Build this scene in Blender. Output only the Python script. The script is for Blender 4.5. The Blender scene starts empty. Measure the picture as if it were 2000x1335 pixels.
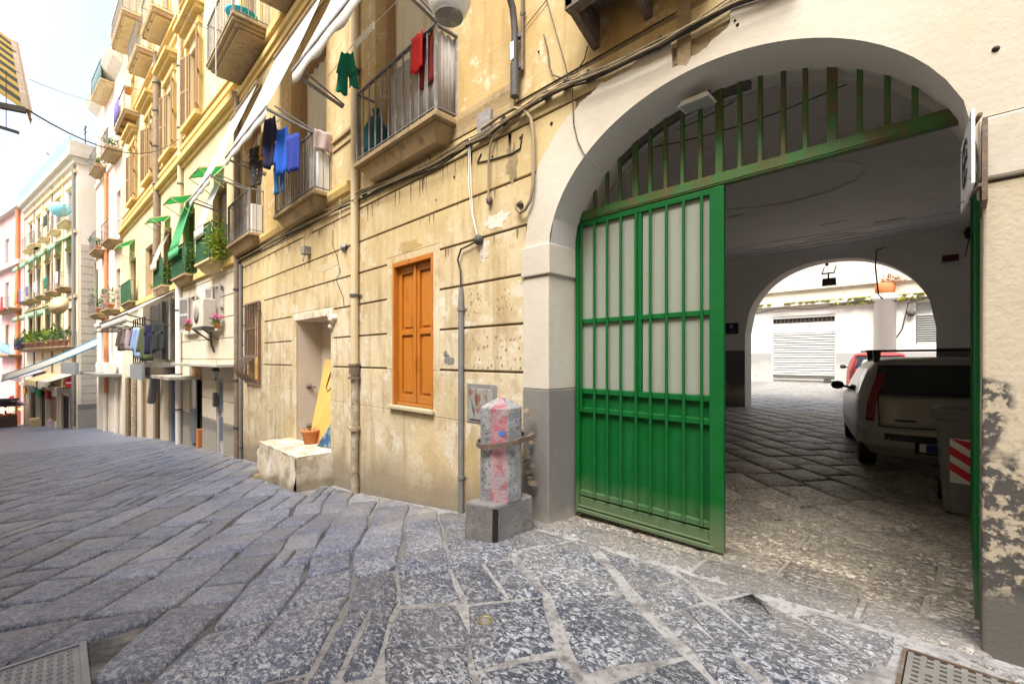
import bpy, math, random
from mathutils import Vector, Matrix, noise as mnoise
R = math.radians
rnd = random.Random(7)
sc = bpy.context.scene
COL = sc.collection

# ------------------------------------------------------------------ camera
EYE = 1.55
FOC, VPX, HOR = 876.0, 126.5, 699.5          # focal length, vanishing point and horizon of the 2000 px picture
TH = math.atan2(1000 - VPX, FOC)
CT, ST = math.cos(TH), math.sin(TH)
cam = bpy.data.cameras.new("camera"); camo = bpy.data.objects.new("camera", cam); COL.objects.link(camo)
cam.sensor_width = 36.0; cam.lens = 36.0 * FOC / 2000.0
cam.shift_y = (HOR - 667.5) / 2000.0
cam.clip_start = 0.05; cam.clip_end = 2000
camo.location = (0, 0, EYE); camo.rotation_euler = (R(90), 0, R(90) - TH)
sc.camera = camo
# ------------------------------------------------------------------ light
SUN_EL, SUN_AZ = R(56), R(160)               # azimuth measured clockwise from +Y: the sun stands behind and to the right of the camera
w = bpy.data.worlds.new("World"); sc.world = w; w.use_nodes = True
wn = w.node_tree.nodes; wl = w.node_tree.links
bg = wn['Background']
sky = wn.new('ShaderNodeTexSky'); sky.sky_type = 'NISHITA'; sky.sun_disc = False
sky.sun_elevation = SUN_EL; sky.sun_rotation = SUN_AZ
sky.dust_density = 3.5; sky.air_density = 1.0; sky.ozone_density = 1.0
# thin high cloud veils the whole sky evenly
mixw = wn.new('ShaderNodeMix'); mixw.data_type = 'RGBA'; mixw.inputs[0].default_value = 0.55
wl.new(sky.outputs[0], mixw.inputs[6]); mixw.inputs[7].default_value = (5.9, 6.6, 7.8, 1)
tcw = wn.new('ShaderNodeTexCoord'); cl = wn.new('ShaderNodeTexNoise'); cl.inputs['Scale'].default_value = 2.2; cl.inputs['Detail'].default_value = 5
wl.new(tcw.outputs['Generated'], cl.inputs['Vector'])
mrw = wn.new('ShaderNodeMapRange'); mrw.inputs[1].default_value = .35; mrw.inputs[2].default_value = .7; mrw.inputs[3].default_value = .45; mrw.inputs[4].default_value = .75
wl.new(cl.outputs['Fac'], mrw.inputs[0]); wl.new(mrw.outputs[0], mixw.inputs[0])
wl.new(mixw.outputs[2], bg.inputs[0]); bg.inputs[1].default_value = 0.07
sund = bpy.data.lights.new("sun", 'SUN'); sund.energy = 3.0; sund.angle = R(40); sund.color = (1, .95, .875)
sun = bpy.data.objects.new("sun", sund); COL.objects.link(sun)
sdir = Vector((math.sin(SUN_AZ) * math.cos(SUN_EL), math.cos(SUN_AZ) * math.cos(SUN_EL), math.sin(SUN_EL)))
sun.rotation_euler = sdir.to_track_quat('Z', 'Y').to_euler(); sun.location = (0, 0, 30)
sc.view_settings.view_transform = 'Standard'; sc.view_settings.look = 'None'
sc.view_settings.gamma = 1; sc.view_settings.exposure = 1.78
try: sc.view_settings.use_curve_mapping = False
except Exception: pass
sc.render.engine = 'CYCLES'
try:
    sc.cycles.max_bounces = 12; sc.cycles.diffuse_bounces = 9; sc.cycles.transparent_max_bounces = 8
except Exception: pass

# ------------------------------------------------------------------ frames: facades measured on their own planes
def ray(u, v):
    r = (u - 1000) / FOC
    return (-CT + r * ST, ST + r * CT, -(v - HOR) / FOC)
class Frame:
    """a facade: origin P in plan, turned by ang degrees; local x runs along it to the right, local y into the wall, z up"""
    def __init__(s, P, ang):
        s.P = P; s.ang = R(ang); s.c = math.cos(s.ang); s.s = math.sin(s.ang)
    def w(s, x, y, z): return Vector((s.P[0] + x * s.c - y * s.s, s.P[1] + x * s.s + y * s.c, z))
    def px(s, u, v, y=0.0):
        a = ray(u, v); lx = a[0] * s.c + a[1] * s.s; ly = -a[0] * s.s + a[1] * s.c
        ox = -(s.P[0] * s.c + s.P[1] * s.s); oy = -(-s.P[0] * s.s + s.P[1] * s.c)
        t = (y - oy) / ly
        return ox + lx * t, EYE + a[2] * t
    def S(s, u, y=0.0): return s.px(u, 0, y)[0]
W = Frame((0, 0), 0)
FA = Frame((0, 3.2), 0)
FB = Frame((-13.0, 3.2), 3)
FC = Frame((-31.85, 2.21), 5)
FD = Frame((-41.5, .6), 10)
FE = Frame((-59.4, -2.6), 13)
FL = Frame((5, -2.25), 4.6)
GP = [(-200, -12.0), (-120, -7.9), (-80, -5.7), (-57, -4.2), (-40, -3.03), (-30, -2.38), (-20, -1.45), (-13, -.97), (-6.5, -.47), (-4, -.17), (-2.7, 0.0), (.1, .12), (3, .2), (30, .6)]
def gz(x, y=0):
    if x <= GP[0][0]: return GP[0][1]
    for (a, za), (b, zb) in zip(GP, GP[1:]):
        if x <= b: return za + (zb - za) * (x - a) / (b - a)
    return GP[-1][1]
def pf(x, y):                                   # floor of the passage and courtyard
    k = max(0., min(1., (y - 3.3) / 2.0)); far = .06 + .007 * (min(y, 14) - 3.2)
    if y > 14: far += (y - 14) * .032
    return gz(max(x, -2.7)) * (1 - k) + far * k

# ------------------------------------------------------------------ mesh collector
class MB:
    def __init__(s): s.v = []; s.f = []; s.m = []; s.sm = []
    def quad(s, a, b, c, d, mi=0):
        n = len(s.v); s.v += [tuple(a), tuple(b), tuple(c), tuple(d)]; s.f.append((n, n + 1, n + 2, n + 3)); s.m.append(mi); s.sm.append(False); return s
    def tri(s, a, b, c, mi=0):
        n = len(s.v); s.v += [tuple(a), tuple(b), tuple(c)]; s.f.append((n, n + 1, n + 2)); s.m.append(mi); s.sm.append(False); return s
    def mesh(s, vs, fs, mi=0, smooth=False):
        n = len(s.v); s.v += [tuple(p) for p in vs]
        for f in fs: s.f.append(tuple(i + n for i in f)); s.m.append(mi); s.sm.append(smooth)
        return s
    def box(s, x0, x1, y0, y1, z0, z1, mi=0):
        vs = [(x0, y0, z0), (x1, y0, z0), (x1, y1, z0), (x0, y1, z0), (x0, y0, z1), (x1, y0, z1), (x1, y1, z1), (x0, y1, z1)]
        return s.mesh(vs, [(0, 3, 2, 1), (4, 5, 6, 7), (0, 1, 5, 4), (1, 2, 6, 5), (2, 3, 7, 6), (3, 0, 4, 7)], mi)
    def taper(s, x0, x1, y0, y1, z0, X0, X1, Y0, Y1, z1, mi=0):
        vs = [(x0, y0, z0), (x1, y0, z0), (x1, y1, z0), (x0, y1, z0), (X0, Y0, z1), (X1, Y0, z1), (X1, Y1, z1), (X0, Y1, z1)]
        return s.mesh(vs, [(0, 3, 2, 1), (4, 5, 6, 7), (0, 1, 5, 4), (1, 2, 6, 5), (2, 3, 7, 6), (3, 0, 4, 7)], mi)
    def bar(s, p, q, wd, ht=None, mi=0, up=(0, 0, 1)):
        p, q = Vector(p), Vector(q); ht = ht or wd; d = (q - p).normalized(); u = Vector(up)
        if abs(d.dot(u)) > .98: u = Vector((0, 1, 0))
        a = d.cross(u).normalized() * wd / 2; b = a.cross(d).normalized() * ht / 2
        vs = [p - a - b, p + a - b, p + a + b, p - a + b, q - a - b, q + a - b, q + a + b, q - a + b]
        return s.mesh(vs, [(0, 3, 2, 1), (4, 5, 6, 7), (0, 1, 5, 4), (1, 2, 6, 5), (2, 3, 7, 6), (3, 0, 4, 7)], mi)
    def tube(s, pts, r, n=8, mi=0, cap=True):
        pts = [Vector(p) for p in pts]; rs = r if isinstance(r, (list, tuple)) else [r] * len(pts); rings = []; prev = None
        for i, p in enumerate(pts):
            t = (pts[min(i + 1, len(pts) - 1)] - pts[max(i - 1, 0)]).normalized()
            if prev is None:
                up = Vector((0, 0, 1)) if abs(t.z) < .9 else Vector((1, 0, 0)); a = t.cross(up).normalized()
            else: a = (prev - t * prev.dot(t)).normalized()
            prev = a; b = t.cross(a)
            rings.append([p + (a * math.cos(k * 2 * math.pi / n) + b * math.sin(k * 2 * math.pi / n)) * rs[i] for k in range(n)])
        vs = [v for rg in rings for v in rg]; fs = []
        for i in range(len(rings) - 1):
            for k in range(n): fs.append((i * n + k, i * n + (k + 1) % n, (i + 1) * n + (k + 1) % n, (i + 1) * n + k))
        s.mesh(vs, fs, mi, True)
        if cap: s.mesh(rings[0], [tuple(range(n))[::-1]], mi); s.mesh(rings[-1], [tuple(range(n))], mi)
        return s
    def lathe(s, prof, c, n=20, mi=0, smooth=True, a0=0.0, ax=None):
        vs = []; fs = []
        for r, z in prof:
            for k in range(n):
                t = a0 + 2 * math.pi * k / n; vs.append((c[0] + r * math.cos(t), c[1] + r * math.sin(t), c[2] + z))
        if ax is not None:                        # turn the axis from z to the given one, about c
            q = Vector((0, 0, 1)).rotation_difference(Vector(ax)); C = Vector(c); vs = [C + q @ (Vector(v) - C) for v in vs]
        for i in range(len(prof) - 1):
            for k in range(n): fs.append((i * n + k, i * n + (k + 1) % n, (i + 1) * n + (k + 1) % n, (i + 1) * n + k))
        if prof[0][0] > 1e-4: fs.append(tuple(range(n))[::-1])
        if prof[-1][0] > 1e-4: fs.append(tuple((len(prof) - 1) * n + k for k in range(n)))
        return s.mesh(vs, fs, mi, smooth)
    def grid(s, fn, nu, nv, mi=0, smooth=True):
        vs = [fn(i / nu, j / nv) for j in range(nv + 1) for i in range(nu + 1)]; m = nu + 1
        return s.mesh(vs, [(j * m + i, j * m + i + 1, (j + 1) * m + i + 1, (j + 1) * m + i) for j in range(nv) for i in range(nu)], mi, smooth)
    def poly(s, pts, axis, a, b, mi=0):
        """extrude a 2D outline: axis 'y' -> pts are (x,z), from y=a to y=b; axis 'z' -> (x,y); axis 'x' -> (y,z)"""
        n = len(pts)
        def P(p, t): return (p[0], t, p[1]) if axis == 'y' else ((p[0], p[1], t) if axis == 'z' else (t, p[0], p[1]))
        vs = [P(p, a) for p in pts] + [P(p, b) for p in pts]
        fs = [tuple(range(n))[::-1], tuple(range(n, 2 * n))] + [(i, (i + 1) % n, n + (i + 1) % n, n + i) for i in range(n)]
        return s.mesh(vs, fs, mi)
    def leaf(s, c, L, wd, mi=0, up=.3):
        d = Vector((rnd.uniform(-1, 1), rnd.uniform(-1, 1), rnd.uniform(-.6, 1) + up)).normalized()
        a = d.cross(Vector((rnd.uniform(-1, 1), rnd.uniform(-1, 1), rnd.uniform(-1, 1)))).normalized() * wd / 2
        c = Vector(c); return s.quad(c, c + d * L * .5 + a, c + d * L, c + d * L * .5 - a, mi)

ROOT = {}
def org(o):
    while o is not None:
        if o.name in ROOT: return ROOT[o.name]
        o = o.parent
    return (W, (0, 0, 0))
def build(name, mb, mats, origin):
    me = bpy.data.meshes.new(name); ox, oy, oz = origin
    me.from_pydata([(x - ox, y - oy, z - oz) for x, y, z in mb.v], [], mb.f)
    if not isinstance(mats, (list, tuple)): mats = [mats]
    for m in mats: me.materials.append(m)
    me.polygons.foreach_set('material_index', mb.m); me.polygons.foreach_set('use_smooth', mb.sm)
    me.update()
    o = bpy.data.objects.new(name, me); COL.objects.link(o); return o
def bevel(o, w=.006, seg=1, ang=35):
    b = o.modifiers.new('bevel', 'BEVEL'); b.width = w; b.segments = seg; b.limit_method = 'ANGLE'; b.angle_limit = R(ang); return o
def weld(o, d=.0005):
    b = o.modifiers.new('weld', 'WELD'); b.merge_threshold = d; return o
def solid(o, t=.004, off=0):
    b = o.modifiers.new('solid', 'SOLIDIFY'); b.thickness = t; b.offset = off; return o
def part(name, mb, mats, parent, label=None):
    o = build(name, mb, mats, org(parent)[1]); o.parent = parent
    if label: o['label'] = label
    return o
def place(o, fr, loc):
    o.location = fr.w(*loc); o.rotation_euler = (0, 0, fr.ang); ROOT[o.name] = (fr, loc)
def thing(name, label, cat, fr=W, loc=(0, 0, 0), group=None):
    o = bpy.data.objects.new(name, None); COL.objects.link(o); o.empty_display_size = .2
    place(o, fr, loc); o['label'] = label; o['category'] = cat
    if group: o['group'] = group
    return o
def solo(name, mb, mats, label, cat, fr=W, loc=(0, 0, 0), group=None):
    o = build(name, mb, mats, loc); place(o, fr, loc); o['label'] = label; o['category'] = cat
    if group: o['group'] = group
    return o
def struct(name, mb, mats, fr=W, loc=(0, 0, 0)):
    o = build(name, mb, mats, loc); place(o, fr, loc); o['kind'] = 'structure'; return o
def stuff(o): o['kind'] = 'stuff'; return o

# ------------------------------------------------------------------ materials
def mat(name, col, rough=.85, layers=(), bump=0.0, bscale=40., spec=.35, metal=0.0, transl=0.0, objrand=0.0, emit=None, bdist=.01):
    m = bpy.data.materials.new(name); m.use_nodes = True; nt = m.node_tree; N = nt.nodes; L = nt.links
    b = N['Principled BSDF']; b.inputs['Roughness'].default_value = rough; b.inputs['Metallic'].default_value = metal
    b.inputs['Specular IOR Level'].default_value = spec
    geo = N.new('ShaderNodeNewGeometry')
    rgb = N.new('ShaderNodeRGB'); rgb.outputs[0].default_value = (*col, 1); cur = rgb.outputs[0]
    def vec(st):
        mp = N.new('ShaderNodeMapping'); mp.inputs['Scale'].default_value = st; L.new(geo.outputs['Position'], mp.inputs['Vector']); return mp.outputs[0]
    def rng(sock, lo, hi):
        r = N.new('ShaderNodeMapRange'); r.inputs[1].default_value = lo; r.inputs[2].default_value = hi; L.new(sock, r.inputs[0]); return r.outputs[0]
    def math_(op, a, b_):
        n = N.new('ShaderNodeMath'); n.operation = op
        for i, x in enumerate((a, b_)):
            if isinstance(x, (int, float)): n.inputs[i].default_value = x
            else: L.new(x, n.inputs[i])
        return n.outputs[0]
    for ly in layers:
        kind, sca, lo, hi, c2, k = ly[:6]; st = ly[6] if len(ly) > 6 else (1, 1, 1)
        if kind == 'n':
            t = N.new('ShaderNodeTexNoise'); t.inputs['Scale'].default_value = sca; t.inputs['Detail'].default_value = 6; t.inputs['Roughness'].default_value = .62
            L.new(vec(st), t.inputs['Vector']); fac = rng(t.outputs['Fac'], lo, hi)
        elif kind == 'v':
            t = N.new('ShaderNodeTexVoronoi'); t.inputs['Scale'].default_value = sca; L.new(vec(st), t.inputs['Vector']); fac = rng(t.outputs['Distance'], lo, hi)
        elif kind == 'w':
            t = N.new('ShaderNodeTexWave'); t.inputs['Scale'].default_value = sca; t.inputs['Distortion'].default_value = 2.5; t.inputs['Detail'].default_value = 3
            L.new(vec(st), t.inputs['Vector']); fac = rng(t.outputs['Fac'], lo, hi)
        elif kind == 'h':                              # a tide mark: height above the sloping ground, with a ragged edge; st = (slope x, offset, raggedness)
            sx = N.new('ShaderNodeSeparateXYZ'); L.new(geo.outputs['Position'], sx.inputs[0])
            t = N.new('ShaderNodeTexNoise'); t.inputs['Scale'].default_value = sca; t.inputs['Detail'].default_value = 5; L.new(geo.outputs['Position'], t.inputs['Vector'])
            h = math_('SUBTRACT', sx.outputs[2], math_('ADD', math_('MULTIPLY', sx.outputs[0], st[0]), st[1]))
            h = math_('ADD', h, math_('MULTIPLY', math_('SUBTRACT', t.outputs['Fac'], .5), st[2])); fac = rng(h, lo, hi)
        fk = math_('MULTIPLY', fac, k)
        mx = N.new('ShaderNodeMix'); mx.data_type = 'RGBA'; L.new(fk, mx.inputs[0]); L.new(cur, mx.inputs[6]); mx.inputs[7].default_value = (*c2, 1); cur = mx.outputs[2]
    if objrand:
        oi = N.new('ShaderNodeObjectInfo'); hs = N.new('ShaderNodeHueSaturation'); L.new(cur, hs.inputs['Color'])
        r = N.new('ShaderNodeMapRange'); r.inputs[3].default_value = 1 - objrand; r.inputs[4].default_value = 1 + objrand; L.new(oi.outputs['Random'], r.inputs[0]); L.new(r.outputs[0], hs.inputs['Value']); cur = hs.outputs[0]
    L.new(cur, b.inputs['Base Color'])
    if bump:
        t = N.new('ShaderNodeTexNoise'); t.inputs['Scale'].default_value = bscale; t.inputs['Detail'].default_value = 7; t.inputs['Roughness'].default_value = .65; L.new(geo.outputs['Position'], t.inputs['Vector'])
        bp = N.new('ShaderNodeBump'); bp.inputs['Strength'].default_value = bump; bp.inputs['Distance'].default_value = bdist; L.new(t.outputs['Fac'], bp.inputs['Height']); L.new(bp.outputs[0], b.inputs['Normal'])
    if transl:
        tr = N.new('ShaderNodeBsdfTranslucent'); L.new(cur, tr.inputs[0]); ms = N.new('ShaderNodeMixShader'); ms.inputs[0].default_value = transl
        L.new(b.outputs[0], ms.inputs[1]); L.new(tr.outputs[0], ms.inputs[2]); L.new(ms.outputs[0], N['Material Output'].inputs[0])
    if emit: b.inputs['Emission Color'].default_value = (*emit[0], 1); b.inputs['Emission Strength'].default_value = emit[1]
    return m

STRK = (3.2, 3.2, .35)
M = {}
M['plaster_low'] = mat('cream_plaster', (.53, .435, .275), .9, [
    ('n', .9, .44, .60, (.64, .565, .42), .85), ('n', 1.9, .51, .62, (.40, .30, .17), .75), ('n', 1.7, .50, .64, (.33, .24, .125), .75, STRK), ('n', 3.4, .57, .63, (.67, .62, .52), .7), ('n', 8, .58, .66, (.38, .28, .15), .5),
    ('n', 6, .60, .72, (.70, .63, .50), .55), ('n', 17, .64, .74, (.22, .15, .08), .6), ('n', .55, .52, .68, (.60, .45, .22), .5),
    ('h', 1.2, 2.2, 3.3, (.50, .37, .16), .6, (0, 0, 1.6)), ('h', 1.3, .62, .25, (.25, .205, .145), .85, (.078, .06, .8)), ('h', 3.0, .12, .02, (.20, .18, .15), .6, (.078, .06, .15))], .5, 22)
M['groove'] = mat('groove_plaster', (.20, .15, .09), .95, [('n', 5, .5, .7, (.34, .26, .16), .7)], .4, 40)
M['plaster_up'] = mat('ochre_plaster', (.41, .29, .12), .9, [
    ('n', .8, .45, .62, (.48, .38, .21), .85), ('n', 2.0, .53, .64, (.40, .25, .09), .7), ('n', 1.7, .52, .68, (.30, .19, .08), .7, STRK), ('n', 3.6, .58, .64, (.60, .52, .38), .6), ('n', 9, .62, .72, (.25, .16, .07), .5), ('n', 4.2, .60, .72, (.68, .58, .40), .6)], .45, 18)
M['plaster_b'] = mat('pale_plaster', (.60, .54, .43), .9, [('n', 1.2, .48, .7, (.55, .46, .32), .6), ('n', 1.7, .55, .75, (.42, .35, .25), .45, STRK), ('n', 8, .62, .75, (.45, .38, .28), .4)], .35, 20)
M['plaster_yellow'] = mat('yellow_plaster', (.60, .48, .26), .9, [('n', .7, .45, .65, (.72, .62, .40), .7), ('n', 1.2, .55, .75, (.50, .36, .15), .5, STRK), ('n', 5, .6, .75, (.56, .42, .20), .5)], .3, 15)
M['trim_yellow'] = mat('yellow_trim', (.60, .42, .15), .85, [('n', 2, .5, .7, (.68, .54, .27), .6), ('n', 1.8, .55, .75, (.35, .23, .08), .6, STRK)], .3, 20)
M['plaster_peach'] = mat('peach_plaster', (.70, .53, .40), .9, [('n', .8, .45, .65, (.74, .63, .52), .7), ('n', 1.5, .55, .75, (.5, .38, .28), .4, STRK)], .3, 15)
M['plaster_white'] = mat('whitish_plaster', (.72, .66, .55), .9, [('n', .5, .45, .65, (.76, .72, .66), .7), ('n', 1.3, .55, .75, (.55, .46, .32), .5, STRK)], .3, 15)
M['plaster_far'] = mat('far_cream_plaster', (.72, .62, .45), .9, [('n', .5, .45, .65, (.76, .68, .55), .7), ('n', 1.3, .55, .75, (.55, .42, .24), .5, STRK)], .3, 15)
M['plaster_pink'] = mat('pink_plaster', (.66, .36, .31), .9, [('n', .6, .45, .65, (.72, .50, .44), .7), ('n', 1.3, .55, .75, (.5, .30, .24), .4, STRK)], .3, 15)
M['plaster_cold'] = mat('pale_opposite_plaster', (.76, .70, .60), .9, [('n', .6, .45, .65, (.70, .62, .50), .7)], .3, 15)
M['white'] = mat('white_arch_plaster', (.53, .49, .415), .85, [('n', 1.5, .45, .7, (.47, .41, .31), .7), ('n', 2.2, .58, .78, (.54, .43, .28), .5, STRK), ('n', 10, .64, .74, (.56, .48, .36), .5), ('n', .8, .5, .7, (.57, .535, .47), .7), ('n', 60, .68, .74, (.32, .24, .16), .6)], .45, 14)
M['intrados'] = mat('intrados_plaster', (.64, .61, .57), .85, [('n', 1.8, .5, .75, (.56, .53, .47), .6), ('n', 7, .62, .75, (.48, .45, .40), .4)], .35, 14)
M['pier'] = mat('scuffed_pier_plaster', (.49, .42, .31), .85, [('n', 1.5, .45, .7, (.53, .475, .38), .7), ('n', 2.5, .58, .76, (.52, .40, .24), .5), ('n', 30, .66, .74, (.40, .30, .18), .5),
    ('h', 3.2, 1.16, 1.0, (.062, .058, .056), .97, (0, .12, 2.6)), ('n', 22, .49, .58, (.48, .41, .30), .9), ('h', 3.0, .36, .24, (.13, .12, .105), 1, (0, .12, .5))], .5, 25)
M['dado'] = mat('grey_dado_paint', (.20, .188, .175), .75, [('n', 2, .45, .7, (.25, .23, .21), .7), ('n', 3, .55, .75, (.17, .16, .15), .6, STRK), ('n', 25, .66, .72, (.45, .42, .37), .5), ('h', 5, .16, .02, (.38, .35, .29), .7, (.05, .12, .2))], .3, 25)
M['passage'] = mat('passage_plaster', (.85, .835, .81), .9, [('n', .9, .5, .7, (.70, .66, .60), .6), ('n', 3, .6, .75, (.50, .46, .40), .5)], .3, 12)
M['passage_dado'] = mat('passage_dado', (.17, .165, .16), .85, [('n', 2, .5, .7, (.23, .22, .21), .7), ('h', 1.8, .7, .45, (.50, .43, .32), .9, (0, .12, 1.3)), ('h', 3, .35, .1, (.12, .10, .08), .8, (0, .12, .5))], .3, 20)
M['court'] = mat('courtyard_plaster', (.74, .72, .68), .9, [('n', 1.0, .5, .72, (.66, .61, .52), .6), ('n', 1.6, .56, .76, (.52, .45, .33), .5, STRK)], .3, 15)
M['court_old'] = mat('courtyard_old_wall', (.62, .57, .48), .9, [('n', 1.0, .45, .65, (.68, .62, .52), .8), ('n', 3, .55, .7, (.50, .33, .18), .6), ('n', 5, .62, .72, (.28, .27, .12), .7)], .4, 15)
M['court_grey'] = mat('courtyard_dado', (.36, .35, .34), .9, [('h', 1.8, .9, .5, (.62, .56, .47), .9, (0, .42, 1.2)), ('n', 2, .6, .7, (.28, .24, .20), .6)], .3, 20)
M['bare'] = mat('bare_masonry', (.27, .20, .11), .95, [('n', 5, .45, .65, (.36, .28, .17), .8), ('n', 14, .55, .7, (.14, .10, .06), .8)], .9, 30)
M['green'] = mat('green_gate_paint', (.0012, .088, .015), .5, [('n', 4, .45, .75, (.008, .115, .035), .6), ('n', 40, .68, .73, (.10, .22, .12), .5), ('h', 5, .36, .04, (.14, .165, .10), .75, (0, .07, .22)), ('n', 2.2, .56, .70, (.004, .085, .02), .6, (4, 4, .5)), ('n', 55, .70, .73, (.16, .13, .07), .8)], .2, 60, .25)
M['green_old'] = mat('worn_green_paint', (.035, .125, .03), .55, [('n', 7, .44, .58, (.070, .080, .022), .9), ('n', 10, .52, .62, (.12, .07, .03), .8), ('n', 30, .62, .72, (.06, .04, .02), .6)], .4, 60)
M['panel'] = mat('frosted_gate_panel', (.34, .37, .305), .5, [('n', 1.5, .4, .7, (.38, .41, .355), .7), ('n', 8, .55, .75, (.30, .30, .24), .5, STRK), ('n', 30, .70, .74, (.62, .64, .58), .6)], .1, 30, transl=.3)
M['orange_wood'] = mat('orange_varnished_wood', (.44, .15, .016), .42, [('n', 3, .45, .7, (.47, .155, .015), .7, (9, 9, .5)), ('n', 8, .55, .75, (.62, .27, .04), .6, (8, 8, .4)), ('n', 2.2, .54, .68, (.27, .085, .012), .75, (3, 3, 1)), ('n', 24, .62, .72, (.66, .36, .10), .5, (3, 3, .4)), ('h', 6, 1.25, .95, (.36, .16, .04), .5, (0, .0, .5))], .12, 80, .45)
M['sill'] = mat('pale_sill_stone', (.50, .40, .26), .8, [('n', 6, .5, .7, (.58, .50, .36), .7)], .3, 40)
M['lava'] = None
M['stone'] = mat('grey_bollard_stone', (.27, .275, .29), .85, [('n', 7, .48, .58, (.40, .40, .41), .8), ('n', 24, .53, .60, (.13, .13, .14), .8), ('n', 3, .55, .68, (.46, .44, .38), .6), ('n', 12, .60, .66, (.30, .22, .24), .6)], 1.0, 45, bdist=.02)
M['plinth'] = mat('dark_plinth_stone', (.20, .19, .185), .85, [('n', 6, .48, .66, (.30, .285, .265), .7), ('n', 28, .56, .66, (.11, .10, .10), .7)], .8, 50)
M['red_stone'] = mat('red_washed_stone', (.33, .10, .125), .85, [('n', 7, .44, .56, (.34, .30, .31), .9), ('n', 4, .5, .7, (.58, .26, .28), .6), ('n', 40, .58, .68, (.30, .10, .12), .7)], .9, 55)
M['blue_paint'] = mat('blue_paint', (.05, .16, .50), .7, [('n', 30, .5, .7, (.25, .32, .48), .6)], .4, 60)
M['rusty'] = mat('rusty_iron', (.14, .10, .075), .7, [('n', 14, .5, .65, (.25, .22, .19), .6), ('n', 6, .55, .7, (.24, .12, .05), .7)], .5, 60)
M['iron'] = mat('dark_iron', (.07, .065, .06), .6, [('n', 12, .5, .7, (.14, .12, .10), .6)], .3, 60)
M['rail'] = mat('weathered_grey_rail', (.20, .19, .185), .6, [('n', 9, .5, .68, (.42, .41, .39), .7), ('n', 6, .6, .72, (.24, .15, .08), .5)], .3, 60)
M['slab'] = mat('weathered_balcony_stone', (.34, .24, .12), .9, [('n', 3, .45, .65, (.42, .33, .20), .7), ('n', 6, .52, .68, (.16, .115, .07), .8), ('n', 1.5, .5, .7, (.22, .17, .11), .6)], .7, 30)
M['slab_pale'] = mat('pale_balcony_stone', (.60, .47, .27), .9, [('n', 3, .5, .7, (.44, .31, .14), .7)], .5, 30)
M['cloth_white'] = mat('white_awning_cloth', (.78, .76, .72), .9, [('n', 1.5, .5, .75, (.70, .66, .58), .6)], .1, 30, transl=.45)
M['curtain'] = mat('pale_curtain', (.70, .64, .50), .9, [('w', 3.5, .2, .9, (.60, .52, .36), .7, (3, .5, .05)), ('n', 1.2, .5, .7, (.74, .70, .62), .5)], .1, 30, transl=.2)
M['reed'] = mat('grey_reed_screen', (.42, .39, .36), .9, [('w', 26, .3, .7, (.30, .27, .25), .8, (1, .2, .05)), ('n', 3, .5, .7, (.52, .50, .48), .6)], .4, 60)
M['pipe_cream'] = mat('cream_pipe', (.56, .46, .29), .6, [('n', 2.5, .5, .7, (.46, .35, .19), .7, STRK), ('n', 11, .6, .72, (.30, .22, .12), .5)], .2, 40)
M['pipe_old'] = mat('old_crusted_pipe', (.34, .28, .19), .8, [('n', 7, .48, .62, (.52, .46, .36), .8), ('n', 12, .56, .66, (.12, .09, .06), .8)], .8, 50)
M['pipe_grey'] = mat('grey_conduit', (.185, .185, .18), .6, [('n', 6, .5, .7, (.25, .245, .235), .7), ('n', 30, .66, .72, (.42, .40, .37), .6)], .3, 60)
M['pipe_brown'] = mat('brown_downpipe', (.23, .17, .12), .7, [('n', 5, .5, .7, (.36, .28, .20), .7)], .4, 40)
M['pipe_orange'] = mat('orange_downpipe', (.62, .22, .09), .7, [('n', 3, .5, .7, (.68, .38, .22), .6)], .2, 40)
M['cable'] = mat('black_cable', (.045, .04, .035), .6, [('n', 12, .5, .7, (.12, .10, .07), .6)], .2, 60)
M['cable_tan'] = mat('dusty_cable', (.30, .24, .15), .8, [('n', 12, .5, .7, (.20, .15, .09), .7)], .3, 60)
M['hatch'] = mat('rusted_grey_hatch', (.30, .30, .28), .6, [('n', 5, .5, .58, (.22, .09, .05), .9), ('n', 9, .56, .62, (.05, .05, .05), .9, (3, 3, .6)), ('n', 20, .65, .72, (.5, .48, .42), .6)], .3, 50)
M['box_grey'] = mat('grey_junction_box', (.22, .21, .20), .6, [('n', 10, .5, .7, (.42, .40, .36), .5)], .2, 50)
M['board'] = mat('orange_plywood', (.74, .42, .12), .55, [('n', 2, .45, .7, (.66, .33, .07), .6, (1, 1, .4)), ('n', 14, .5, .7, (.78, .5, .2), .5, (4, 4, .3))], .1, 60)
M['terracotta'] = mat('terracotta', (.50, .185, .065), .8, [('n', 10, .5, .7, (.58, .27, .12), .6)], .3, 60)
M['step'] = mat('crumbling_step_plaster', (.62, .54, .42), .9, [('n', 2, .45, .62, (.72, .67, .59), .8), ('n', 3.5, .52, .6, (.42, .34, .22), .8), ('n', 2.6, .56, .60, (.34, .28, .18), .6), ('h', 3, .22, .04, (.20, .16, .10), .8, (.078, .06, .55))], .9, 24)
M['niche'] = mat('niche_plaster', (.56, .48, .38), .9, [('n', 1.5, .45, .65, (.64, .57, .48), .7), ('n', 5, .6, .7, (.36, .27, .18), .6)], .4, 20)
M['glass'] = mat('dark_glass', (.02, .025, .025), .08, spec=.6)
M['glass_pale'] = mat('curtained_glass', (.42, .43, .40), .15, [('n', 2, .4, .7, (.30, .31, .29), .8)], spec=.6)
M['black'] = mat('black_plastic', (.02, .02, .02), .5)
M['white_paint'] = mat('white_paint', (.76, .75, .72), .5, [('n', 5, .5, .75, (.68, .66, .60), .5)], .1, 40)
M['shutter_brown'] = mat('brown_shutter', (.30, .185, .09), .7, [('n', 4, .5, .7, (.40, .27, .15), .6)], .2, 40)
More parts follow.
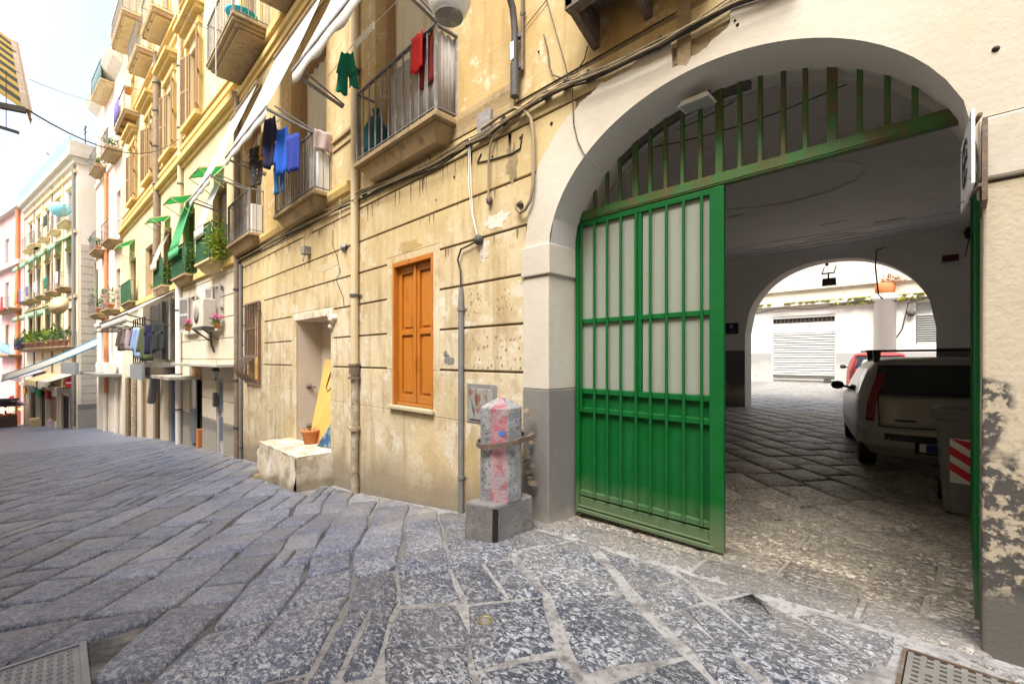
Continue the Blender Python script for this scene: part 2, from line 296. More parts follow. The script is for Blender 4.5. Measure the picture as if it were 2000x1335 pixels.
M['shutter_grey'] = mat('pale_grey_shutter', (.42, .40, .40), .6, [('n', 4, .5, .7, (.52, .50, .48), .6)], .2, 40)
M['dark_in'] = mat('dark_interior', (.035, .028, .022), .9)
M['green_cloth'] = mat('green_awning_cloth', (.14, .56, .25), .8, [('n', 2.5, .45, .7, (.22, .60, .30), .7)], .1, 30, transl=.5)
M['green_faded'] = mat('faded_green_cloth', (.34, .56, .38), .8, [('n', 2.5, .45, .7, (.45, .55, .36), .7)], .1, 30, transl=.4)
M['green_dark'] = mat('green_screen', (.045, .13, .065), .8, [('n', 5, .45, .7, (.10, .22, .12), .7)], .2, 40)
M['leaf'] = mat('leaf_green', (.055, .13, .022), .6, [('n', 8, .4, .7, (.11, .19, .03), .8)], transl=.3)
M['leaf_lime'] = mat('leaf_lime', (.19, .27, .02), .6, [('n', 8, .4, .7, (.30, .34, .03), .8)], transl=.3)
M['moss'] = mat('moss_green', (.20, .20, .03), .95, [('n', 8, .4, .7, (.10, .12, .02), .8)], .8, 30)
M['pinkfl'] = mat('pink_petals', (.70, .16, .34), .6)
def flat(n, c, r=.8, **k):
    if n not in M: M[n] = mat(n, c, r, [('n', 6, .4, .75, tuple(x * .78 for x in c), .7)], .15, 50, **k)
    return M[n]
for n, c in dict(navy_cloth=(.02, .02, .06), blue_cloth=(.01, .08, .42), royal_cloth=(.015, .03, .22), mustard_cloth=(.55, .27, .01), dark_cloth=(.03, .04, .035), teal_cloth=(.005, .16, .10), red_cloth=(.52, .02, .02), maroon_cloth=(.18, .012, .01),
                 mauve_cloth=(.42, .33, .31), denim_cloth=(.02, .10, .28), lightblue_cloth=(.30, .42, .66), olive_cloth=(.10, .12, .06), brown_cloth=(.12, .08, .06), grey_cloth=(.2, .19, .22), white_cloth=(.75, .73, .70), bag_teal=(.02, .09, .11),
                 purple_cloth=(.15, .12, .30), plum=(.3, .2, .28), aqua_cloth=(.25, .58, .66), blue_band=(.02, .28, .48), pink_canvas=(.68, .55, .62)).items(): flat(n, c, .9)
M['pattern_cloth'] = mat('patterned_dark_cloth', (.018, .022, .022), .9, [('n', 22, .58, .62, (.30, .32, .28), .8), ('n', 30, .60, .63, (.35, .06, .10), .8)])
M['car_paint'] = mat('champagne_car_paint', (.36, .355, .31), .28, spec=.6)
M['red_paint'] = mat('red_car_paint', (.62, .03, .035), .3, spec=.5)
M['red_lens'] = mat('red_lens', (.24, .02, .012), .2, spec=.5)
M['chrome'] = mat('chrome', (.6, .6, .6), .2, metal=1)
M['rubber'] = mat('rubber', (.02, .02, .02), .85)
M['bin'] = mat('grey_bin_plastic', (.16, .17, .165), .55, [('n', 6, .5, .7, (.21, .215, .205), .6)], .1, 60)
M['plate_blue'] = mat('plate_blue', (.02, .05, .25), .5)
M['red_sign'] = mat('red_sign', (.60, .02, .03), .5)
M['sign_grey'] = mat('grey_sign_panel', (.27, .285, .31), .6)
M['sign_blue'] = mat('dark_blue_sign', (.012, .022, .075), .4)
M['steel'] = mat('roller_shutter_steel', (.56, .56, .53), .45, [('n', 2, .5, .7, (.48, .47, .43), .5)], .1, 40, metal=.2)
M['grate'] = mat('cast_grate', (.20, .19, .175), .65, [('n', 8, .5, .7, (.30, .28, .25), .6)], .3, 50)
M['mortar'] = None
# ------------------------------------------------------------------ paving: materials
def paving_mat(name, mortar=False):
    m = bpy.data.materials.new(name); m.use_nodes = True; nt = m.node_tree; N = nt.nodes; L = nt.links; b = N['Principled BSDF']
    geo = N.new('ShaderNodeNewGeometry'); sx = N.new('ShaderNodeSeparateXYZ'); L.new(geo.outputs['Position'], sx.inputs[0])
    def rng(s, a, c, lo=0., hi=1.):
        r = N.new('ShaderNodeMapRange'); r.inputs[1].default_value = a; r.inputs[2].default_value = c; r.inputs[3].default_value = lo; r.inputs[4].default_value = hi; L.new(s, r.inputs[0]); return r.outputs[0]
    def mt(op, a, c):
        n = N.new('ShaderNodeMath'); n.operation = op
        for i, x in enumerate((a, c)):
            if isinstance(x, (int, float)): n.inputs[i].default_value = x
            else: L.new(x, n.inputs[i])
        return n.outputs[0]
    def noi(s, d=6, ro=.6, dist=0., st=(1, 1, 1), rot=0.):
        mp = N.new('ShaderNodeMapping'); mp.inputs['Scale'].default_value = st; mp.inputs['Rotation'].default_value = (0, 0, rot); L.new(geo.outputs['Position'], mp.inputs[0])
        t = N.new('ShaderNodeTexNoise'); t.inputs['Scale'].default_value = s; t.inputs['Detail'].default_value = d; t.inputs['Roughness'].default_value = ro; t.inputs['Distortion'].default_value = dist; L.new(mp.outputs[0], t.inputs[0]); return t.outputs['Fac']
    def mix(f, a, c):
        x = N.new('ShaderNodeMix'); x.data_type = 'RGBA'
        if isinstance(f, (int, float)): x.inputs[0].default_value = f
        else: L.new(f, x.inputs[0])
        for i, q in ((6, a), (7, c)):
            if isinstance(q, tuple): x.inputs[i].default_value = (*q, 1)
            else: L.new(q, x.inputs[i])
        return x.outputs[2]
    X, Y = sx.outputs[0], sx.outputs[1]
    # how dusty and worn: the old rough-dressed stones by the gateway, the smoother polished ones down the street
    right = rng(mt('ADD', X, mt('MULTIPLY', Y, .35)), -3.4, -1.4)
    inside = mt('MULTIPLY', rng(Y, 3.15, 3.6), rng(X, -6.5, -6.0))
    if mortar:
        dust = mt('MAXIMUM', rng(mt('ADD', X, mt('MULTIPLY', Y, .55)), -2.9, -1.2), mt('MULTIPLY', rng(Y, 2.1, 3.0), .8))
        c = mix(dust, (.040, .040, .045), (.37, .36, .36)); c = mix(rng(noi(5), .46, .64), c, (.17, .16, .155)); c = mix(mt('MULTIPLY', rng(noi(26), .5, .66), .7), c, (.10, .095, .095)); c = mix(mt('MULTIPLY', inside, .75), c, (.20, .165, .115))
        L.new(c, b.inputs['Base Color']); b.inputs['Roughness'].default_value = .9; h = noi(60)
        bp = N.new('ShaderNodeBump'); bp.inputs['Strength'].default_value = .6; bp.inputs['Distance'].default_value = .008; L.new(h, bp.inputs['Height']); L.new(bp.outputs[0], b.inputs['Normal'])
        return m
    pit = mt('ADD', noi(25, 3, .6, 1.1, (1, 1.5, 1), .6), mt('MULTIPLY', mt('SUBTRACT', noi(2.6, 4), .5), .22))                     # dressing marks: pale worn lumps between dark hollows
    lum = rng(pit, .43, .585); soft = rng(noi(6, 5), .35, .7)
    fine = rng(noi(75, 4), .4, .7)
    base = mix(soft, (.042, .054, .098), (.105, .128, .215))
    base = mix(mt('MULTIPLY', fine, .55), base, (.17, .195, .29))
    pale = mix(fine, (.29, .305, .35), (.58, .59, .63))
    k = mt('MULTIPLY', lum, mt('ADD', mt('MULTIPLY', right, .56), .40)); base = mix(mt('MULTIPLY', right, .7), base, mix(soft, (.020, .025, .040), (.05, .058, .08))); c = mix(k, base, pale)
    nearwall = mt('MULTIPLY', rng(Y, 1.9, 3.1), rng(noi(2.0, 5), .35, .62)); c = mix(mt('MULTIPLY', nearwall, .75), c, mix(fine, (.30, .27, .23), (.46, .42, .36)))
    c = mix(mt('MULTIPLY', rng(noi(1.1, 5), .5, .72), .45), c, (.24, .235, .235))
    tan = mix(lum, (.13, .11, .085), (.42, .36, .27)); c = mix(mt('MULTIPLY', inside, .85), c, tan); c = mix(mt('MULTIPLY', mt('MULTIPLY', inside, rng(Y, 13.2, 14.6)), .85), c, mix(lum, (.22, .215, .21), (.55, .54, .53)))  # tan dust inside, lightened; courtyard floor paler still, to bounce light inwards
    oi = N.new('ShaderNodeObjectInfo'); hs = N.new('ShaderNodeHueSaturation'); L.new(c, hs.inputs['Color']); L.new(rng(oi.outputs['Random'], 0, 1, .78, 1.2), hs.inputs['Value'])
    L.new(hs.outputs[0], b.inputs['Base Color'])
    L.new(rng(noi(14, 4), .3, .7, .34, .62), b.inputs['Roughness']); b.inputs['Specular IOR Level'].default_value = .5
    h = mt('ADD', mt('MULTIPLY', lum, mt('ADD', mt('MULTIPLY', right, .6), .4)), mt('MULTIPLY', noi(55, 5), .5)); h = mt('ADD', h, mt('MULTIPLY', noi(7, 3), 1.3))
    bp = N.new('ShaderNodeBump'); bp.inputs['Strength'].default_value = .75; bp.inputs['Distance'].default_value = .014; L.new(h, bp.inputs['Height']); L.new(bp.outputs[0], b.inputs['Normal'])
    return m
M['lava'] = paving_mat('lava_paving_stone'); M['mortar'] = paving_mat('joint_mortar', True)

# ------------------------------------------------------------------ ground sheets
def sheet(x0, x1, y0, y1, step, zf, mb=None):
    mb = mb or MB(); nx = max(1, int((x1 - x0) / step)); ny = max(1, int((y1 - y0) / step))
    return mb.grid(lambda u, v: (x0 + (x1 - x0) * u, y0 + (y1 - y0) * v, zf(x0 + (x1 - x0) * u, y0 + (y1 - y0) * v)), nx, ny)
def joint_depth(x, y):                            # deep open joints down the street, nearly flush mortar by the gateway
    k = max(0., min(1., (x + .5 * y + 3.2) / 1.8)); return .030 - .020 * k
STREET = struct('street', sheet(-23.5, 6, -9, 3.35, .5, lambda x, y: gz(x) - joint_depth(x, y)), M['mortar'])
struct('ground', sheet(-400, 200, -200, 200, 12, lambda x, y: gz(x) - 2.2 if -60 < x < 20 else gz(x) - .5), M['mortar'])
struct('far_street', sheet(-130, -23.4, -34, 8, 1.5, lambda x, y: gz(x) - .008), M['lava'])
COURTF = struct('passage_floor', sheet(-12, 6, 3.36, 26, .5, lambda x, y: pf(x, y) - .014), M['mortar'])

def clip(poly, nx, ny, d):                        # keep the side nx*x+ny*y <= d
    out = []
    for i in range(len(poly)):
        a, c = poly[i], poly[(i + 1) % len(poly)]; da = nx * a[0] + ny * a[1] - d; dc = nx * c[0] + ny * c[1] - d
        if da <= 0: out.append(a)
        if (da < 0 < dc) or (dc < 0 < da):
            t = da / (da - dc); out.append((a[0] + (c[0] - a[0]) * t, a[1] + (c[1] - a[1]) * t))
    return out
def area(p): return .5 * sum(p[i][0] * p[(i + 1) % len(p)][1] - p[(i + 1) % len(p)][0] * p[i][1] for i in range(len(p)))
def inset(poly, d):
    n = len(poly); out = []
    for i in range(n):
        p0, p1, p2 = Vector(poly[i - 1]), Vector(poly[i]), Vector(poly[(i + 1) % n]); a = (p1 - p0); c = (p2 - p1)
        if a.length < 1e-5 or c.length < 1e-5: out.append(tuple(p1)); continue
        a.normalize(); c.normalize(); na = Vector((-a.y, a.x)); nc = Vector((-c.y, c.x)); m = na + nc
        if m.length < 1e-3: m = na
        m.normalize(); out.append(tuple(p1 + m * d / max(.5, m.dot(na))))
    return out
def stone_mesh(mb, poly, zf, gap, lift=0., chip=.012, detail=True):
    if area(poly) < 0: poly = poly[::-1]
    poly = inset(poly, gap)
    if area(poly) < .012: return False
    ring = []
    n = len(poly)
    for i in range(n):
        a, c = poly[i], poly[(i + 1) % n]; L = math.hypot(c[0] - a[0], c[1] - a[1]); k = max(1, int(L / .16)) if detail else 1
        for j in range(k):
            t = j / k; j_ = chip if (0 < j) else chip * .7
            ring.append((a[0] + (c[0] - a[0]) * t + rnd.uniform(-j_, j_), a[1] + (c[1] - a[1]) * t + rnd.uniform(-j_, j_)))
    r1 = inset(ring, .005); r2 = inset(ring, .024); m = len(ring); tx = rnd.uniform(-.012, .012); ty = rnd.uniform(-.012, .012)
    cx = sum(p[0] for p in ring) / m; cy = sum(p[1] for p in ring) / m
    Z = lambda p, o: zf(*p) + o + lift + tx * (p[0] - cx) + ty * (p[1] - cy)
    vs = [(p[0], p[1], zf(*p) - .05) for p in ring] + [(p[0], p[1], Z(p, -.012)) for p in r1] + [(p[0], p[1], Z(p, 0)) for p in r2] + [(cx, cy, Z((cx, cy), .004))]
    fs = []
    for q in range(2):
        for i in range(m): fs.append((q * m + i, q * m + (i + 1) % m, (q + 1) * m + (i + 1) % m, (q + 1) * m + i))
    for i in range(m): fs.append((2 * m + i, 2 * m + (i + 1) % m, 3 * m))
    mb.mesh(vs, fs, 0, True); return True
def in_view_size(poly):                           # rough size the stone has from where one stands at the gateway corner
    cx = sum(p[0] for p in poly) / len(poly); cy = sum(p[1] for p in poly) / len(poly); return math.hypot(cx, cy)
def rows(ang, org_, wrange, lrange, umin, umax, vmin, vmax, jit, sd):
    rr = random.Random(sd); ca, sa = math.cos(R(ang)), math.sin(R(ang)); out = []; v = vmin; prev_w = 0
    while v < vmax:
        wd = rr.uniform(*wrange); u = umin + rr.uniform(0, lrange[1])
        while u < umax:
            l = rr.uniform(*lrange); sk = rr.uniform(-.12, .12)
            q = [(u, v), (u + l, v), (u + l + sk * wd, v + wd), (u + sk * wd * .5, v + wd)]
            out.append([(org_[0] + (a + rr.uniform(-jit, jit)) * ca - (b_ + rr.uniform(-jit, jit)) * sa, org_[1] + (a + rr.uniform(-jit, jit)) * sa + (b_ + rr.uniform(-jit, jit)) * ca) for a, b_ in q]); u += l
        v += wd
    return out
# the street: courses running obliquely across, cut at the wall foot and at the threshold
cells = []
GRATE = (-3.67, -2.76, -.66, .09)
prnd = random.Random(5); streetpolys = []
def warp(q):
    k = max(0., min(1., (q[0] + .5 * q[1] + 3.0) / 1.6)); a = .13; f = 1.3 + .45 * k
    return (q[0] + a * mnoise.noise((q[0] * f, q[1] * f, 1.3)), q[1] + a * mnoise.noise((q[0] * f, q[1] * f, 7.9)))
for poly in rows(147, (-2, 1), (.34, .60), (.38, .85), -14, 34, -12, 22, .020, 3):
    poly = [warp(q) for q in poly]
    def _mid(i, j, t): return (poly[i][0] + (poly[j][0] - poly[i][0]) * t, poly[i][1] + (poly[j][1] - poly[i][1]) * t)
    if prnd.random() < .22: t = prnd.uniform(.4, .6); pieces = [[poly[0], poly[1], _mid(1, 2, t), _mid(0, 3, t)], [_mid(0, 3, t), _mid(1, 2, t), poly[2], poly[3]]]
    else: pieces = [poly]
    streetpolys += pieces
for poly in streetpolys:
    p = clip(poly, 0, 1, 3.08); p = clip(p, 0, -1, 4.5) if p else p
    if len(p) > 2: p = clip(p, -1, 0, 24)
    if len(p) > 2: p = clip(p, 1, 0, 1.6)
    if len(p) < 3 or abs(area(p)) < .02: continue
    cx = sum(q[0] for q in p) / len(p); cy = sum(q[1] for q in p) / len(p)
    if cy < -.16 * abs(cx) - 1.2: continue
    for bx0, bx1, by0, by1 in ((GRATE[0] - .01, GRATE[1] + .01, GRATE[2] - .01, GRATE[3] + .01), (-.22, .6, 2.58, 2.97), (-9.36, -7.46, 2.6, 4)):
        if len(p) < 3 or max(q[0] for q in p) < bx0 or min(q[0] for q in p) > bx1 or max(q[1] for q in p) < by0 or min(q[1] for q in p) > by1: continue
        opts = [clip(p, 1, 0, bx0), clip(p, -1, 0, -bx1), clip(p, 0, 1, by0), clip(p, 0, -1, -by1)]; p = max(opts, key=lambda o: abs(area(o)) if len(o) > 2 else 0)
    if len(p) < 3 or abs(area(p)) < .02: continue
    cx = sum(q[0] for q in p) / len(p); cy = sum(q[1] for q in p) / len(p)
    if -3.25 < cx < -2.3 and 2.25 < cy < 3.1: pass
    cells.append((math.hypot(cx, cy), cx, cy, p))
cells.sort(key=lambda c: c[0])
far = MB(); nst = 0
for d, cx, cy, p in cells:
    k = max(0., min(1., (cx + .5 * cy + 2.7) / 1.4)); gap = .004 + .005 * (1 - k) + .006 * k * rnd.uniform(.1, 2.2)
    vis = (-CT * cx + ST * cy) > .7 and abs((ST * cx + CT * cy) / (-CT * cx + ST * cy)) < 1.35
    if nst < 285 and vis and d < 13:
        mb = MB()
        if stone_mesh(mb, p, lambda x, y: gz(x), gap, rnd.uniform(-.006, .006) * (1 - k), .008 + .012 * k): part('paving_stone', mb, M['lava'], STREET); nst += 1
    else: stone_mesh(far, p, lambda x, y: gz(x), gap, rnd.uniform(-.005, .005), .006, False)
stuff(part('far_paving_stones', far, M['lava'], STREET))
# threshold of long slabs in the gateway, then square sets laid diagonally through the passage
npass = 0; farp = MB()
xs = [-3.05, -1.35, -.42, .12]
for a, c in zip(xs, xs[1:]):
    mb = MB(); stone_mesh(mb, [(a, 3.10), (c, 3.12), (c, 3.44), (a, 3.42)], lambda x, y: pf(x, y), .008, .006, .008); part('paving_stone', mb, M['lava'], COURTF)
for r, (y0, y1) in enumerate(((3.44, 3.74), (3.74, 4.06), (4.06, 4.4))):
    x = -2.7 - .3 * (r % 2)
    while x < .9:
        l = rnd.uniform(.55, 1.0); mb = MB()
        if stone_mesh(mb, [(x, y0), (x + l, y0), (x + l, y1), (x, y1)], lambda x, y: pf(x, y), .010, rnd.uniform(-.004, .004), .010): part('paving_stone', mb, M['lava'], COURTF)
        x += l
pc = []
for poly in rows(-42, (-2, 8), (.42, .5), (.5, .75), -26, 26, -16, 22, .008, 11):
    p = clip(poly, 0, -1, -4.4); p = clip(p, 0, 1, 23.9) if len(p) > 2 else p
    if len(p) > 2: p = clip(p, -1, 0, 9 if poly[0][1] > 14 else 5.2)
    if len(p) > 2: p = clip(p, 1, 0, 1.3)
    if len(p) < 3 or abs(area(p)) < .02: continue
    pc.append((sum(q[1] for q in p) / len(p), p))
pc.sort(key=lambda c: c[0])
for cy, p in pc:
    mb = MB()
    if npass < 230 and cy < 14.5:
        if stone_mesh(mb, p, lambda x, y: pf(x, y), .009, rnd.uniform(-.004, .004), .008): part('paving_stone', mb, M['lava'], COURTF); npass += 1
    else: stone_mesh(farp, p, lambda x, y: pf(x, y), .010, rnd.uniform(-.004, .004), .006, False)
stuff(part('far_paving_stones', farp, M['lava'], COURTF))

# ------------------------------------------------------------------ wall with rectangular openings
def wall_sheet(mb, x0, x1, z0, z1, holes, y=0., depth=.3, mi=0, zlow=None):
    """front face with real openings and their reveals; holes = (x0, x1, z0, z1)"""
    xs_ = sorted({x0, x1, *[h[0] for h in holes], *[h[1] for h in holes]}); zs_ = sorted({z0, z1, *[h[2] for h in holes], *[h[3] for h in holes]})
    xs_ = [x for x in xs_ if x0 <= x <= x1]; zs_ = [z for z in zs_ if z0 <= z <= z1]
    for a, c in zip(xs_, xs_[1:]):
        for e, f in zip(zs_, zs_[1:]):
            mx, mz = (a + c) / 2, (e + f) / 2
            if any(h[0] < mx < h[1] and h[2] < mz < h[3] for h in holes): continue
            mb.quad((a, y, e), (c, y, e), (c, y, f), (a, y, f), mi)
    for h in holes:
        a, c, e, f = h
        mb.quad((a, y, e), (a, y, f), (a, y + depth, f), (a, y + depth, e), mi); mb.quad((c, y, f), (c, y, e), (c, y + depth, e), (c, y + depth, f), mi)
        mb.quad((a, y, f), (c, y, f), (c, y + depth, f), (a, y + depth, f), mi); mb.quad((c, y, e), (a, y, e), (a, y + depth, e), (c, y + depth, e), mi)
    return mb
def shell(x0, x1, y0, y1, z0, z1, mb=None, mi=0):                # back, sides and roof of a block
    mb = mb or MB()
    mb.quad((x0, y1, z0), (x0, y0, z0), (x0, y0, z1), (x0, y1, z1), mi); mb.quad((x1, y0, z0), (x1, y1, z0), (x1, y1, z1), (x1, y0, z1), mi)
    mb.quad((x1, y1, z0), (x0, y1, z0), (x0, y1, z1), (x1, y1, z1), mi); mb.quad((x0, y0, z1), (x1, y0, z1), (x1, y1, z1), (x0, y1, z1), mi); return mb

# ================================================================== the gateway building
A = thing('apartment_building', 'old ochre apartment building with a wide white plastered archway and grooved plaster', 'building', FA, (0, 0, 0))
TOPA = 19.0; XA0, XA1 = -13.05, 6.0
ARC_C, ARC_W, ARC_Z, ARC_R = -1.315, 1.385, 2.50, 1.11
def arch(x, o=0.):
    t = (x - ARC_C) / (ARC_W + o); return ARC_Z + (ARC_R + o) * math.sqrt(max(0., 1 - t * t)) if abs(t) <= 1 else ARC_Z
win_o = (-5.5, -4.55, .92, 2.84); nic = (-9.12, -7.52, -.02, 2.27); gri = (-12.38, -11.34, .98, 2.84)
dA = [(-6.0, -4.62, 4.32, 7.25), (-9.42, -7.72, 4.32, 7.25), (-12.72, -11.35, 4.32, 7.25)]
uA = [(-12.75, -11.45, 8.85, 11.9), (-9.3, -8.0, 8.85, 11.9), (-5.9, -4.6, 8.85, 11.9), (-2.4, -1.1, 8.85, 11.9), (-2.1, -1.15, 4.6, 6.9)]
ml = MB()
wall_sheet(ml, XA0, -3.0, -2.2, 4.1, [win_o, nic, gri], 0, .32)
N_ = 44; xs = [ARC_C - ARC_W + 2 * ARC_W * i / N_ for i in range(N_ + 1)]
ml.quad((-3.0, 0, -1), (xs[0], 0, -1), (xs[0], 0, 4.1), (-3.0, 0, 4.1)); ml.quad((xs[-1], 0, -1), (XA1, 0, -1), (XA1, 0, 4.1), (xs[-1], 0, 4.1))
for a, c in zip(xs, xs[1:]): ml.quad((a, 0, arch(a)), (c, 0, arch(c)), (c, 0, 4.1), (a, 0, 4.1))
part('ground_floor_wall', ml, M['groove'], A)
mu = MB(); wall_sheet(mu, XA0, XA1, 4.1, TOPA, dA + uA, -.012, .32)
shell(XA0, XA1, 0, 3.0, 4.72, TOPA, mu); part('upper_wall', mu, M['plaster_up'], A)
# plaster courses with open grooves between them, each cut round the openings
GR = [1.412, 1.89, 2.37, 2.848, 3.32, 3.825]
def course(x0, x1, z0, z1, mtl='plaster_low', name='plaster_course'):
    if x1 - x0 < .03 or z1 - z0 < .03: return
    mb = MB(); mb.box(x0, x1, -.022, .0, z0, z1); o = part(name, mb, M[mtl], A); bevel(o, .007, 2)
blocks = [(-12.62, -11.1, .93, 2.89), (-9.36, -7.42, -.3, 2.42), (-5.66, -4.42, .84, 2.93)]
for gi, z0 in enumerate(GR):
    z1 = GR[gi + 1] if gi + 1 < len(GR) else 4.06; a, c = z0 + .012, z1 - .012
    cuts = sorted((b[0], b[1], b[2], b[3]) for b in blocks if b[2] < c - .02 and b[3] > a + .02)
    x = XA0 + .02; lim = -3.0 if z0 < 2.6 else (-2.86 if z0 < 3.3 else (-2.4 if z0 < 3.7 else -1.0))
    for b in cuts: course(x, b[0], a, c); x = b[1]
    if gi >= 4: course(x, -6.40, a, c); x = -6.39
    course(x, lim, a, c)
    for b in cuts:
        if b[3] < c - .02: course(b[0] + .001, b[1] - .001, b[3] + .001, c)
# full-height surrounds of the three openings (no grooves run through them)
def surround(b, h, zb):
    course(b[0] + .002, h[0], max(b[2], zb), b[3], name='plaster_surround'); course(h[1], b[1] - .002, max(b[2], zb), b[3], name='plaster_surround')
    if b[3] - h[3] > .03: course(h[0] + .002, h[1] - .002, h[3], b[3], name='plaster_surround')
surround(blocks[0], gri, 1.40); surround(blocks[1], nic, 1.40); surround(blocks[2], win_o, 1.40)
# plain plaster below the lowest groove
for x0, x1, z0, z1 in ((XA0 + .02, nic[0], -2.0, .93), (XA0 + .02, gri[0], .932, 1.398), (gri[1], nic[0], .932, 1.398), (nic[1], -3.0, -1.6, .84), (nic[1], win_o[0], .842, 1.398), (win_o[1], -3.0, .842, 1.398), (win_o[0] + .002, win_o[1] - .002, .842, win_o[2])):
    course(x0, x1, z0, z1, name='plain_plaster')
# string course under the balconies
for (x0, x1) in ((XA0, -9.9), (-9.88, -6.72), (-6.34, -3.15)):
    mb = MB(); dd = .05 if x1 > -6.5 else .11
    mb.poly([(0, 4.06), (-.03, 4.06), (-.03, 4.12), (-dd * .7, 4.16), (-dd, 4.24), (-dd, 4.30), (0, 4.34)], 'x', x0, x1)
    o = part('cornice', mb, M['slab'] if x1 > -6.5 else M['trim_yellow'], A)
# white plaster round the arch: ragged upper edge, bare masonry showing in the break
cont = [(-3.0, 2.62), (-2.93, 3.08), (-2.83, 3.37), (-2.66, 3.55), (-2.49, 3.69), (-2.3, 3.775), (-2.12, 3.835), (-1.95, 3.84), (-1.83, 3.865), (-1.70, 3.915), (-1.56, 3.945), (-1.51, 3.95), (-1.505, 3.70), (-1.40, 3.655), (-1.36, 3.70), (-1.25, 3.715), (-1.16, 3.77), (-1.10, 3.80), (-1.08, 4.6), (-1.0, 5.2)]
def top(x):
    if x >= -1.0: return 5.2
    for (a, za), (b, zb) in zip(cont, cont[1:]):
        if x <= b: return za + (zb - za) * (x - a) / (b - a) + .022 * mnoise.noise((x * 11, 3, 1)) + .014 * mnoise.noise((x * 37, 3, 4)) 
    return 5.2
ms = MB(); P_ = -.034
xs2 = sorted(set(xs + [-3.0 + .02 * i for i in range(101)])); xs2 = [x for x in xs2 if x <= xs[-1]]
for a, c in zip(xs2, xs2[1:]):
    za, zc = (2.62 if a < xs[0] - 1e-6 else arch(a)), (2.62 if a < xs[0] - 1e-6 else arch(c))
    if a < xs[0] - 1e-6: zc = 2.62
    ta, tc = max(top(a + 1e-4), za + .03), max(top(c - 1e-4), zc + .03)
    ms.quad((a, P_, za), (c, P_, zc), (c, P_, tc), (a, P_, ta)); ms.quad((a, P_, ta), (c, P_, tc), (c, 0, tc), (a, 0, ta))
ms.quad((-3.0, 0, 2.62), (-3.0, P_, 2.62), (-3.0, P_, 2.63), (-3.0, 0, 2.63))
ms.quad((xs[-1], P_, 2.72), (XA1, P_, 2.72), (XA1, P_, 5.2), (xs[-1], P_, 5.2)); ms.quad((xs[-1], P_, 2.5), (xs[-1] + .004, P_, 2.5), (xs[-1] + .004, P_, 2.72), (xs[-1], P_, 2.72))
part('arch_surround', ms, M['white'], A)
mi_ = MB()
for a, c in zip(xs, xs[1:]): mi_.mesh([(a, P_, arch(a)), (a, .55, arch(a)), (c, .55, arch(c)), (c, P_, arch(c))], [(0, 1, 2, 3)], 0, True)
for x, sg in ((xs[0], 1), (xs[-1], -1)): mi_.quad((x, P_, 2.3), (x, .55, 2.3), (x, .55, ARC_Z), (x, P_, ARC_Z))
part('arch_intrados', weld_ if False else mi_, M['intrados'], A)
mb = MB(); mb.box(-1.50, -1.09, -.006, 0, 3.72, 4.30); part('bare_patch', mb, M['bare'], A)
mb = MB(); mb.box(-1.47, -1.37, -.03, -.008, 3.66, 4.6); part('broken_pipe_chase', mb, M['bare'], A)
# left pier, impost and dado
mb = MB(); mb.box(-3.02, -2.694, -.036, .40, 1.262, 2.322); mb.box(-3.02, -2.700, -.036, .40, 2.33, 2.34); bevel(part('pier', mb, M['white'], A), .01, 2)
mb = MB(); mb.taper(-3.03, -2.672, -.058, .40, 2.33, -3.03, -2.668, -.064, .40, 2.615); bevel(part('impost', mb, M['white'], A), .012, 2)
mb = MB(); mb.box(-3.022, -2.692, -.038, .40, -1.0, 1.258); bevel(part('dado', mb, M['dado'], A), .01, 2)
# right pier
mb = MB(); mb.taper(.066, XA1, -.04, .42, -.6, .072, XA1, -.036, .42, 2.40); bevel(part('pier', mb, M['pier'], A, 'scuffed cream pier with black and grey paint peeling at its foot'), .012, 2)
mb = MB(); mb.box(.058, XA1, -.056, .42, 2.412, 2.712); bevel(part('impost', mb, M['white'], A), .014, 2)

# ---- orange shutters
o_ = part('window', MB().box(win_o[0], win_o[0] + .042, -.03, .26, win_o[2], win_o[3]).box(win_o[1] - .042, win_o[1], -.03, .26, win_o[2], win_o[3]).box(win_o[0] + .043, win_o[1] - .043, -.03, .26, win_o[3] - .06, win_o[3]).box(win_o[0] + .043, win_o[1] - .043, .02, .26, win_o[2], win_o[2] + .04), M['orange_wood'], A, 'tall window closed by orange varnished wooden shutters')
bevel(o_, .006, 2)
mid = (win_o[0] + win_o[1]) / 2
for s in (-1, 1):
    x0, x1 = (win_o[0] + .045, mid - .004) if s < 0 else (mid + .004, win_o[1] - .045); z0, z1 = win_o[2] + .045, win_o[3] - .066; yy = .045; mb = MB(); t = .075
    mb.box(x0, x0 + t, yy, yy + .05, z0, z1).box(x1 - t, x1, yy, yy + .05, z0, z1).box(x0 + t + .001, x1 - t - .001, yy, yy + .05, z0, z0 + .10).box(x0 + t + .001, x1 - t - .001, yy, yy + .05, z1 - .09, z1).box(x0 + t + .001, x1 - t - .001, yy + .004, yy + .05, 1.86, 1.93)
    for za, zb in ((z0 + .10, 1.86), (1.93, z1 - .09)):
        mb.box(x0 + t + .001, x1 - t - .001, yy + .032, yy + .048, za + .001, zb - .001); mb.box(x0 + t + .035, x1 - t - .035, yy + .018, yy + .0315, za + .035, zb - .035)
    bevel(part('shutter', mb, M['orange_wood'], o_), .006, 2)
mb = MB(); mb.box(mid - .022, mid + .022, .022, .0445, win_o[2] + .045, win_o[3] - .066); bevel(part('cover_strip', mb, M['orange_wood'], o_), .006, 2)
mb = MB(); mb.box(win_o[0] - .05, win_o[1] + .04, -.075, .02, win_o[2] - .05, win_o[2] - .002); bevel(part('sill', mb, M['sill'], o_), .008, 2)
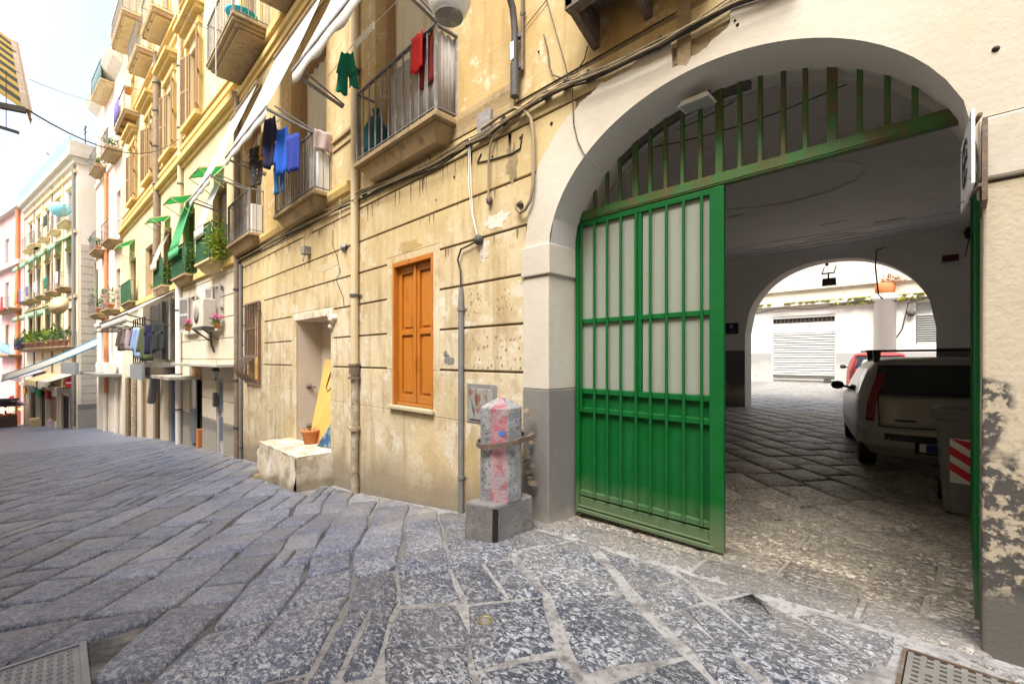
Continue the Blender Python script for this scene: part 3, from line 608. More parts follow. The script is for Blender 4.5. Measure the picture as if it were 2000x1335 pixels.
# ---- walled niche doorway
mb = MB(); n0, n1, nz0, nz1 = nic
ND = .47; mb.quad((n0 + .001, ND, -.6), (n1 - .001, ND, -.6), (n1 - .001, ND, nz1), (n0 + .001, ND, nz1)); mb.quad((n0 + .001, 0, -.6), (n0 + .001, ND, -.6), (n0 + .001, ND, nz1), (n0 + .001, 0, nz1)); mb.quad((n1 - .001, ND, -.6), (n1 - .001, 0, -.6), (n1 - .001, 0, nz1), (n1 - .001, ND, nz1))
mb.quad((n0, 0, nz1 - .001), (n0, ND, nz1 - .001), (n1, ND, nz1 - .001), (n1, 0, nz1 - .001))
nch = part('niche', mb, M['niche'], A, 'deep empty doorway recess with bare plaster sides')
mb = MB()
for x, z, r in ((n1 + .03, 2.25, .07), (n1 + .12, 2.20, .09), (n1 + .20, 2.22, .06), (n1 + .05, 2.08, .06)): mb.lathe([(0, -r), (r * .8, -r * .5), (r, 0), (r * .7, r * .6), (0, r * .9)], (x, -.03, z), 7)
part('broken_lintel_lump', mb, M['step'], nch)
mb = MB(); mb.box(n0 - .1, n1 + .05, -.03, .05, nz1, nz1 + .13); bevel(part('lintel', mb, M['step'], nch), .015, 2)
for z in (1.0, .22):
    mb = MB(); mb.tube([(n0 + .01, .22, z), (n0 + .08, .24, z + .01), (n0 + .14, .30, z - .02)], .018, 6); mb.lathe([(0, -.05), (.05, -.03), (.05, .03), (0, .05)], (n0 + .01, .22, z), 7); part('hinge', mb, M['rusty'], nch)
# ---- barred window with bulging grille
g0, g1, gz0, gz1 = gri
wf = part('window', MB().box(g0, g1, .14, .18, gz0, gz1), M['orange_wood'], A, 'narrow window behind a rusty bulging iron grille')
mb = MB(); mb.box(g0 + .06, (g0 + g1) / 2 - .03, .12, .138, gz0 + .06, gz1 - .06); mb.box((g0 + g1) / 2 + .03, g1 - .06, .12, .138, gz0 + .06, gz1 - .06); part('shutter', mb, M['board'], wf)
mb = MB()
for x in (g0 - .02, g1 + .02): mb.bar((x, -.06, gz0 - .02), (x, -.06, gz1 + .02), .045)
for z in (gz0 - .01, 1.62, 2.25, gz1 + .01): mb.bar((g0 - .02, -.06, z), (g1 + .02, -.06, z), .035)
for i in range(8):
    x = g0 + .06 + (g1 - g0 - .12) * i / 7
    mb.tube([(x, -.06, gz1), (x, -.06, 1.62)], .011, 6)
    mb.tube([(x, -.06, 1.62)] + [(x, -.06 - .27 * math.sin(math.pi * t) ** .8, 1.62 - .62 * t) for t in (.1, .25, .4, .55, .7, .85, .95)] + [(x, -.06, gz0)], .011, 6)
part('grille', mb, M['rusty'], wf)
mb = MB(); mb.bar((g1 + .02, -.04, 2.64), (g1 + .75, -.5, 2.62), .02); part('bracket_arm', mb, M['rusty'], A)

def patch(u, v, rw, rh, m, seed, y=-.0245, n=16):
    r_ = random.Random(seed); x, z = FA.px(u, v, -.024); pts = []
    for k in range(n): t = 2 * math.pi * k / n; q = r_.uniform(.55, 1.15); pts.append((x + rw * q * math.cos(t), z + rh * q * math.sin(t)))
    part('plaster_patch', MB().poly(pts, 'y', y, y + .004), M[m], A)
for a in ((945, 490, .10, .14, 'step', 1), (876, 703, .10, .07, 'dado', 2), (870, 690, .05, .04, 'dado', 3), (800, 480, .30, .10, 'plaster_up', 4), (690, 790, .16, .35, 'step', 5), (600, 455, .25, .12, 'plaster_up', 6), (555, 560, .22, .10, 'sill', 7), (970, 430, .22, .10, 'step', 8), (1000, 320, .10, .22, 'bare', 9), (760, 640, .06, .16, 'sill', 10), (880, 880, .10, .22, 'step', 11), (640, 520, .5, .08, 'sill', 12), (545, 800, .12, .3, 'sill', 13)): patch(*a)
mb = MB()
for r in range(4):
    for c in range(11):
        if rnd.random() < .35: continue
        x, z = FA.px(925 + 9 * c + rnd.uniform(-2, 2), 662 + 18 * r + rnd.uniform(-4, 4), -.024); s_ = rnd.uniform(.008, .02); mb.mesh([(x - s_, -.0228, z - s_), (x + s_, -.0228, z - s_ * .6), (x + s_ * .8, -.0228, z + s_), (x - s_ * .6, -.0228, z + s_ * .8)], [(0, 1, 2, 3)])
for k in range(60):
    x, z = FA.px(rnd.choice((rnd.uniform(915, 940), rnd.uniform(970, 1005))), rnd.uniform(562, 615), -.024); s_ = rnd.uniform(.004, .010); mb.mesh([(x - s_, -.0228, z - 2 * s_), (x + s_, -.0228, z - s_ * 1.6), (x + s_ * .8, -.0228, z + s_), (x - s_ * .6, -.0228, z + s_ * .8)], [(0, 1, 2, 3)])
stuff(part('chipped_plaster', mb, M['bare'], A))
mb = MB()
for k in range(190):
    zt = rnd.choice((3.81, 3.81, 3.81, 3.31, 2.83, 4.05)); s_ = rnd.uniform(-12.6, -3.1); w_ = rnd.uniform(.006, .02); l_ = rnd.uniform(.04, .26) * (1.0 if zt > 3.5 else .5)
    if any(b[0] - .05 < s_ < b[1] + .05 and b[2] < zt < b[3] + .1 for b in blocks) or (zt > 3.2 and s_ > -3.2): continue
    mb.mesh([(s_ - w_, -.0228, zt), (s_ + w_, -.0228, zt), (s_ + w_ * .3, -.0228, zt - l_), (s_ - w_ * .4, -.0228, zt - l_ * .9)], [(0, 3, 2, 1)])
stuff(part('drip_stains', mb, M['groove'], A))
# ---- passage through the building, its far arch, and the courtyard behind
PX0, PX1, PYB, PZ = -5.9, 1.5, 10.8, 4.44                     # y here is depth behind the facade
mb = MB()
mb.quad((PX0, .6, -.6), (PX0, PYB, -.6), (PX0, PYB, PZ), (PX0, .6, PZ)); mb.quad((PX1, PYB, -.6), (PX1, .6, -.6), (PX1, .6, PZ), (PX1, PYB, PZ))
for a, c in ((PX0, xs[0]), (xs[-1], PX1)): mb.quad((c, .6, -.6), (a, .6, -.6), (a, .6, PZ), (c, .6, PZ))
for a, c in zip(xs, xs[1:]): mb.quad((c, .6, arch(c)), (a, .6, arch(a)), (a, .6, PZ), (c, .6, PZ))
BA_C, BA_W, BA_Z, BA_R = -2.43, 2.02, 2.25, 1.86
def barch(x): t = (x - BA_C) / BA_W; return BA_Z + BA_R * math.sqrt(max(0, 1 - abs(t) ** 2.2))
bx = [BA_C - BA_W + 2 * BA_W * i / 36 for i in range(37)]
for a, c in ((PX0, bx[0]), (bx[-1], PX1)): mb.quad((a, PYB, 1.78), (c, PYB, 1.78), (c, PYB, PZ), (a, PYB, PZ))
for a, c in zip(bx, bx[1:]): mb.quad((a, PYB, barch(a)), (c, PYB, barch(c)), (c, PYB, PZ), (a, PYB, PZ))
part('passage_wall', mb, M['passage'], A)
mb = MB()
for a, c in ((PX0, bx[0]), (bx[-1], PX1)): mb = MB(); mb.quad((a, PYB - .006, -.6), (c, PYB - .006, -.6), (c, PYB - .006, 1.78), (a, PYB - .006, 1.78)); mb.quad((a, PYB - .006, 1.78), (c, PYB - .006, 1.78), (c, PYB, 1.78), (a, PYB, 1.78)); part('passage_dado', mb, M['passage_dado'], A)
mb = MB()
for a, c in zip(bx, bx[1:]): mb.mesh([(a, PYB, barch(a)), (a, PYB + .55, barch(a)), (c, PYB + .55, barch(c)), (c, PYB, barch(c))], [(0, 1, 2, 3)], 0, True)
for x in (bx[0], bx[-1]): mb.quad((x, PYB, -.6), (x, PYB + .55, -.6), (x, PYB + .55, BA_Z), (x, PYB, BA_Z))
part('inner_arch', mb, M['white'], A)
mb = MB()
for a, c in ((-9, bx[0]), (bx[-1], 6)): mb.quad((c, PYB + .55, -.6), (a, PYB + .55, -.6), (a, PYB + .55, 6.5), (c, PYB + .55, 6.5))
for a, c in zip(bx, bx[1:]): mb.quad((c, PYB + .55, barch(c)), (a, PYB + .55, barch(a)), (a, PYB + .55, 6.5), (c, PYB + .55, 6.5))
mb.quad((-9, 3, 6.5), (6, 3, 6.5), (6, PYB + .55, 6.5), (-9, PYB + .55, 6.5)); mb.quad((-9, .6, -.6), (-9, PYB + .55, -.6), (-9, PYB + .55, 6.5), (-9, .6, 6.5)); mb.quad((6, .0, -.6), (6, PYB + .55, -.6), (6, PYB + .55, 6.5), (6, .0, 6.5))  # unseen upper part kept low so more daylight enters the courtyard
part('courtyard_front', mb, M['court'], A)
# ceiling with its moulded plaster frame
mb = MB(); mb.quad((PX0, .6, PZ), (PX1, .6, PZ), (PX1, PYB, PZ), (PX0, PYB, PZ)); ce = part('passage_ceiling', mb, M['passage'], A)
mb = MB()
for o1, t in ((.55, .035), (.85, .02), (1.5, .012)):
    a, c, e, f = PX0 + o1, PX1 - o1, .6 + o1, PYB - o1
    for p, q in (((a, e), (c, e)), ((c, e), (c, f)), ((c, f), (a, f)), ((a, f), (a, e))): mb.bar((p[0], p[1], PZ - t / 2), (q[0], q[1], PZ - t / 2), .08, t)
for cx in (-2.2,):
    for k in range(12):
        t0, t1 = 2 * math.pi * k / 12, 2 * math.pi * (k + 1) / 12
        mb.bar((cx + .5 * math.cos(t0), PYB - 1.1 + .16 * math.sin(t0), PZ - .01), (cx + .5 * math.cos(t1), PYB - 1.1 + .16 * math.sin(t1), PZ - .01), .04, .02)
        mb.bar((cx + 1.2 * math.cos(t0), 5.4 + .9 * math.sin(t0), PZ - .01), (cx + 1.2 * math.cos(t1), 5.4 + .9 * math.sin(t1), PZ - .01), .05, .02)
part('ceiling_moulding', mb, M['passage'], ce)
mb = MB(); mb.poly([(PYB, 4.15), (PYB - .02, 4.15), (PYB - .05, 4.28), (PYB - .2, 4.4), (PYB - .2, 4.438), (PYB, 4.438)], 'x', PX0, PX1); part('ceiling_cove', mb, M['passage'], A)
mb = MB()
for k in range(5):
    x, y = rnd.uniform(PX0 + 2, PX1 - .4), rnd.uniform(4.0, 9.6); l = rnd.uniform(.2, .7); mb.bar((x, y, PZ - .003), (x + l, y + rnd.uniform(-.03, .03), PZ - .003), rnd.uniform(.03, .07), .006)
stuff(part('flaked_paint', mb, mat('bare_ceiling', (.36, .33, .29), .9), ce))
# ================================================================== gate
GY = .36                                                       # gate plane, depth behind the facade
lx = lambda u: FA.S(u, GY)
def gate_leaf(root, x0, x1, zb, zt, bars, wide, old=False):
    g = M['green']; d = 1 if x1 > x0 else -1
    mb = MB(); mb.box(x0, x0 + .045, GY - .03, GY + .03, zb, zt).box(x1 - .075, x1, GY - .03, GY + .03, zb, zt); mb.box(x0 + .046, x1 - .076, GY - .025, GY + .03, zt - .05, zt); mb.box(x0 + .046, x1 - .076, GY - .02, GY + .03, zb, zb + .16)
    bevel(part('frame', mb, g, root), .005, 2)
    mb = MB(); mb.box(x1 - .095, x1 + .012, GY - .045, GY - .0305, zb + .02, zt - .01); bevel(part('meeting_strip', mb, g, root), .004, 2)
    for z, h in ((1.905, .045), (1.235, .05), (1.055, .05), (zb + .20, .05)):
        mb = MB(); mb.box(x0 + .047, x1 - .077, GY - .022, GY + .02, z - h / 2, z + h / 2); bevel(part('rail', mb, g, root), .005)
    mb = MB(); mb.box(x0 + .046, x1 - .076, GY + .012, GY + .022, zb + .16, 1.21); part('sheet_panel', mb, g, root)
    xm = wide
    mb = MB(); mb.box(xm - .03, xm + .028, GY - .024, GY + .02, 1.262, zt - .052); bevel(part('mid_stile', mb, g, root), .005)
    for a, c in ((x0 + .046, xm - .031), (xm + .029, x1 - .076)):
        for e, f in ((1.262, 1.88), (1.93, zt - .051)):
            mb = MB(); mb.box(a, c, GY + .004, GY + .010, e, f); part('pane', mb, M['panel'], root)
    mb = MB(); mb.box(x0 + .03, x1 - .06, GY - .05, GY - .022, zb + .02, zb + .055); mb.box(x0 + .03, x1 - .06, GY - .042, GY - .022, zb + .065, zb + .085); bevel(part('kick_rail', mb, g, root), .006, 2)
    first = None
    for i, x in enumerate(bars):
        z0 = 1.04 if i == 0 else zb + .19
        mb = MB(); mb.tube([(x, GY - .036, z0), (x, GY - .036, zt - .035)], .0125, 8); part('bar', mb, g, root)
gl0, gl1 = -2.665, lx(1414.6)
gate = thing('metal_gate', 'closed green barred gate leaf with frosted panels above a sheet metal foot', 'gate', FA, ((gl0 + gl1) / 2, GY, .05))
gate_leaf(gate, gl0, gl1, .055, 2.865, [lx(u) for u in (1139.6, 1165, 1190, 1216.4, 1246, 1274, 1305.6, 1339, 1374)], lx(1247) + .012)
gate2 = thing('metal_gate', 'open green gate leaf folded back beside the right pier, seen edge on', 'gate', FA, (.04, GY + .7, .1)); gate2.location.x += .062
mb = MB(); mb.box(-.012, .045, GY + .0, GY + .06, .10, 2.86).box(-.012, .045, GY + 1.30, GY + 1.37, .10, 2.86).box(-.010, .04, GY + .061, GY + 1.299, 2.81, 2.86).box(-.010, .04, GY + .061, GY + 1.299, .10, .26); bevel(part('frame', mb, M['green'], gate2), .005)
mb = MB(); mb.box(.012, .022, GY + .061, GY + 1.299, .261, 1.24); part('sheet_panel', mb, M['green'], gate2)
mb = MB(); mb.box(.012, .018, GY + .061, GY + 1.299, 1.26, 2.808); part('pane', mb, M['panel'], gate2)
for i in range(8):
    mb = MB(); y = GY + .14 + 1.1 * i / 7; mb.tube([(-.004, y, .262), (-.004, y, 2.808)], .0125, 8); part('bar', mb, M['green'], gate2)
fan = thing('fanlight_grille', 'worn green bars filling the top of the archway above the gate', 'grille', FA, (ARC_C, GY, 2.87))
mb = MB(); mb.box(ARC_C - ARC_W - .02, ARC_C + ARC_W + .0, GY - .03, GY + .035, 2.872, 2.962); mb.box(ARC_C - ARC_W, ARC_C + ARC_W - .02, GY - .036, GY - .0305, 2.885, 2.945); bevel(part('lintel_bar', mb, M['green_old'], fan), .006)
for u in (1162, 1186, 1211, 1241, 1270, 1300, 1333, 1368, 1405, 1445, 1485, 1530, 1573, 1625, 1679, 1733, 1787):
    x = lx(u); wdt = .056 if u in (1241, 1405, 1625) else .030
    mb = MB(); mb.box(x - wdt / 2, x + wdt / 2, GY - .012, GY + .014, 2.90, arch(x) + .03); bevel(part('bar', mb, M['green_old'], fan), .003)
# rusty arch frame behind the bars and a flood lamp hung from it
mb = MB(); pts = [(x, GY + .02, arch(x) - .03) for x in (-2.2, -2.0, -1.8, -1.6, -1.45, -1.3, -1.1)]
for p, q in zip(pts, pts[1:]): mb.bar(p, q, .05, .05)
part('arch_frame', mb, M['iron'], fan)
fl = thing('flood_lamp', 'small white flood lamp fixed under the crown of the arch', 'lamp', FA, (-1.42, .24, 3.28))
mb = MB(); x, z = FA.px(1360, 200, .2); mb.taper(x - .12, x + .13, .12, .28, z - .02, x - .09, x + .10, .15, .25, z + .03); bevel(part('housing', mb, M['white_paint'], fl), .006)
mb = MB(); mb.box(x - .10, x + .11, .135, .265, z - .024, z - .0205); part('glass', mb, M['glass_pale'], fl)
mb = MB(); mb.bar((x - .05, .22, z + .03), (x - .05, .30, arch(x) + .0), .03); mb.bar((x - .06, .30, arch(x) - .012), (x + .06, .32, arch(x) - .012), .04, .02); part('bracket', mb, M['iron'], fl)
# hanging sign by the right springing
sg = thing('hanging_sign', 'white sign with a black outline monogram jutting out beside the right springing of the arch', 'sign', FA, (.05, -.1, 2.6))
def SG(a, h): return (-.004 + .034 * (1 - a), .16 - .50 * (1 - a), 2.33 + .33 * h)   # a: 0 street end .. 1 inner end
mb = MB(); q = [SG(0, 0), SG(1, -.04), SG(1, 1.0), SG(0, 1)]
mb.mesh([(x, y, z) for x, y, z in q] + [(x + .012, y, z) for x, y, z in q], [(0, 3, 2, 1), (4, 5, 6, 7), (0, 1, 5, 4), (1, 2, 6, 5), (2, 3, 7, 6), (3, 0, 4, 7)]); part('plate', mb, M['white_paint'], sg)
mb = MB()
def stroke(pts, wd=.012):
    pp = [Vector(SG(a, h)) + Vector((-.004, 0, 0)) for a, h in pts]
    for p, q in zip(pp, pp[1:]): mb.bar(p, q, wd, .004, 0, (1, 0, 0))
stroke([(.30, .70), (.36, .80), (.52, .80), (.70, .72), (.70, .30), (.62, .20), (.40, .24), (.30, .34)]); stroke([(.30, .52), (.70, .50)]); stroke([(.30, .62), (.30, .52)]); stroke([(.48, .80), (.48, .52)]); stroke([(.52, .50), (.52, .22)])
part('monogram', mb, M['black'], sg)
mb = MB()
for a in (.08, .92):
    for h in (.1, .9): mb.lathe([(.006, -.003), (.006, .003)], SG(a, h), 8, ax=(1, 0, 0))
part('screw', mb, M['iron'], sg)
mb = MB(); mb.box(.066, .085, -.2, .2, 2.28, 2.66); mb.bar((.06, -.25, 2.66), (.01, .02, 2.66), .014); mb.bar((.06, -.25, 2.34), (.01, .02, 2.34), .014); part('bracket', mb, M['rusty'], sg)

# things inside the passage
def PBk(u, v, y=PYB - .02): return FA.px(u, v, y)
x0, z0 = PBk(1415, 652); x1, z1 = PBk(1442, 630)
ps = thing('wall_sign', 'small dark blue sign with pale marks and an arrow inside the passage', 'sign', FA, (x0, PYB, z0))
mb = MB(); mb.box(x0 - .1, x1, PYB - .03, PYB - .008, z0, z1); part('plate', mb, M['sign_blue'], ps)
mb = MB(); cx = (x0 + x1) / 2
for k in range(10):
    t0, t1 = 2 * math.pi * k / 10, 2 * math.pi * (k + 1) / 10; mb.bar((cx + .055 * math.cos(t0), PYB - .033, z1 - .1 + .055 * math.sin(t0)), (cx + .055 * math.cos(t1), PYB - .033, z1 - .1 + .055 * math.sin(t1)), .012, .004)
mb.bar((cx - .02, PYB - .033, z1 - .14), (cx - .02, PYB - .033, z1 - .06), .012, .004); mb.bar((cx - .02, PYB - .033, z1 - .10), (cx + .05, PYB - .033, z1 - .10), .012, .004); mb.bar((cx + .02, PYB - .033, z1 - .14), (cx + .02, PYB - .033, z1 - .06), .012, .004)
mb.bar((cx - .13, PYB - .033, z0 + .06), (cx + .1, PYB - .033, z0 + .06), .014, .004); mb.bar((cx + .1, PYB - .033, z0 + .06), (cx + .06, PYB - .033, z0 + .085), .012, .004); mb.bar((cx + .1, PYB - .033, z0 + .06), (cx + .06, PYB - .033, z0 + .035), .012, .004)
part('pale_marks', mb, M['white_paint'], ps)
x, z = PBk(1618, 545, PYB - .3)
hl = thing('hanging_lantern', 'dark flood lamp hanging from the crown of the inner arch', 'lamp', FA, (x, PYB - .3, z))
mb = MB(); mb.taper(x - .13, x + .16, PYB - .36, PYB - .22, z - .16, x - .12, x + .15, PYB - .34, PYB - .24, z + .02); part('housing', mb, M['iron'], hl)
mb = MB(); mb.tube([(x, PYB - .3, z + .02), (x, PYB - .3, z + .14)], .02); mb.bar((x - .15, PYB - .3, z + .15), (x + .13, PYB - .3, z + .15), .05, .03); mb.bar((x - .13, PYB - .3, z + .16), (x - .13, PYB - .05, z + .36), .02); mb.bar((x + .12, PYB - .3, z + .16), (x + .12, PYB - .05, z + .36), .02); mb.lathe([(0, -.05), (.05, 0), (0, .06)], (x - .06, PYB - .14, z + .40), 8); part('hanger', mb, M['iron'], hl)
mb = MB(); xc, zc = PBk(1712, 488); xe, ze = PBk(1905, 462); xb, zb_ = PBk(1716, 575)
mb.tube([(xe + .5, PYB - .02, ze + .05), (xe, PYB - .02, ze), (xc + 1, PYB - .02, zc + .2), (xc, PYB - .02, zc), (xc - .02, PYB - .04, zc - .4), (xb, PYB - .06, zb_), (xb + .08, PYB - .06, zb_ - .12)], .018, 6)
solo('dangling_cable', mb, M['cable'], 'dark cable dropping across the right of the inner arch', 'cable', FA, (xc, PYB, zc))
x, z = PBk(1857, 505); mb = MB(); mb.box(x - .14, x + .13, PYB - .12, PYB - .01, z - .06, z + .07); solo('alarm_box', bevel and mb, flat('maroon_box', (.10, .025, .02), .6), 'small maroon box high on the passage wall right of the inner arch', 'alarm box', FA, (x, PYB, z))
x, z = PBk(1898, 458); mb = MB(); mb.lathe([(0, -.18), (.1, -.12), (.13, 0), (.1, .1), (0, .14)], (x, PYB - .25, z), 10); mb.bar((x, PYB - .25, z + .1), (x + .3, PYB - .02, z + .25), .05); mb.tube([(x - .05, PYB - .2, z - .15), (x - .1, PYB - .15, z - .5)], .01, 5); solo('ceiling_lamp', mb, M['black'], 'black lamp in the top right corner of the passage', 'lamp', FA, (x, PYB - .25, z))
for k, (uv0, uv1) in enumerate((((1200, 292), (1560, 118)), ((1205, 300), (1760, 118)))):
    a = FA.px(*uv0, 1.2); c = FA.px(*uv1, 1.6); mb = MB()
    mb.tube([(a[0] - .8, 1.2, PZ - .02)] + [(a[0] + (c[0] - a[0]) * t, 1.2 + .4 * t, a[1] + (c[1] - a[1]) * t - .12 * math.sin(math.pi * t)) for t in [i / 8 for i in range(9)]] + [(c[0] + .4, 1.7, PZ - .02)], .006, 5)
    solo('sagging_cable', mb, M['cable'], ('lower' if k else 'upper') + ' of two thin cables sagging under the passage ceiling behind the fanlight', 'cable', FA, (a[0], 1.2, a[1]), 'cables under the passage ceiling')

# ---- courtyard
CY = 20.8                                                      # depth of the courtyard's far wall behind the facade
cr = thing('courtyard_building', 'white courtyard building with grey dado, old stained wall above and a moss-grown ledge', 'building', FA, (-4, CY, .3))
gx0, gzb = FA.px(1507, 747, CY); gx1, gzt = FA.px(1633, 612, CY); wx0, wzt = FA.px(1788, 590, CY); wzb = FA.px(1800, 672, CY)[1]; LZ = FA.px(1560, 598, CY)[1]; DZ = FA.px(1480, 690, CY)[1]
mb = MB(); wall_sheet(mb, -14, 4, DZ, LZ, [(gx0, gx1, DZ - 1, gzt), (wx0, wx0 + 1.4, wzb, wzt)], CY, .25); part('lower_wall', mb, M['court'], cr)
mb = MB(); mb.quad((-14, CY - .008, -.6), (gx0, CY - .008, -.6), (gx0, CY - .008, DZ), (-14, CY - .008, DZ)); mb.quad((gx1, CY - .008, -.6), (4, CY - .008, -.6), (4, CY - .008, DZ), (gx1, CY - .008, DZ)); mb.quad((gx0, CY - .008, -.6), (gx0, CY + .25, -.6), (gx0, CY + .25, DZ), (gx0, CY - .008, DZ)); mb.quad((gx1, CY + .25, -.6), (gx1, CY - .008, -.6), (gx1, CY - .008, DZ), (gx1, CY + .25, DZ)); part('dado', mb, M['court_grey'], cr)
mb = MB(); mb.quad((-14, CY + .2, LZ), (4, CY + .2, LZ), (4, CY + .2, 7), (-14, CY + .2, 7)); mb.box(-14, 4, CY + .05, CY + .19, LZ + .75, LZ + .86); part('upper_wall', mb, M['court_old'], cr)
mb = MB(); mb.box(-14, 4, CY - .25, CY + .2, LZ, LZ + .13); mb.box(-14, 4, CY - .1, CY + .2, LZ - .14, LZ - .002); bevel(part('ledge', mb, M['court_old'], cr), .02)
mb = MB()
for k in range(170):
    x = rnd.choice([rnd.uniform(-7.6, -6.4), rnd.uniform(-5.8, -3.6), rnd.uniform(-3.4, -.6)]); mb.lathe([(0, 0), (rnd.uniform(.05, .14), .01), (rnd.uniform(.03, .08), .06), (0, .09)], (x, CY - rnd.uniform(.05, .24), LZ + .12), 6)
for k in range(60): x = rnd.uniform(-4.2, -1.0); mb.leaf((x, CY - .25, LZ + .1), .3, .1, 0, -1.2)
stuff(part('moss', mb, M['moss'], cr)); 
for side in (-14, 4): pass
mb = MB(); mb.quad((-12, 11.35, -.6), (-12, CY, -.6), (-12, CY, 6), (-12, 11.35, 6)); mb.quad((4, CY, -.6), (4, 11.35, -.6), (4, 11.35, 6), (4, CY, 6)); part('side_wall', mb, M['court'], cr)  # unseen side walls, kept low so daylight reaches the passage
gd = part('garage_door', MB().box(gx0 + .02, gx1 - .02, CY + .18, CY + .22, gzb, gzt - .02), M['steel'], cr, 'closed grey roller shutter under a barred lunette')
zt = FA.px(1560, 650, CY)[1]; zf_ = FA.px(1560, 630, CY)[1]; n = 19
for k in range(n):
    za = gzb + .12 + (zt - gzb - .12) * k / n; zb_ = za + (zt - gzb - .12) / n; mb = MB(); mb.poly([(CY + .18, za + .01), (CY + .13, za + .03), (CY + .11, (za + zb_) / 2), (CY + .13, zb_ - .02), (CY + .18, zb_ - .005)], 'x', gx0 + .06, gx1 - .06); part('slat', mb, M['steel'], gd)
mb = MB(); mb.box(gx0 + .03, gx1 - .03, CY + .10, CY + .179, zt + .01, zf_); mb.box(gx0 - .05, gx0 + .05, CY + .02, CY + .18, gzb, gzt); mb.box(gx1 - .05, gx1 + .05, CY + .02, CY + .18, gzb, gzt); mb.box(gx0 + .051, gx1 - .051, CY + .04, CY + .18, gzt - .1, gzt - .01); part('frame', mb, M['white_paint'], gd)
mb = MB(); mb.box(gx0 + .06, gx1 - .06, CY + .12, CY + .179, zf_ + .02, gzt - .12); part('lunette', mb, M['dark_in'], gd)
mb = MB(); 
for k in range(14): x = gx0 + .2 + (gx1 - gx0 - .4) * k / 13; mb.bar((x, CY + .10, zf_ + .02), (x, CY + .10, gzt - .12), .03)
part('lunette_bars', mb, M['rusty'], gd)
mb = MB(); mb.box(gx1 - .45, gx1 - .2, CY + .03, CY + .11, gzb + .1, gzb + .26); part('lock', mb, M['iron'], gd)
wd = part('window', MB().box(wx0, wx0 + 1.4, CY + .16, CY + .2, wzb, wzt), M['glass_pale'], cr)
for k in range(13):
    z = wzb + (FA.px(1800, 615, CY)[1] - wzb) * k / 13; mb = MB(); mb.box(wx0 + .05, wx0 + 1.4, CY + .06, CY + .15, z + .01, z + .15); part('slat', mb, M['steel'], wd)
cxc, czt = FA.px(1728, 600, CY - .2); mb = MB(); mb.lathe([(.36, -1), (.36, czt - .1), (.42, czt - .08), (.48, czt), (.48, czt + .1), (.40, czt + .12), (.40, czt + .2)], (cxc, CY - .1, .35), 20); part('column', mb, M['court'], cr)
pu, pz = FA.px(1728, 560, CY - .3)
pt = thing('flower_pot', 'round terracotta pot with a dry plant on the mossy courtyard ledge', 'plant pot', FA, (pu, CY - .15, LZ + .13))
mb = MB(); mb.lathe([(.14, 0), (.30, .12), (.34, .32), (.30, .52), (.26, .56), (.22, .52), (.0, .48)], (pu, CY - .15, LZ + .13), 16); part('pot', mb, M['terracotta'], pt)
mb = MB()
for k in range(70): mb.leaf((pu + rnd.uniform(-.1, .5), CY - .15 + rnd.uniform(-.2, .2), LZ + .6 + rnd.uniform(-.05, .3)), .28, .05)
part('dry_stems', mb, flat('dry_leaf', (.34, .17, .08), .8), pt)
mb = MB(); x, z = FA.px(1780, 612, CY); mb.lathe([(.02, 0), (.12, .04), (.14, .12), (.10, .2), (0, .24)], (x, CY - .02, z), 12, ax=(0, -1, 0)); solo('wall_lamp', mb, M['iron'], 'round dark lamp on the white courtyard wall by the louvred window', 'lamp', FA, (x, CY, z))
mb = MB(); a = FA.px(1505, 590, CY - .3); mb.tube([(-9, CY - .3, LZ - .1)] + [(-9 + 8.5 * t, CY - .28, LZ - .12 + .25 * t - .18 * abs(math.sin(9 * t))) for t in [i / 24 for i in range(25)]] + [(-1.5, CY - .26, LZ - .2), (-1.7, CY - .02, LZ - 1.2), (-2.0, CY - .02, LZ - 1.8)], .025, 5); solo('loose_cable', mb, M['cable'], 'tangle of grey cable looping under the mossy ledge of the courtyard', 'cable', FA, (-5, CY - .3, LZ))

# ================================================================== street furniture by the wall
# stone bollard on its plinth
bo = thing('stone_bollard', 'weathered octagonal stone post with a washed red stripe standing by the arch', 'bollard', W, (-2.50, 2.42, .05))
BX, BY = -2.945, 2.80; br = .198
mb = MB(); a0 = R(22.5 + 45); 
def octa(r, z): return [(BX + r * math.cos(a0 + k * math.pi / 4 + R(-3)), BY + r * math.sin(a0 + k * math.pi / 4 + R(-3)), z) for k in range(8)]
lv = [(br, .30), (br * 1.005, .50), (br * .985, .72), (br * .995, .95), (br * .985, 1.115), (.03, 1.195)]
vs = [p for r, z in lv for p in octa(r, z)]
def face_mat(k): 
    t = math.degrees(math.atan2(*(lambda p: (p[1] - BY, p[0] - BX))(((octa(1, 0)[k][0] + octa(1, 0)[(k + 1) % 8][0]) / 2, (octa(1, 0)[k][1] + octa(1, 0)[(k + 1) % 8][1]) / 2))))
    return t
best = min(range(8), key=lambda k: abs(((face_mat(k) - (-46)) + 180) % 360 - 180))
for i in range(len(lv) - 1):
    for k in range(8): mb.mesh([vs[i * 8 + k], vs[i * 8 + (k + 1) % 8], vs[(i + 1) * 8 + (k + 1) % 8], vs[(i + 1) * 8 + k]], [(0, 1, 2, 3)], 1 if k == best else 0)
mb.mesh(vs[-8:], [tuple(range(8))], 1)
o = part('shaft', mb, [M['stone'], M['red_stone']], bo); weld(o, .002); bevel(o, .006, 1, 25)
p0, p1 = Vector(octa(br * .99, .9)[best]), Vector(octa(br * .99, .9)[(best + 1) % 8]); nn = ((p0 + p1) / 2 - Vector((BX, BY, .9))); nn.z = 0; nn.normalize(); tt = (p1 - p0).normalized(); c0 = (p0 + p1) / 2 + nn * .004 + tt * .02
mb = MB(); out = []
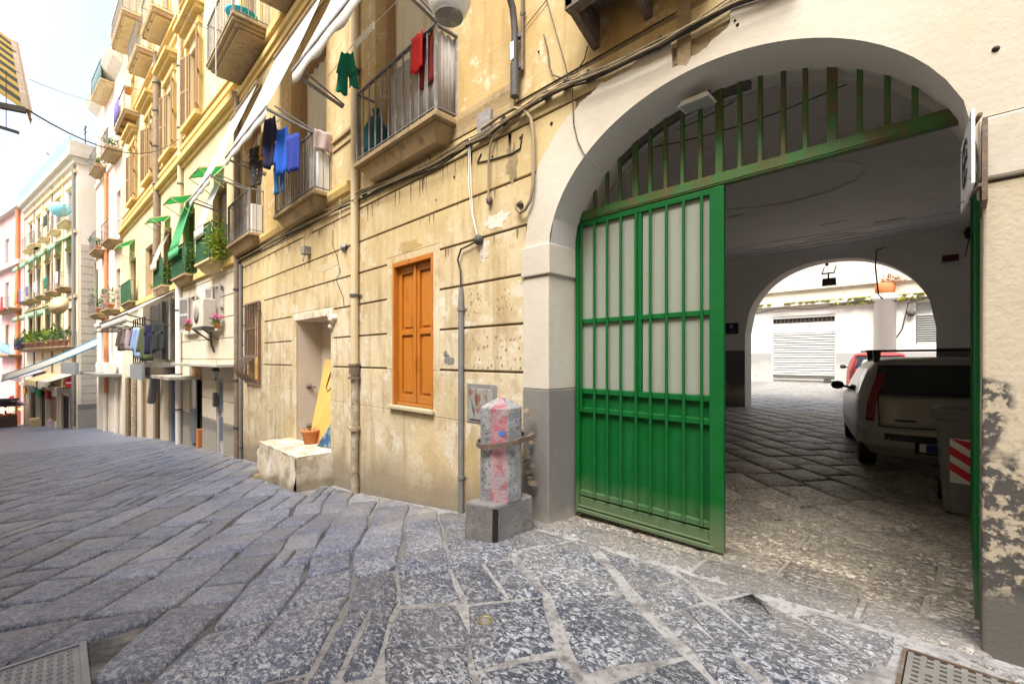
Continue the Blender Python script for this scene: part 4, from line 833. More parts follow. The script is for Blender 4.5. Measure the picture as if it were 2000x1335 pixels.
for k in range(22): t = 2 * math.pi * k / 22; hx = .0020 * 16 * math.sin(t) ** 3; hz = .0020 * (13 * math.cos(t) - 5 * math.cos(2 * t) - 2 * math.cos(3 * t) - math.cos(4 * t)); out.append(c0 + tt * hx + Vector((0, 0, hz)))
mb.mesh([*out, *[p - nn * .008 for p in out]], [tuple(range(22))] + [(i, (i + 1) % 22, 22 + (i + 1) % 22, 22 + i) for i in range(22)]); part('painted_heart', mb, M['blue_paint'], bo)
mb = MB(); pl = []
for k in range(25): t = 2 * math.pi * k / 24; pl.append((BX + (br + .022) * math.cos(t), BY + (br + .022) * math.sin(t), .815 + .035 * math.sin(t + .4)))
for p, q in zip(pl, pl[1:]): mb.bar(p, q, .014, .045)
mb.bar((BX + br + .01, BY + .03, .83), (BX + br + .0, BY + .22, .85), .035, .035); part('iron_strap', mb, M['rusty'], bo)
mb = MB(); cps = [(-2.985, 2.41), (-2.705, 2.30), (-2.34, 2.52), (-2.36, 2.9), (-2.80, 3.0)]
qz = lambda i, d: [(.325, .335, .335, .34, .33)[i] + d]
pp = [FA.px(908, 1000, -.79), ]
mb.mesh([(-3.16, 2.52, -.3), (-2.80, 2.585, -.3), (-2.78, 3.07, -.3), (-3.18, 3.10, -.3), (-3.10, 2.50, .29), (-2.78, 2.57, .31), (-2.75, 3.02, .31), (-3.12, 3.04, .30)], [(0, 3, 2, 1), (4, 5, 6, 7), (0, 1, 5, 4), (1, 2, 6, 5), (2, 3, 7, 6), (3, 0, 4, 7)]); o = part('plinth', mb, M['plinth'], bo, 'dark squared plinth block with a black streak down its corner'); bevel(o, .028, 3)
mb = MB(); mb.mesh([(-2.782, 2.5655, .28), (-2.772, 2.60, .27), (-2.786, 2.61, -.06), (-2.799, 2.578, -.06), (-2.80, 2.5615, .28), (-2.825, 2.574, -.06)], [(0, 3, 2, 1), (4, 5, 3, 0)]); part('black_streak', mb, M['black'], bo)
# rubble and litter behind the post
mb = MB()
for k in range(14):
    x, y, z = -2.90 + rnd.uniform(-.05, .07), 3.10 + rnd.uniform(-.05, .03), .33 + rnd.uniform(0, .72); r = rnd.uniform(.015, .035); mb.taper(x - r, x + r, y - r, y + r, z, x - r * .6, x + r * .7, y - r * .5, y + r * .6, z + r)
stuff(solo('rubble_pile', mb, M['pipe_brown'], 'dark heap of rubble and litter wedged between the stone post and the arch pier', 'rubble', W, (-2.9, 3.1, 0)))
# grey conduit with its cable
cd = thing('cable_conduit', 'grey steel conduit climbing the wall beside the stone post', 'conduit', FA, FA.px(901, 990, -.05)[:1] + (-.05, -.2))
x = FA.px(901, 990, -.05)[0]; ztop = FA.px(901, 563, -.05)[1]
mb = MB(); mb.tube([(x, -.055, -.35), (x, -.055, ztop - .15)], .032, 10); mb.tube([(x, -.055, ztop - .149), (x, -.055, ztop)], [.032, .024], 10); part('tube', mb, M['pipe_grey'], cd)
for z in (.22, 2.1): mb = MB(); mb.tube([(x, -.055, z - .018), (x, -.055, z + .018)], .042, 10); mb.box(x, x + .07, -.03, -.02, z - .012, z + .012); part('clamp', mb, M['pipe_grey'], cd)
jx, jz = FA.px(934, 468, -.06); mb = MB(); mb.lathe([(.0, 0), (.05, .0), (.055, .05), (.03, .07), (0, .075)], (jx, -.024, jz), 14, ax=(0, -1, 0)); part('junction_cap', mb, M['iron'], cd)
mb = MB(); mb.tube([(x, -.055, ztop - .02), (x - .01, -.055, ztop + .2), (x - .06, -.055, ztop + .33), (x + .0, -.055, jz - .05), ((x + jx) / 2, -.055, jz - .03), (jx, -.06, jz)], .011, 7); part('cable', mb, M['cable'], cd)
mb = MB(); cu, cz = FA.px(916, 270, -.07); mb.tube([(jx - .01, -.05, jz), (jx - .1, -.05, jz + .3), (cu + .01, -.05, jz + .62), (cu, -.06, cz)], .005, 5); mb.tube([(jx - .02, -.05, jz + .02), (jx - .12, -.045, jz + .3), (cu - .03, -.05, jz + .62), (cu - .02, -.06, cz)], .005, 5); part('thin_wires', mb, M['white_paint'], cd)
# meter hatch
h0, hz1 = FA.px(912, 748, -.03); h1, hz0 = FA.px(970, 832, -.03)
hc = thing('meter_hatch', 'rust-smeared grey metal hatch low on the wall behind the stone post', 'hatch', FA, (h0, -.03, hz0))
mb = MB(); mb.box(h0, h1, -.03, -.0225, hz0, hz1); bevel(part('frame', mb, M['box_grey'], hc), .004); mb = MB(); mb.box(h0 + .05, h1 - .05, -.042, -.0305, hz0 + .04, hz1 - .05); bevel(part('door', mb, M['hatch'], hc), .004)
# crumbling step in front of the niche
st = thing('doorstep_block', 'crumbling plastered step block in front of the empty niche', 'step', FA, (-8.6, -.35, -.6))
mb = MB(); sx0, sx1, sy0 = -9.40, -7.44, -.63
nx_, nz_ = 26, 10
def stepf(u, v):
    x = sx0 + (sx1 - sx0) * u; z = -1.0 + (1.0 - .02) * v; n_ = mnoise.noise((x * 2.2, z * 2.5, 3)); n2 = mnoise.noise((x * 7, z * 7, 9)); er = .10 * max(0, n_ + .1) * (1.2 - v) + .03 * n2
    return (x, sy0 + .02 + er - .05 * (1 - v), z)
mb.grid(stepf, nx_, nz_)
def side(sgn, x):
    def f(u, v): y = sy0 + .02 + (0 - sy0) * u; z = -1.0 + .98 * v; return (x + sgn * (-.04 * mnoise.noise((y * 5, z * 4, 5)) + .04 * (1 - v)) , y, z)
    return f
mb.grid(side(1, sx1), 8, 8); mb.grid(lambda u, v: side(-1, sx0 + .02)(1 - u, v), 8, 8)
mb.grid(lambda u, v: (sx0 + (sx1 - sx0) * u, sy0 + .02 + (.3 - sy0) * v, -.02 + .012 * mnoise.noise((u * 9, v * 6, 2))), 16, 8)
part('block', mb, M['step'], st)
for k, (x, y, z, r) in enumerate(((-9.42, -.56, -.10, .07), (-9.40, -.50, -.34, .10), (-9.46, -.46, -.60, .13), (-9.25, -.64, -.68, .11))):
    mb = MB(); mb.lathe([(0, -r), (r * .9, -r * .6), (r, 0), (r * .8, r * .7), (0, r * .9)], (x, y, z), 7, smooth=False); part('broken_stone', mb, M['bare'], st)
# things left in the niche
bd = thing('plywood_board', 'orange plywood board leaning in the niche with a hole and a looped cord', 'board', FA, (-8.2, .3, .0))
mb = MB()
pb = [FA.px(612, 865, .12), FA.px(654, 868, .12), FA.px(654, 700, .45), FA.px(637, 702, .45)]
A0, B0, C0, D0 = (-8.62, -.0), (-7.35, -.0), (-7.35, 1.66), (-7.92, 1.64)
mb.mesh([(-8.64, .03, -.015), (-7.60, .28, -.015), (-7.70, .41, 1.53), (-8.72, .385, 1.53), (-8.64, .055, -.015), (-7.60, .305, -.015), (-7.70, .435, 1.53), (-8.72, .41, 1.53)], [(0, 1, 2, 3), (7, 6, 5, 4), (0, 4, 5, 1), (1, 5, 6, 2), (2, 6, 7, 3), (3, 7, 4, 0)]); part('sheet', mb, M['board'], bd)
mb = MB(); mb.tube([(-8.22, .36, 1.50), (-8.35, .30, 1.2), (-8.40, .27, 1.02), (-8.32, .26, .93), (-8.2, .27, 1.0), (-8.1, .30, 1.2)], .012, 6); part('looped_cord', mb, M['cable'], bd)
fp = thing('flower_pot', 'terracotta pot with dead stems on the niche step', 'plant pot', FA, (-8.42, -.02, -.01))
px_, pz_ = FA.px(606, 865, .0)
mb = MB(); mb.lathe([(.105, 0), (.145, .20), (.165, .20), (.17, .25), (.15, .255), (.145, .22), (0, .20)], (px_, .0, -.01), 18); part('pot', mb, M['terracotta'], fp)
mb = MB()
for k in range(26): mb.leaf((px_ + rnd.uniform(-.08, .08), rnd.uniform(-.08, .08), .22), .11, .02)
part('dead_stems', mb, M['bare'], fp)
mb = MB(); mb.mesh([(-8.20, .02, -.015), (-7.70, .10, -.015), (-7.72, .20, .50), (-7.86, .19, .50), (-8.20, .04, -.015), (-7.70, .12, -.015), (-7.72, .22, .50), (-7.86, .21, .50)], [(0, 1, 2, 3), (7, 6, 5, 4), (0, 4, 5, 1), (1, 5, 6, 2), (2, 6, 7, 3), (3, 7, 4, 0)])
solo('painted_panel', mb, mat('blue_painted_panel', (.03, .10, .20), .5, [('n', 7, .45, .6, (.35, .42, .42), .8), ('n', 12, .55, .65, (.02, .03, .05), .8)]), 'dark blue painted panel leaning at the right edge of the niche', 'panel', FA, (-7.6, .1, 0))
# cast drain cover and gas cover in the paving
gr_ = thing('drain_cover', 'large ribbed iron drain cover at the bottom left of the street', 'drain cover', W, (-3.9, -.25, gz(-3.9)))
tilt = lambda x: gz(x) + .004
def slabz(mb, x0, x1, y0, y1, a, c): mb.mesh([(x0, y0, gz(x0) + a), (x1, y0, gz(x1) + a), (x1, y1, gz(x1) + a), (x0, y1, gz(x0) + a), (x0, y0, gz(x0) + c), (x1, y0, gz(x1) + c), (x1, y1, gz(x1) + c), (x0, y1, gz(x0) + c)], [(0, 3, 2, 1), (4, 5, 6, 7), (0, 1, 5, 4), (1, 2, 6, 5), (2, 3, 7, 6), (3, 0, 4, 7)])
M['iron_cover'] = mat('blue_grey_cast_iron', (.16, .165, .185), .45, [('n', 6, .5, .7, (.24, .24, .25), .6)], .2, 60, .5)
mb = MB(); slabz(mb, GRATE[0], GRATE[1], GRATE[2], GRATE[3], -.06, -.004); part('plate', mb, M['iron_cover'], gr_)
mb = MB()
for a, c, e, f in ((GRATE[0], GRATE[1], GRATE[3] - .03, GRATE[3]), (GRATE[0], GRATE[1], GRATE[2], GRATE[2] + .03), (GRATE[0], GRATE[0] + .03, GRATE[2] + .031, GRATE[3] - .031), (GRATE[1] - .03, GRATE[1], GRATE[2] + .031, GRATE[3] - .031)): slabz(mb, a, c, e, f, -.003, .006)
part('rim', mb, M['iron_cover'], gr_)
mb = MB(); nxg, nyg = 24, 17
for i in range(nxg):
    for j in range(nyg):
        x = GRATE[0] + .05 + (GRATE[1] - GRATE[0] - .1) * (i + .5) / nxg; y = GRATE[2] + .05 + (GRATE[3] - GRATE[2] - .1) * (j + .5) / nyg; z = gz(x)
        if (i + j) % 2: mb.taper(x - .013, x + .013, y - .006, y + .006, z - .004, x - .010, x + .010, y - .004, y + .004, z + .003)
        else: mb.taper(x - .006, x + .006, y - .013, y + .013, z - .004, x - .004, x + .004, y - .010, y + .010, z + .003)
stuff(part('tread_ribs', mb, M['iron_cover'], gr_))
GX0, GX1, GY0, GY1 = -.195, .47, 2.60, 2.94; gzz = lambda x: gz(x)
gc = thing('gas_cover', 'slotted iron gas cover lettered GAS beside the right pier', 'utility cover', W, (.1, 2.97, gz(.1)))
mb = MB(); slabz(mb, GX0, GX1, GY0, GY1, -.05, .0); part('bed', mb, M['black'], gc)
mb = MB(); cols, rws = 14, 8; bw = (GX1 - GX0 - .02) / cols; bh = (GY1 - GY0 - .02) / rws
for i in range(cols):
    for j in range(rws):
        x = GX0 + .01 + bw * i; y = GY0 + .01 + bh * j
        if (5 <= i <= 9 and 3 <= j <= 4) or (1 <= i <= 1 and j == 4): slabz(mb, x, x + bw, y, y + bh, .001, .008); continue
        slabz(mb, x, x + bw * .45, y, y + bh, .001, .008); slabz(mb, x + bw * .45, x + bw, y, y + bh * .55, .001, .008)
part('slotted_plate', mb, M['grate'], gc)
mb = MB()
for a, c, e, f in ((GX0 - .012, GX0 + .004, GY0, GY1 + .01), (GX0 + .005, GX1, GY1, GY1 + .012)): slabz(mb, a, c, e, f, -.02, .012)
part('rim', mb, M['rusty'], gc)
cu = bpy.data.curves.new('lettering', 'FONT'); cu.body = 'GAS'; cu.size = .085; cu.extrude = .002; cu.align_x = 'CENTER'; cu.align_y = 'CENTER'; cu.space_character = 1.35
tmp = bpy.data.objects.new('lettering_curve', cu); COL.objects.link(tmp); bpy.context.view_layer.update(); me = bpy.data.meshes.new_from_object(tmp); bpy.data.objects.remove(tmp)
for v in me.vertices:
    p = v.co.copy(); v.co = (p.x + (GX0 + bw * 7.5 + .01) - .1, p.y + (GY0 + bh * 4 + .01) - 2.97, p.z + .010 + gz(p.x + GX0 + bw * 7.5) - gz(.1))
me.materials.clear(); me.materials.append(M['black']); lo = bpy.data.objects.new('lettering', me); COL.objects.link(lo); lo.parent = gc
cv = (-1.945, 1.722); mb = MB(); mb.lathe([(.045, -.02), (.045, .006), (.036, .008), (.034, .002), (.0, .001)], (cv[0], cv[1], gz(cv[0]) + .006), 20)
tc = thing('valve_cap', 'small round brass valve cap set in a paving stone', 'valve cap', W, (cv[0], cv[1], gz(cv[0])))
part('ring', mb, flat('brass', (.30, .27, .15), .5, metal=.5), tc); mb = MB(); mb.lathe([(.030, 0), (.028, .004), (0, .005)], (cv[0], cv[1], gz(cv[0]) + .007), 16); part('cap', mb, M['grate'], tc)
# ================================================================== balconies, doors, awnings
def balcony(bld, x0, x1, d, zt, slabm='slab', railm='rail', h=.96, gap=.115, brackets=0, br=.010, yw=-.014, screen=None, side_screen=None, under=True, label=None, beams=0, tiers=False):
    mb = MB(); mb.box(x0 - .04, x1 + .04, -d - .04, yw, zt - .075, zt)
    if under: mb.taper(x0 + .14, x1 - .14, -d * .62, yw, zt - .26, x0 + .02, x1 - .02, -d * .98, yw, zt - .077)
    if brackets:
        for i in range(brackets + 1):
            x = x0 + .06 + (x1 - x0 - .12) * i / brackets; mb.taper(x - .05, x + .05, -d * .25, yw, zt - .36, x - .05, x + .05, -d * .95, yw, zt - .08)
    if d > .6 and not brackets or tiers:
        for q in range(3): mb.box(x0 + .02 + .05 * q, x1 - .02 - .05 * q, -d - .02 + .07 * q, yw, zt - .076 - .07 * (q + 1), zt - .0765 - .07 * q)
    s = part('balcony', mb, M[slabm], bld, label); bevel(s, .012, 1)
    if beams:
        for i in range(beams):
            x = x0 + .03 + (x1 - x0 - .06) * i / (beams - 1); part('beam', MB().box(x - .05, x + .05, -d + .02, yw, zt - .24, zt - .0755), M['shutter_brown'], s)
        part('beam', MB().box(x0 + .081, x1 - .081, -d + .03, -d + .09, zt - .20, zt - .0756), M['shutter_brown'], s); part('soffit', MB().box(x0 + .081, x1 - .081, -d + .091, yw, zt - .11, zt - .0757), M['trim_yellow'], s)
    mb = MB(); y = -d + .005
    def run(p, q):
        n = max(1, int(math.hypot(q[0] - p[0], q[1] - p[1]) / gap))
        for i in range(n + 1):
            t = i / n; a = (p[0] + (q[0] - p[0]) * t, p[1] + (q[1] - p[1]) * t); mb.tube([(a[0], a[1], zt), (a[0], a[1], zt + h)], br, 5, cap=False)
        mb.bar((p[0], p[1], zt + h), (q[0], q[1], zt + h), .045, .018); mb.bar((p[0], p[1], zt + .05), (q[0], q[1], zt + .05), .03, .012)
    run((x0, y), (x1, y)); run((x1, y), (x1, yw)); run((x0, y), (x0, yw))
    for x in (x0, x1): mb.bar((x, y, zt), (x, y, zt + h + .01), .03)
    part('railing', mb, M[railm], s)
    if screen:
        mb = MB(); mb.grid(lambda u, v: (x0 + .02 + (x1 - x0 - .04) * u, y + .03 + .012 * math.sin(40 * u), zt + .03 + (h - .1) * v), 30, 2); solid(part('front_screen', mb, M[screen], s), .004)
    if side_screen:
        mb = MB(); mb.grid(lambda u, v: (x1 - .03 - .01 * math.sin(17 * u), y + .03 + (yw - y - .03) * u, zt + .03 + (h - .05) * v), 8, 2); solid(part('side_screen', mb, M[side_screen], s), .004)
    return s
def door_fill(bld, h, kind='curtain', frame='shutter_brown', y=.16, name='balcony_door'):
    x0, x1, z0, z1 = h; mb = MB(); t = .07
    mb.box(x0 + .001, x0 + t, y - .04, y + .10, z0, z1 - .001).box(x1 - t, x1 - .001, y - .04, y + .10, z0, z1 - .001).box(x0 + t, x1 - t, y - .04, y + .10, z1 - t, z1 - .001)
    f = part(name, mb, M[frame], bld)
    mb = MB()
    if kind == 'curtain': mb.grid(lambda u, v: (x0 + t + (x1 - x0 - 2 * t) * u, y + .06 + .02 * math.sin(u * 38 + 2 * math.sin(v * 3)), z0 + (z1 - z0 - t) * v), 60, 4); part('curtain', mb, M['curtain'], f)
    elif kind == 'glass':
        m_ = (x0 + x1) / 2; mb.box(x0 + t, m_ - .03, y + .05, y + .06, z0 + .02, z1 - t).box(m_ + .03, x1 - t, y + .05, y + .06, z0 + .02, z1 - t); part('pane', mb, M['glass_pale'], f); mb = MB(); mb.box(m_ - .03, m_ + .03, y + .03, y + .08, z0 + .02, z1 - t); part('mullion', mb, M[frame], f)
    elif kind == 'dark': mb.box(x0 + t, x1 - t, y + .05, y + .06, z0, z1 - t); part('pane', mb, M['dark_in'], f)
    elif kind == 'board': mb.box(x0 + t, x1 - t, y + .0, y + .06, z0, z1 - t); part('shutter', mb, M[frame], f)
    return f
def louvre(win, x0, x1, z0, z1, y0, ang, hinge, m='shutter_brown', n=None):
    """a louvred leaf hinged at x=hinge, opened by ang degrees from the wall plane"""
    wd = x1 - x0; n = n or max(6, int((z1 - z0) / .085)); ca, sa = math.cos(R(ang)), math.sin(R(ang)); sg = 1 if hinge == 'l' else -1; hx = x0 if hinge == 'l' else x1
    def T(a, b_, z): return (hx + sg * (a * ca + b_ * sa), y0 - (a * sa - b_ * ca), z)
    mb = MB()
    def bx(a0, a1, b0, b1, za, zb): mb.mesh([T(a0, b0, za), T(a1, b0, za), T(a1, b1, za), T(a0, b1, za), T(a0, b0, zb), T(a1, b0, zb), T(a1, b1, zb), T(a0, b1, zb)], [(0, 3, 2, 1), (4, 5, 6, 7), (0, 1, 5, 4), (1, 2, 6, 5), (2, 3, 7, 6), (3, 0, 4, 7)])
    t = .05; bx(0, t, -.02, .02, z0, z1); bx(wd - t, wd, -.02, .02, z0, z1); bx(t, wd - t, -.02, .02, z0, z0 + .07); bx(t, wd - t, -.02, .02, z1 - .06, z1); bx(t, wd - t, -.02, .02, (z0 + z1) / 2 - .03, (z0 + z1) / 2 + .03)
    for i in range(n):
        z = z0 + .08 + (z1 - z0 - .16) * (i + .5) / n; hh = .54 * (z1 - z0 - .16) / n
        mb.mesh([T(t, .022, z - hh), T(wd - t, .022, z - hh), T(wd - t, -.018, z + hh), T(t, -.018, z + hh)], [(0, 1, 2, 3)])
    return part('shutter', mb, M[m], win)
def garment(mb, x, y, z, kind, wd, ln, ax=(1, 0), mi=0, sd=0):
    """cloth hung from a line at (x,y,z): ax is the direction of its width in plan"""
    r_ = random.Random(sd); ph = r_.uniform(0, 6)
    def strip(a0, a1, b0, b1, z0, z1, amp=.02):
        def f(u, v):
            a = (a0 + (a1 - a0) * u) * (1 - v) + (b0 + (b1 - b0) * u) * v; o = amp * math.sin(9 * a / max(wd, .1) + ph + 1.5 * v) * (.4 + v); return (x + ax[0] * a - ax[1] * o, y + ax[1] * a + ax[0] * o, z + z0 + (z1 - z0) * v + .012 * math.sin(14 * u + ph))
        mb.grid(f, 8, 8, mi)
    h = wd / 2
    if kind == 'towel': strip(-h, h, -h * .96, h * .98, 0, -ln)
    elif kind == 'trousers': strip(-h, h, -h * 1.05, h * 1.05, 0, -ln * .34); strip(-h * 1.04, .0, -h * .95, -h * .12, -ln * .31, -ln); strip(.0, h * 1.04, h * .10, h * .9, -ln * .31, -ln * .96)
    elif kind == 'shirt': strip(-h * .75, h * .75, -h * .8, h * .8, 0, -ln, .03); strip(-h * .75, -h * .35, -h * 1.25, -h * .85, -.01, -ln * .75); strip(h * .35, h * .75, h * .9, h * 1.25, -.01, -ln * .7)
    elif kind == 'shorts': strip(-h * .6, h * .6, -h, h, 0, -ln * .55, .035); strip(-h, -.0, -h * 1.05, -h * .2, -ln * .5, -ln, .04); strip(.0, h, h * .15, h * 1.0, -ln * .5, -ln * .88, .04)
def cloth_thing(name, label, cat, fr, x, y, z, kind, wd, ln, m, ax=(1, 0), group=None, sd=0):
    mb = MB(); garment(mb, x, y, z, kind, wd, ln, ax, 0, sd); o = solo(name, mb, M[m], label, cat, fr, (x, y, z), group); weld(o, .001); solid(o, .006); return o
def white_awning(label, x0, x1, zw, zf, yf, rail_y, rail_z, group, scallop=True):
    t = thing('awning', label, 'awning', FA, ((x0 + x1) / 2, 0, zw), group); mb = MB()
    mb.grid(lambda u, v: (x0 + (x1 - x0) * u, -.10 + (yf + .10) * v, zw + (zf - zw) * v - .07 * math.sin(math.pi * v) * (1 + .15 * math.sin(6 * u))), 20, 10); c = part('cloth', mb, M['cloth_white'], t); solid(c, .004)
    mb = MB(); n = 40; mb.grid(lambda u, v: (x0 + (x1 - x0) * u, yf - .005 + .015 * math.sin(u * 22) * v, zf - v * (.17 + (.05 * abs(math.sin(u * 3.5 * math.pi)) if scallop else 0))), n, 2); solid(part('valance', mb, M['cloth_white'], t), .003)
    mb = MB(); mb.tube([(x0 - .03, -.09, zw + .02), (x1 + .03, -.09, zw + .02)], .055, 10); part('roller', mb, M['slab'], t)
    mb = MB(); mb.bar((x0, yf, zf), (x1, yf, zf), .035)
    part('front_bar', mb, M['rail'], t)
    for x in (x0 + .02, x1 - .02):
        mb = MB(); mb.bar((x, yf, zf - .02), (x, rail_y, rail_z), .045, .03); mb.bar((x - .0, yf + .12, zf + .07), (x, rail_y + .02, rail_z + .04), .02, .02); part('arm', mb, M['rail'], t)
    return t

# --- A: the three low balconies, their doors, the upper ones
door_fill(A, dA[0], 'curtain', y=.20); door_fill(A, dA[1], 'curtain', y=.20); door_fill(A, dA[2], 'curtain', y=.20)
for h in uA[:4]: door_fill(A, h, 'glass')
door_fill(A, uA[4], 'dark', 'shutter_brown')
bA1 = balcony(A, -5.98, -4.10, .30, 4.28, gap=.165, br=.012, side_screen='reed')
mb = MB(); mb.grid(lambda u, v: (-5.15 + .98 * u, -.25 + .01 * math.sin(30 * u), 4.31 + .86 * v), 20, 2); solid(part('front_screen', mb, M['reed'], bA1), .004)
balcony(A, -9.42, -7.50, .30, 4.32, gap=.12, br=.010)
balcony(A, -12.98, -11.16, .30, 4.36, gap=.12, br=.010)
balcony(A, -13.15, -10.75, .70, 8.80, gap=.13, under=False, tiers=True)
balcony(A, -9.8, -7.4, .70, 8.80, gap=.13, under=False, tiers=True)
b_ = balcony(A, -2.22, -1.12, .42, 4.52, 'rusty', 'rusty', gap=.13, under=False, label='dark rusty iron balcony above the left of the arch')
mb = MB(); 
for x in (-2.18, -1.7, -1.2): mb.poly([(-.40, 4.44), (-.40, 4.32), (-.05, 4.16), (-.014, 4.16), (-.014, 4.44)], 'x', x - .03, x + .03)
mb.box(-2.22, -1.12, -.40, -.30, 4.30, 4.44); part('bracket', mb, M['rusty'], b_)
# frieze bands high on the facade
for z0, z1, d in ((8.05, 8.18, .05), (8.18, 8.30, .10), (8.55, 8.72, .07)):
    mb = MB(); mb.box(XA0, 5, -d - .012, -.012, z0, z1 - .001); part('string_course', mb, M['trim_yellow'], A)
for h in uA[:4] + [(-3.9, -2.9, 4.4, 4.4)]:
    if h[3] - h[2] < 1: continue
    mb = MB(); mb.box(h[0] - .2, h[0] - .001, -.07, -.012, h[2], h[3] + .2).box(h[1] + .001, h[1] + .2, -.07, -.012, h[2], h[3] + .2).box(h[0] - .0009, h[1] + .0009, -.07, -.012, h[3] + .001, h[3] + .2).box(h[0] - .3, h[1] + .3, -.22, -.012, h[3] + .42, h[3] + .56); part('window_surround', mb, M['trim_yellow'], A)
# thin ledge line at floor level of the low balconies
mb = MB(); mb.box(-7.44, -6.6, -.05, -.013, 5.12, 5.17); mb.box(-7.44, -6.6, -.035, -.013, 4.98, 5.0); part('moulding', mb, M['slab'], A)
white_awning('big white awning nearest the archway with scalloped edge over the first low balcony', -6.45, -4.05, 7.72, 5.46, -1.0, -.30, 5.24, 'white cloth awnings over the low balconies')
white_awning('middle white awning of three with blue and mustard laundry hung below it', -10.05, -7.56, 7.76, 5.42, -1.0, -.30, 5.28, 'white cloth awnings over the low balconies', False)
white_awning('farthest of the three white awnings ending above the bright green leaf plant', -13.55, -11.30, 7.80, 5.46, -1.0, -.30, 5.32, 'white cloth awnings over the low balconies', False)
# laundry
lg = 'laundry hung under the middle awning'
def GX(u, v, vb): a = FA.px(u, v, -.7); return a[0], a[1], a[1] - FA.px(u, vb, -.7)[1]
for k, (n, l, c, u, v, vb, kd, wd, m, yy) in enumerate((
        ('hanging_trousers', 'dark patterned trousers at the far left of the laundry under the middle awning', 'trousers', 505, 288, 366, 'trousers', .34, 'pattern_cloth', -.74),
        ('hanging_shirt', 'mustard yellow top hanging under the middle awning', 'shirt', 521, 258, 312, 'shirt', .30, 'mustard_cloth', -.70),
        ('hanging_jeans', 'blue jeans hanging lowest behind the navy jacket', 'jeans', 533, 300, 376, 'trousers', .26, 'denim_cloth', -.60),
        ('hanging_jacket', 'dark navy jacket in the middle of the laundry row', 'jacket', 538, 234, 330, 'shirt', .30, 'navy_cloth', -.78),
        ('hanging_jacket', 'bright blue jacket beside the navy one', 'jacket', 555, 252, 341, 'shirt', .28, 'blue_cloth', -.72),
        ('hanging_shorts', 'royal blue shorts at the right end of the laundry row', 'shorts', 569, 262, 334, 'towel', .24, 'royal_cloth', -.68))):
    x, z, ln = GX(u, v, vb); cloth_thing(n, l, c, FA, x, yy, z, kd, wd * 1.22, ln, m, (.95, .31), lg, k)
mb = MB(); mb.tube([(-9.9, -.7, 5.42), (-8.8, -.7, 5.60), (-7.62, -.7, 5.42)], .006, 5); solo('clothes_line', mb, M['white_paint'], 'thin line carrying the blue laundry under the middle awning', 'clothes line', FA, (-8.8, -.7, 5.2))
o = cloth_thing('hanging_shorts', 'green shorts hanging from the awning arm left of the first balcony', 'shorts', FA, -5.50, -.66, 5.42, 'shorts', .26, .52, 'teal_cloth', (.75, .66), None, 21)
mb = MB(); mb.tube([(-6.2, -.62, 5.44), (-5.4, -.66, 5.45), (-4.3, -.62, 5.46)], .004, 4)
for k in range(9): x = -5.28 + .055 * k; mb.box(x, x + .012, -.67, -.645, 5.37, 5.46)
solo('clothes_line', mb, M['white_paint'], 'line with white pegs beside the green shorts', 'clothes line', FA, (-5.3, -.66, 5.44))
cloth_thing('red_cloth', 'bright red cloth folded over the rail of the first balcony', 'cloth', FA, -4.42, -.335, 5.26, 'towel', .26, .42, 'red_cloth', (1, 0), None, 31)
cloth_thing('maroon_cloth', 'dark maroon cloth behind the red one on the first balcony', 'cloth', FA, -4.34, -.265, 5.24, 'towel', .30, .58, 'maroon_cloth', (1, 0), None, 32)
cloth_thing('pink_towel', 'dusty pink towel over the end rail of the second balcony', 'towel', FA, -7.47, -.16, 5.31, 'towel', .30, .32, 'mauve_cloth', (0, 1), None, 33)
mb = MB(); mb.lathe([(0, 0), (.13, .03), (.19, .2), (.17, .42), (.09, .58), (.03, .64), (.05, .72)], (-5.78, -.12, 4.30), 12); o = solo('rubbish_bag', mb, M['bag_teal'], 'dark teal plastic bag behind the left end of the first balcony railing', 'bag', FA, (-5.78, -.12, 4.30))
mb = MB(); mb.box(-11.62, -11.22, -.24, -.02, 4.37, 5.02); bevel(solo('white_cabinet', mb, M['white_paint'], 'white cabinet on the third balcony behind the rail', 'cabinet', FA, (-11.4, -.1, 4.37)), .015, 2)
mb = MB(); mb.box(-7.92, -7.56, -.22, -.02, 4.33, 5.0); bevel(solo('white_cabinet', mb, M['white_paint'], 'pale cabinet standing at the end of the second balcony', 'cabinet', FA, (-7.7, -.1, 4.33)), .015, 2)
mb = MB(); mb.lathe([(.2, 0), (.30, .22), (.32, .24), (.29, .24), (.19, .03), (0, .03)], (-11.15, -.45, 8.82), 18); solo('washing_tub', mb, flat('turquoise', (.03, .42, .50), .5), 'turquoise plastic tub on the high stone balcony', 'tub', FA, (-11.15, -.45, 8.82))
# --- downpipes
def pipe(label, x, z0, z1, r, m, y=None, collars=(), cat='drainpipe', fr=FA, group=None):
    y = -r - .03 if y is None else y; t = thing('drainpipe', label, cat, fr, (x, y, z0), group); mb = MB(); mb.tube([(x, y, z0), (x, y, z1)], r, 10); part('tube', mb, M[m], t)
    for z in collars: mb = MB(); mb.tube([(x, y, z - .02), (x, y, z + .02)], r * 1.28, 10); mb.box(x, x + r * 2.2, y + r * .7, y + r * .9, z - .012, z + .012); part('collar', mb, M['iron'], t)
    return t
dp = pipe('cream drainpipe running down between the niche and the orange shutters', -6.50, 1.47, 9, .058, 'pipe_cream', collars=(2.50, 5.9))
mb = MB(); mb.tube([(-6.50, -.088, 1.30), (-6.50, -.088, 1.44)], .082, 12); mb.tube([(-6.50, -.088, 1.445), (-6.50, -.088, 1.468)], .095, 12); mb.tube([(-6.50, -.088, 1.24), (-6.50, -.088, 1.27)], .098, 12); part('socket', mb, M['rusty'], dp)
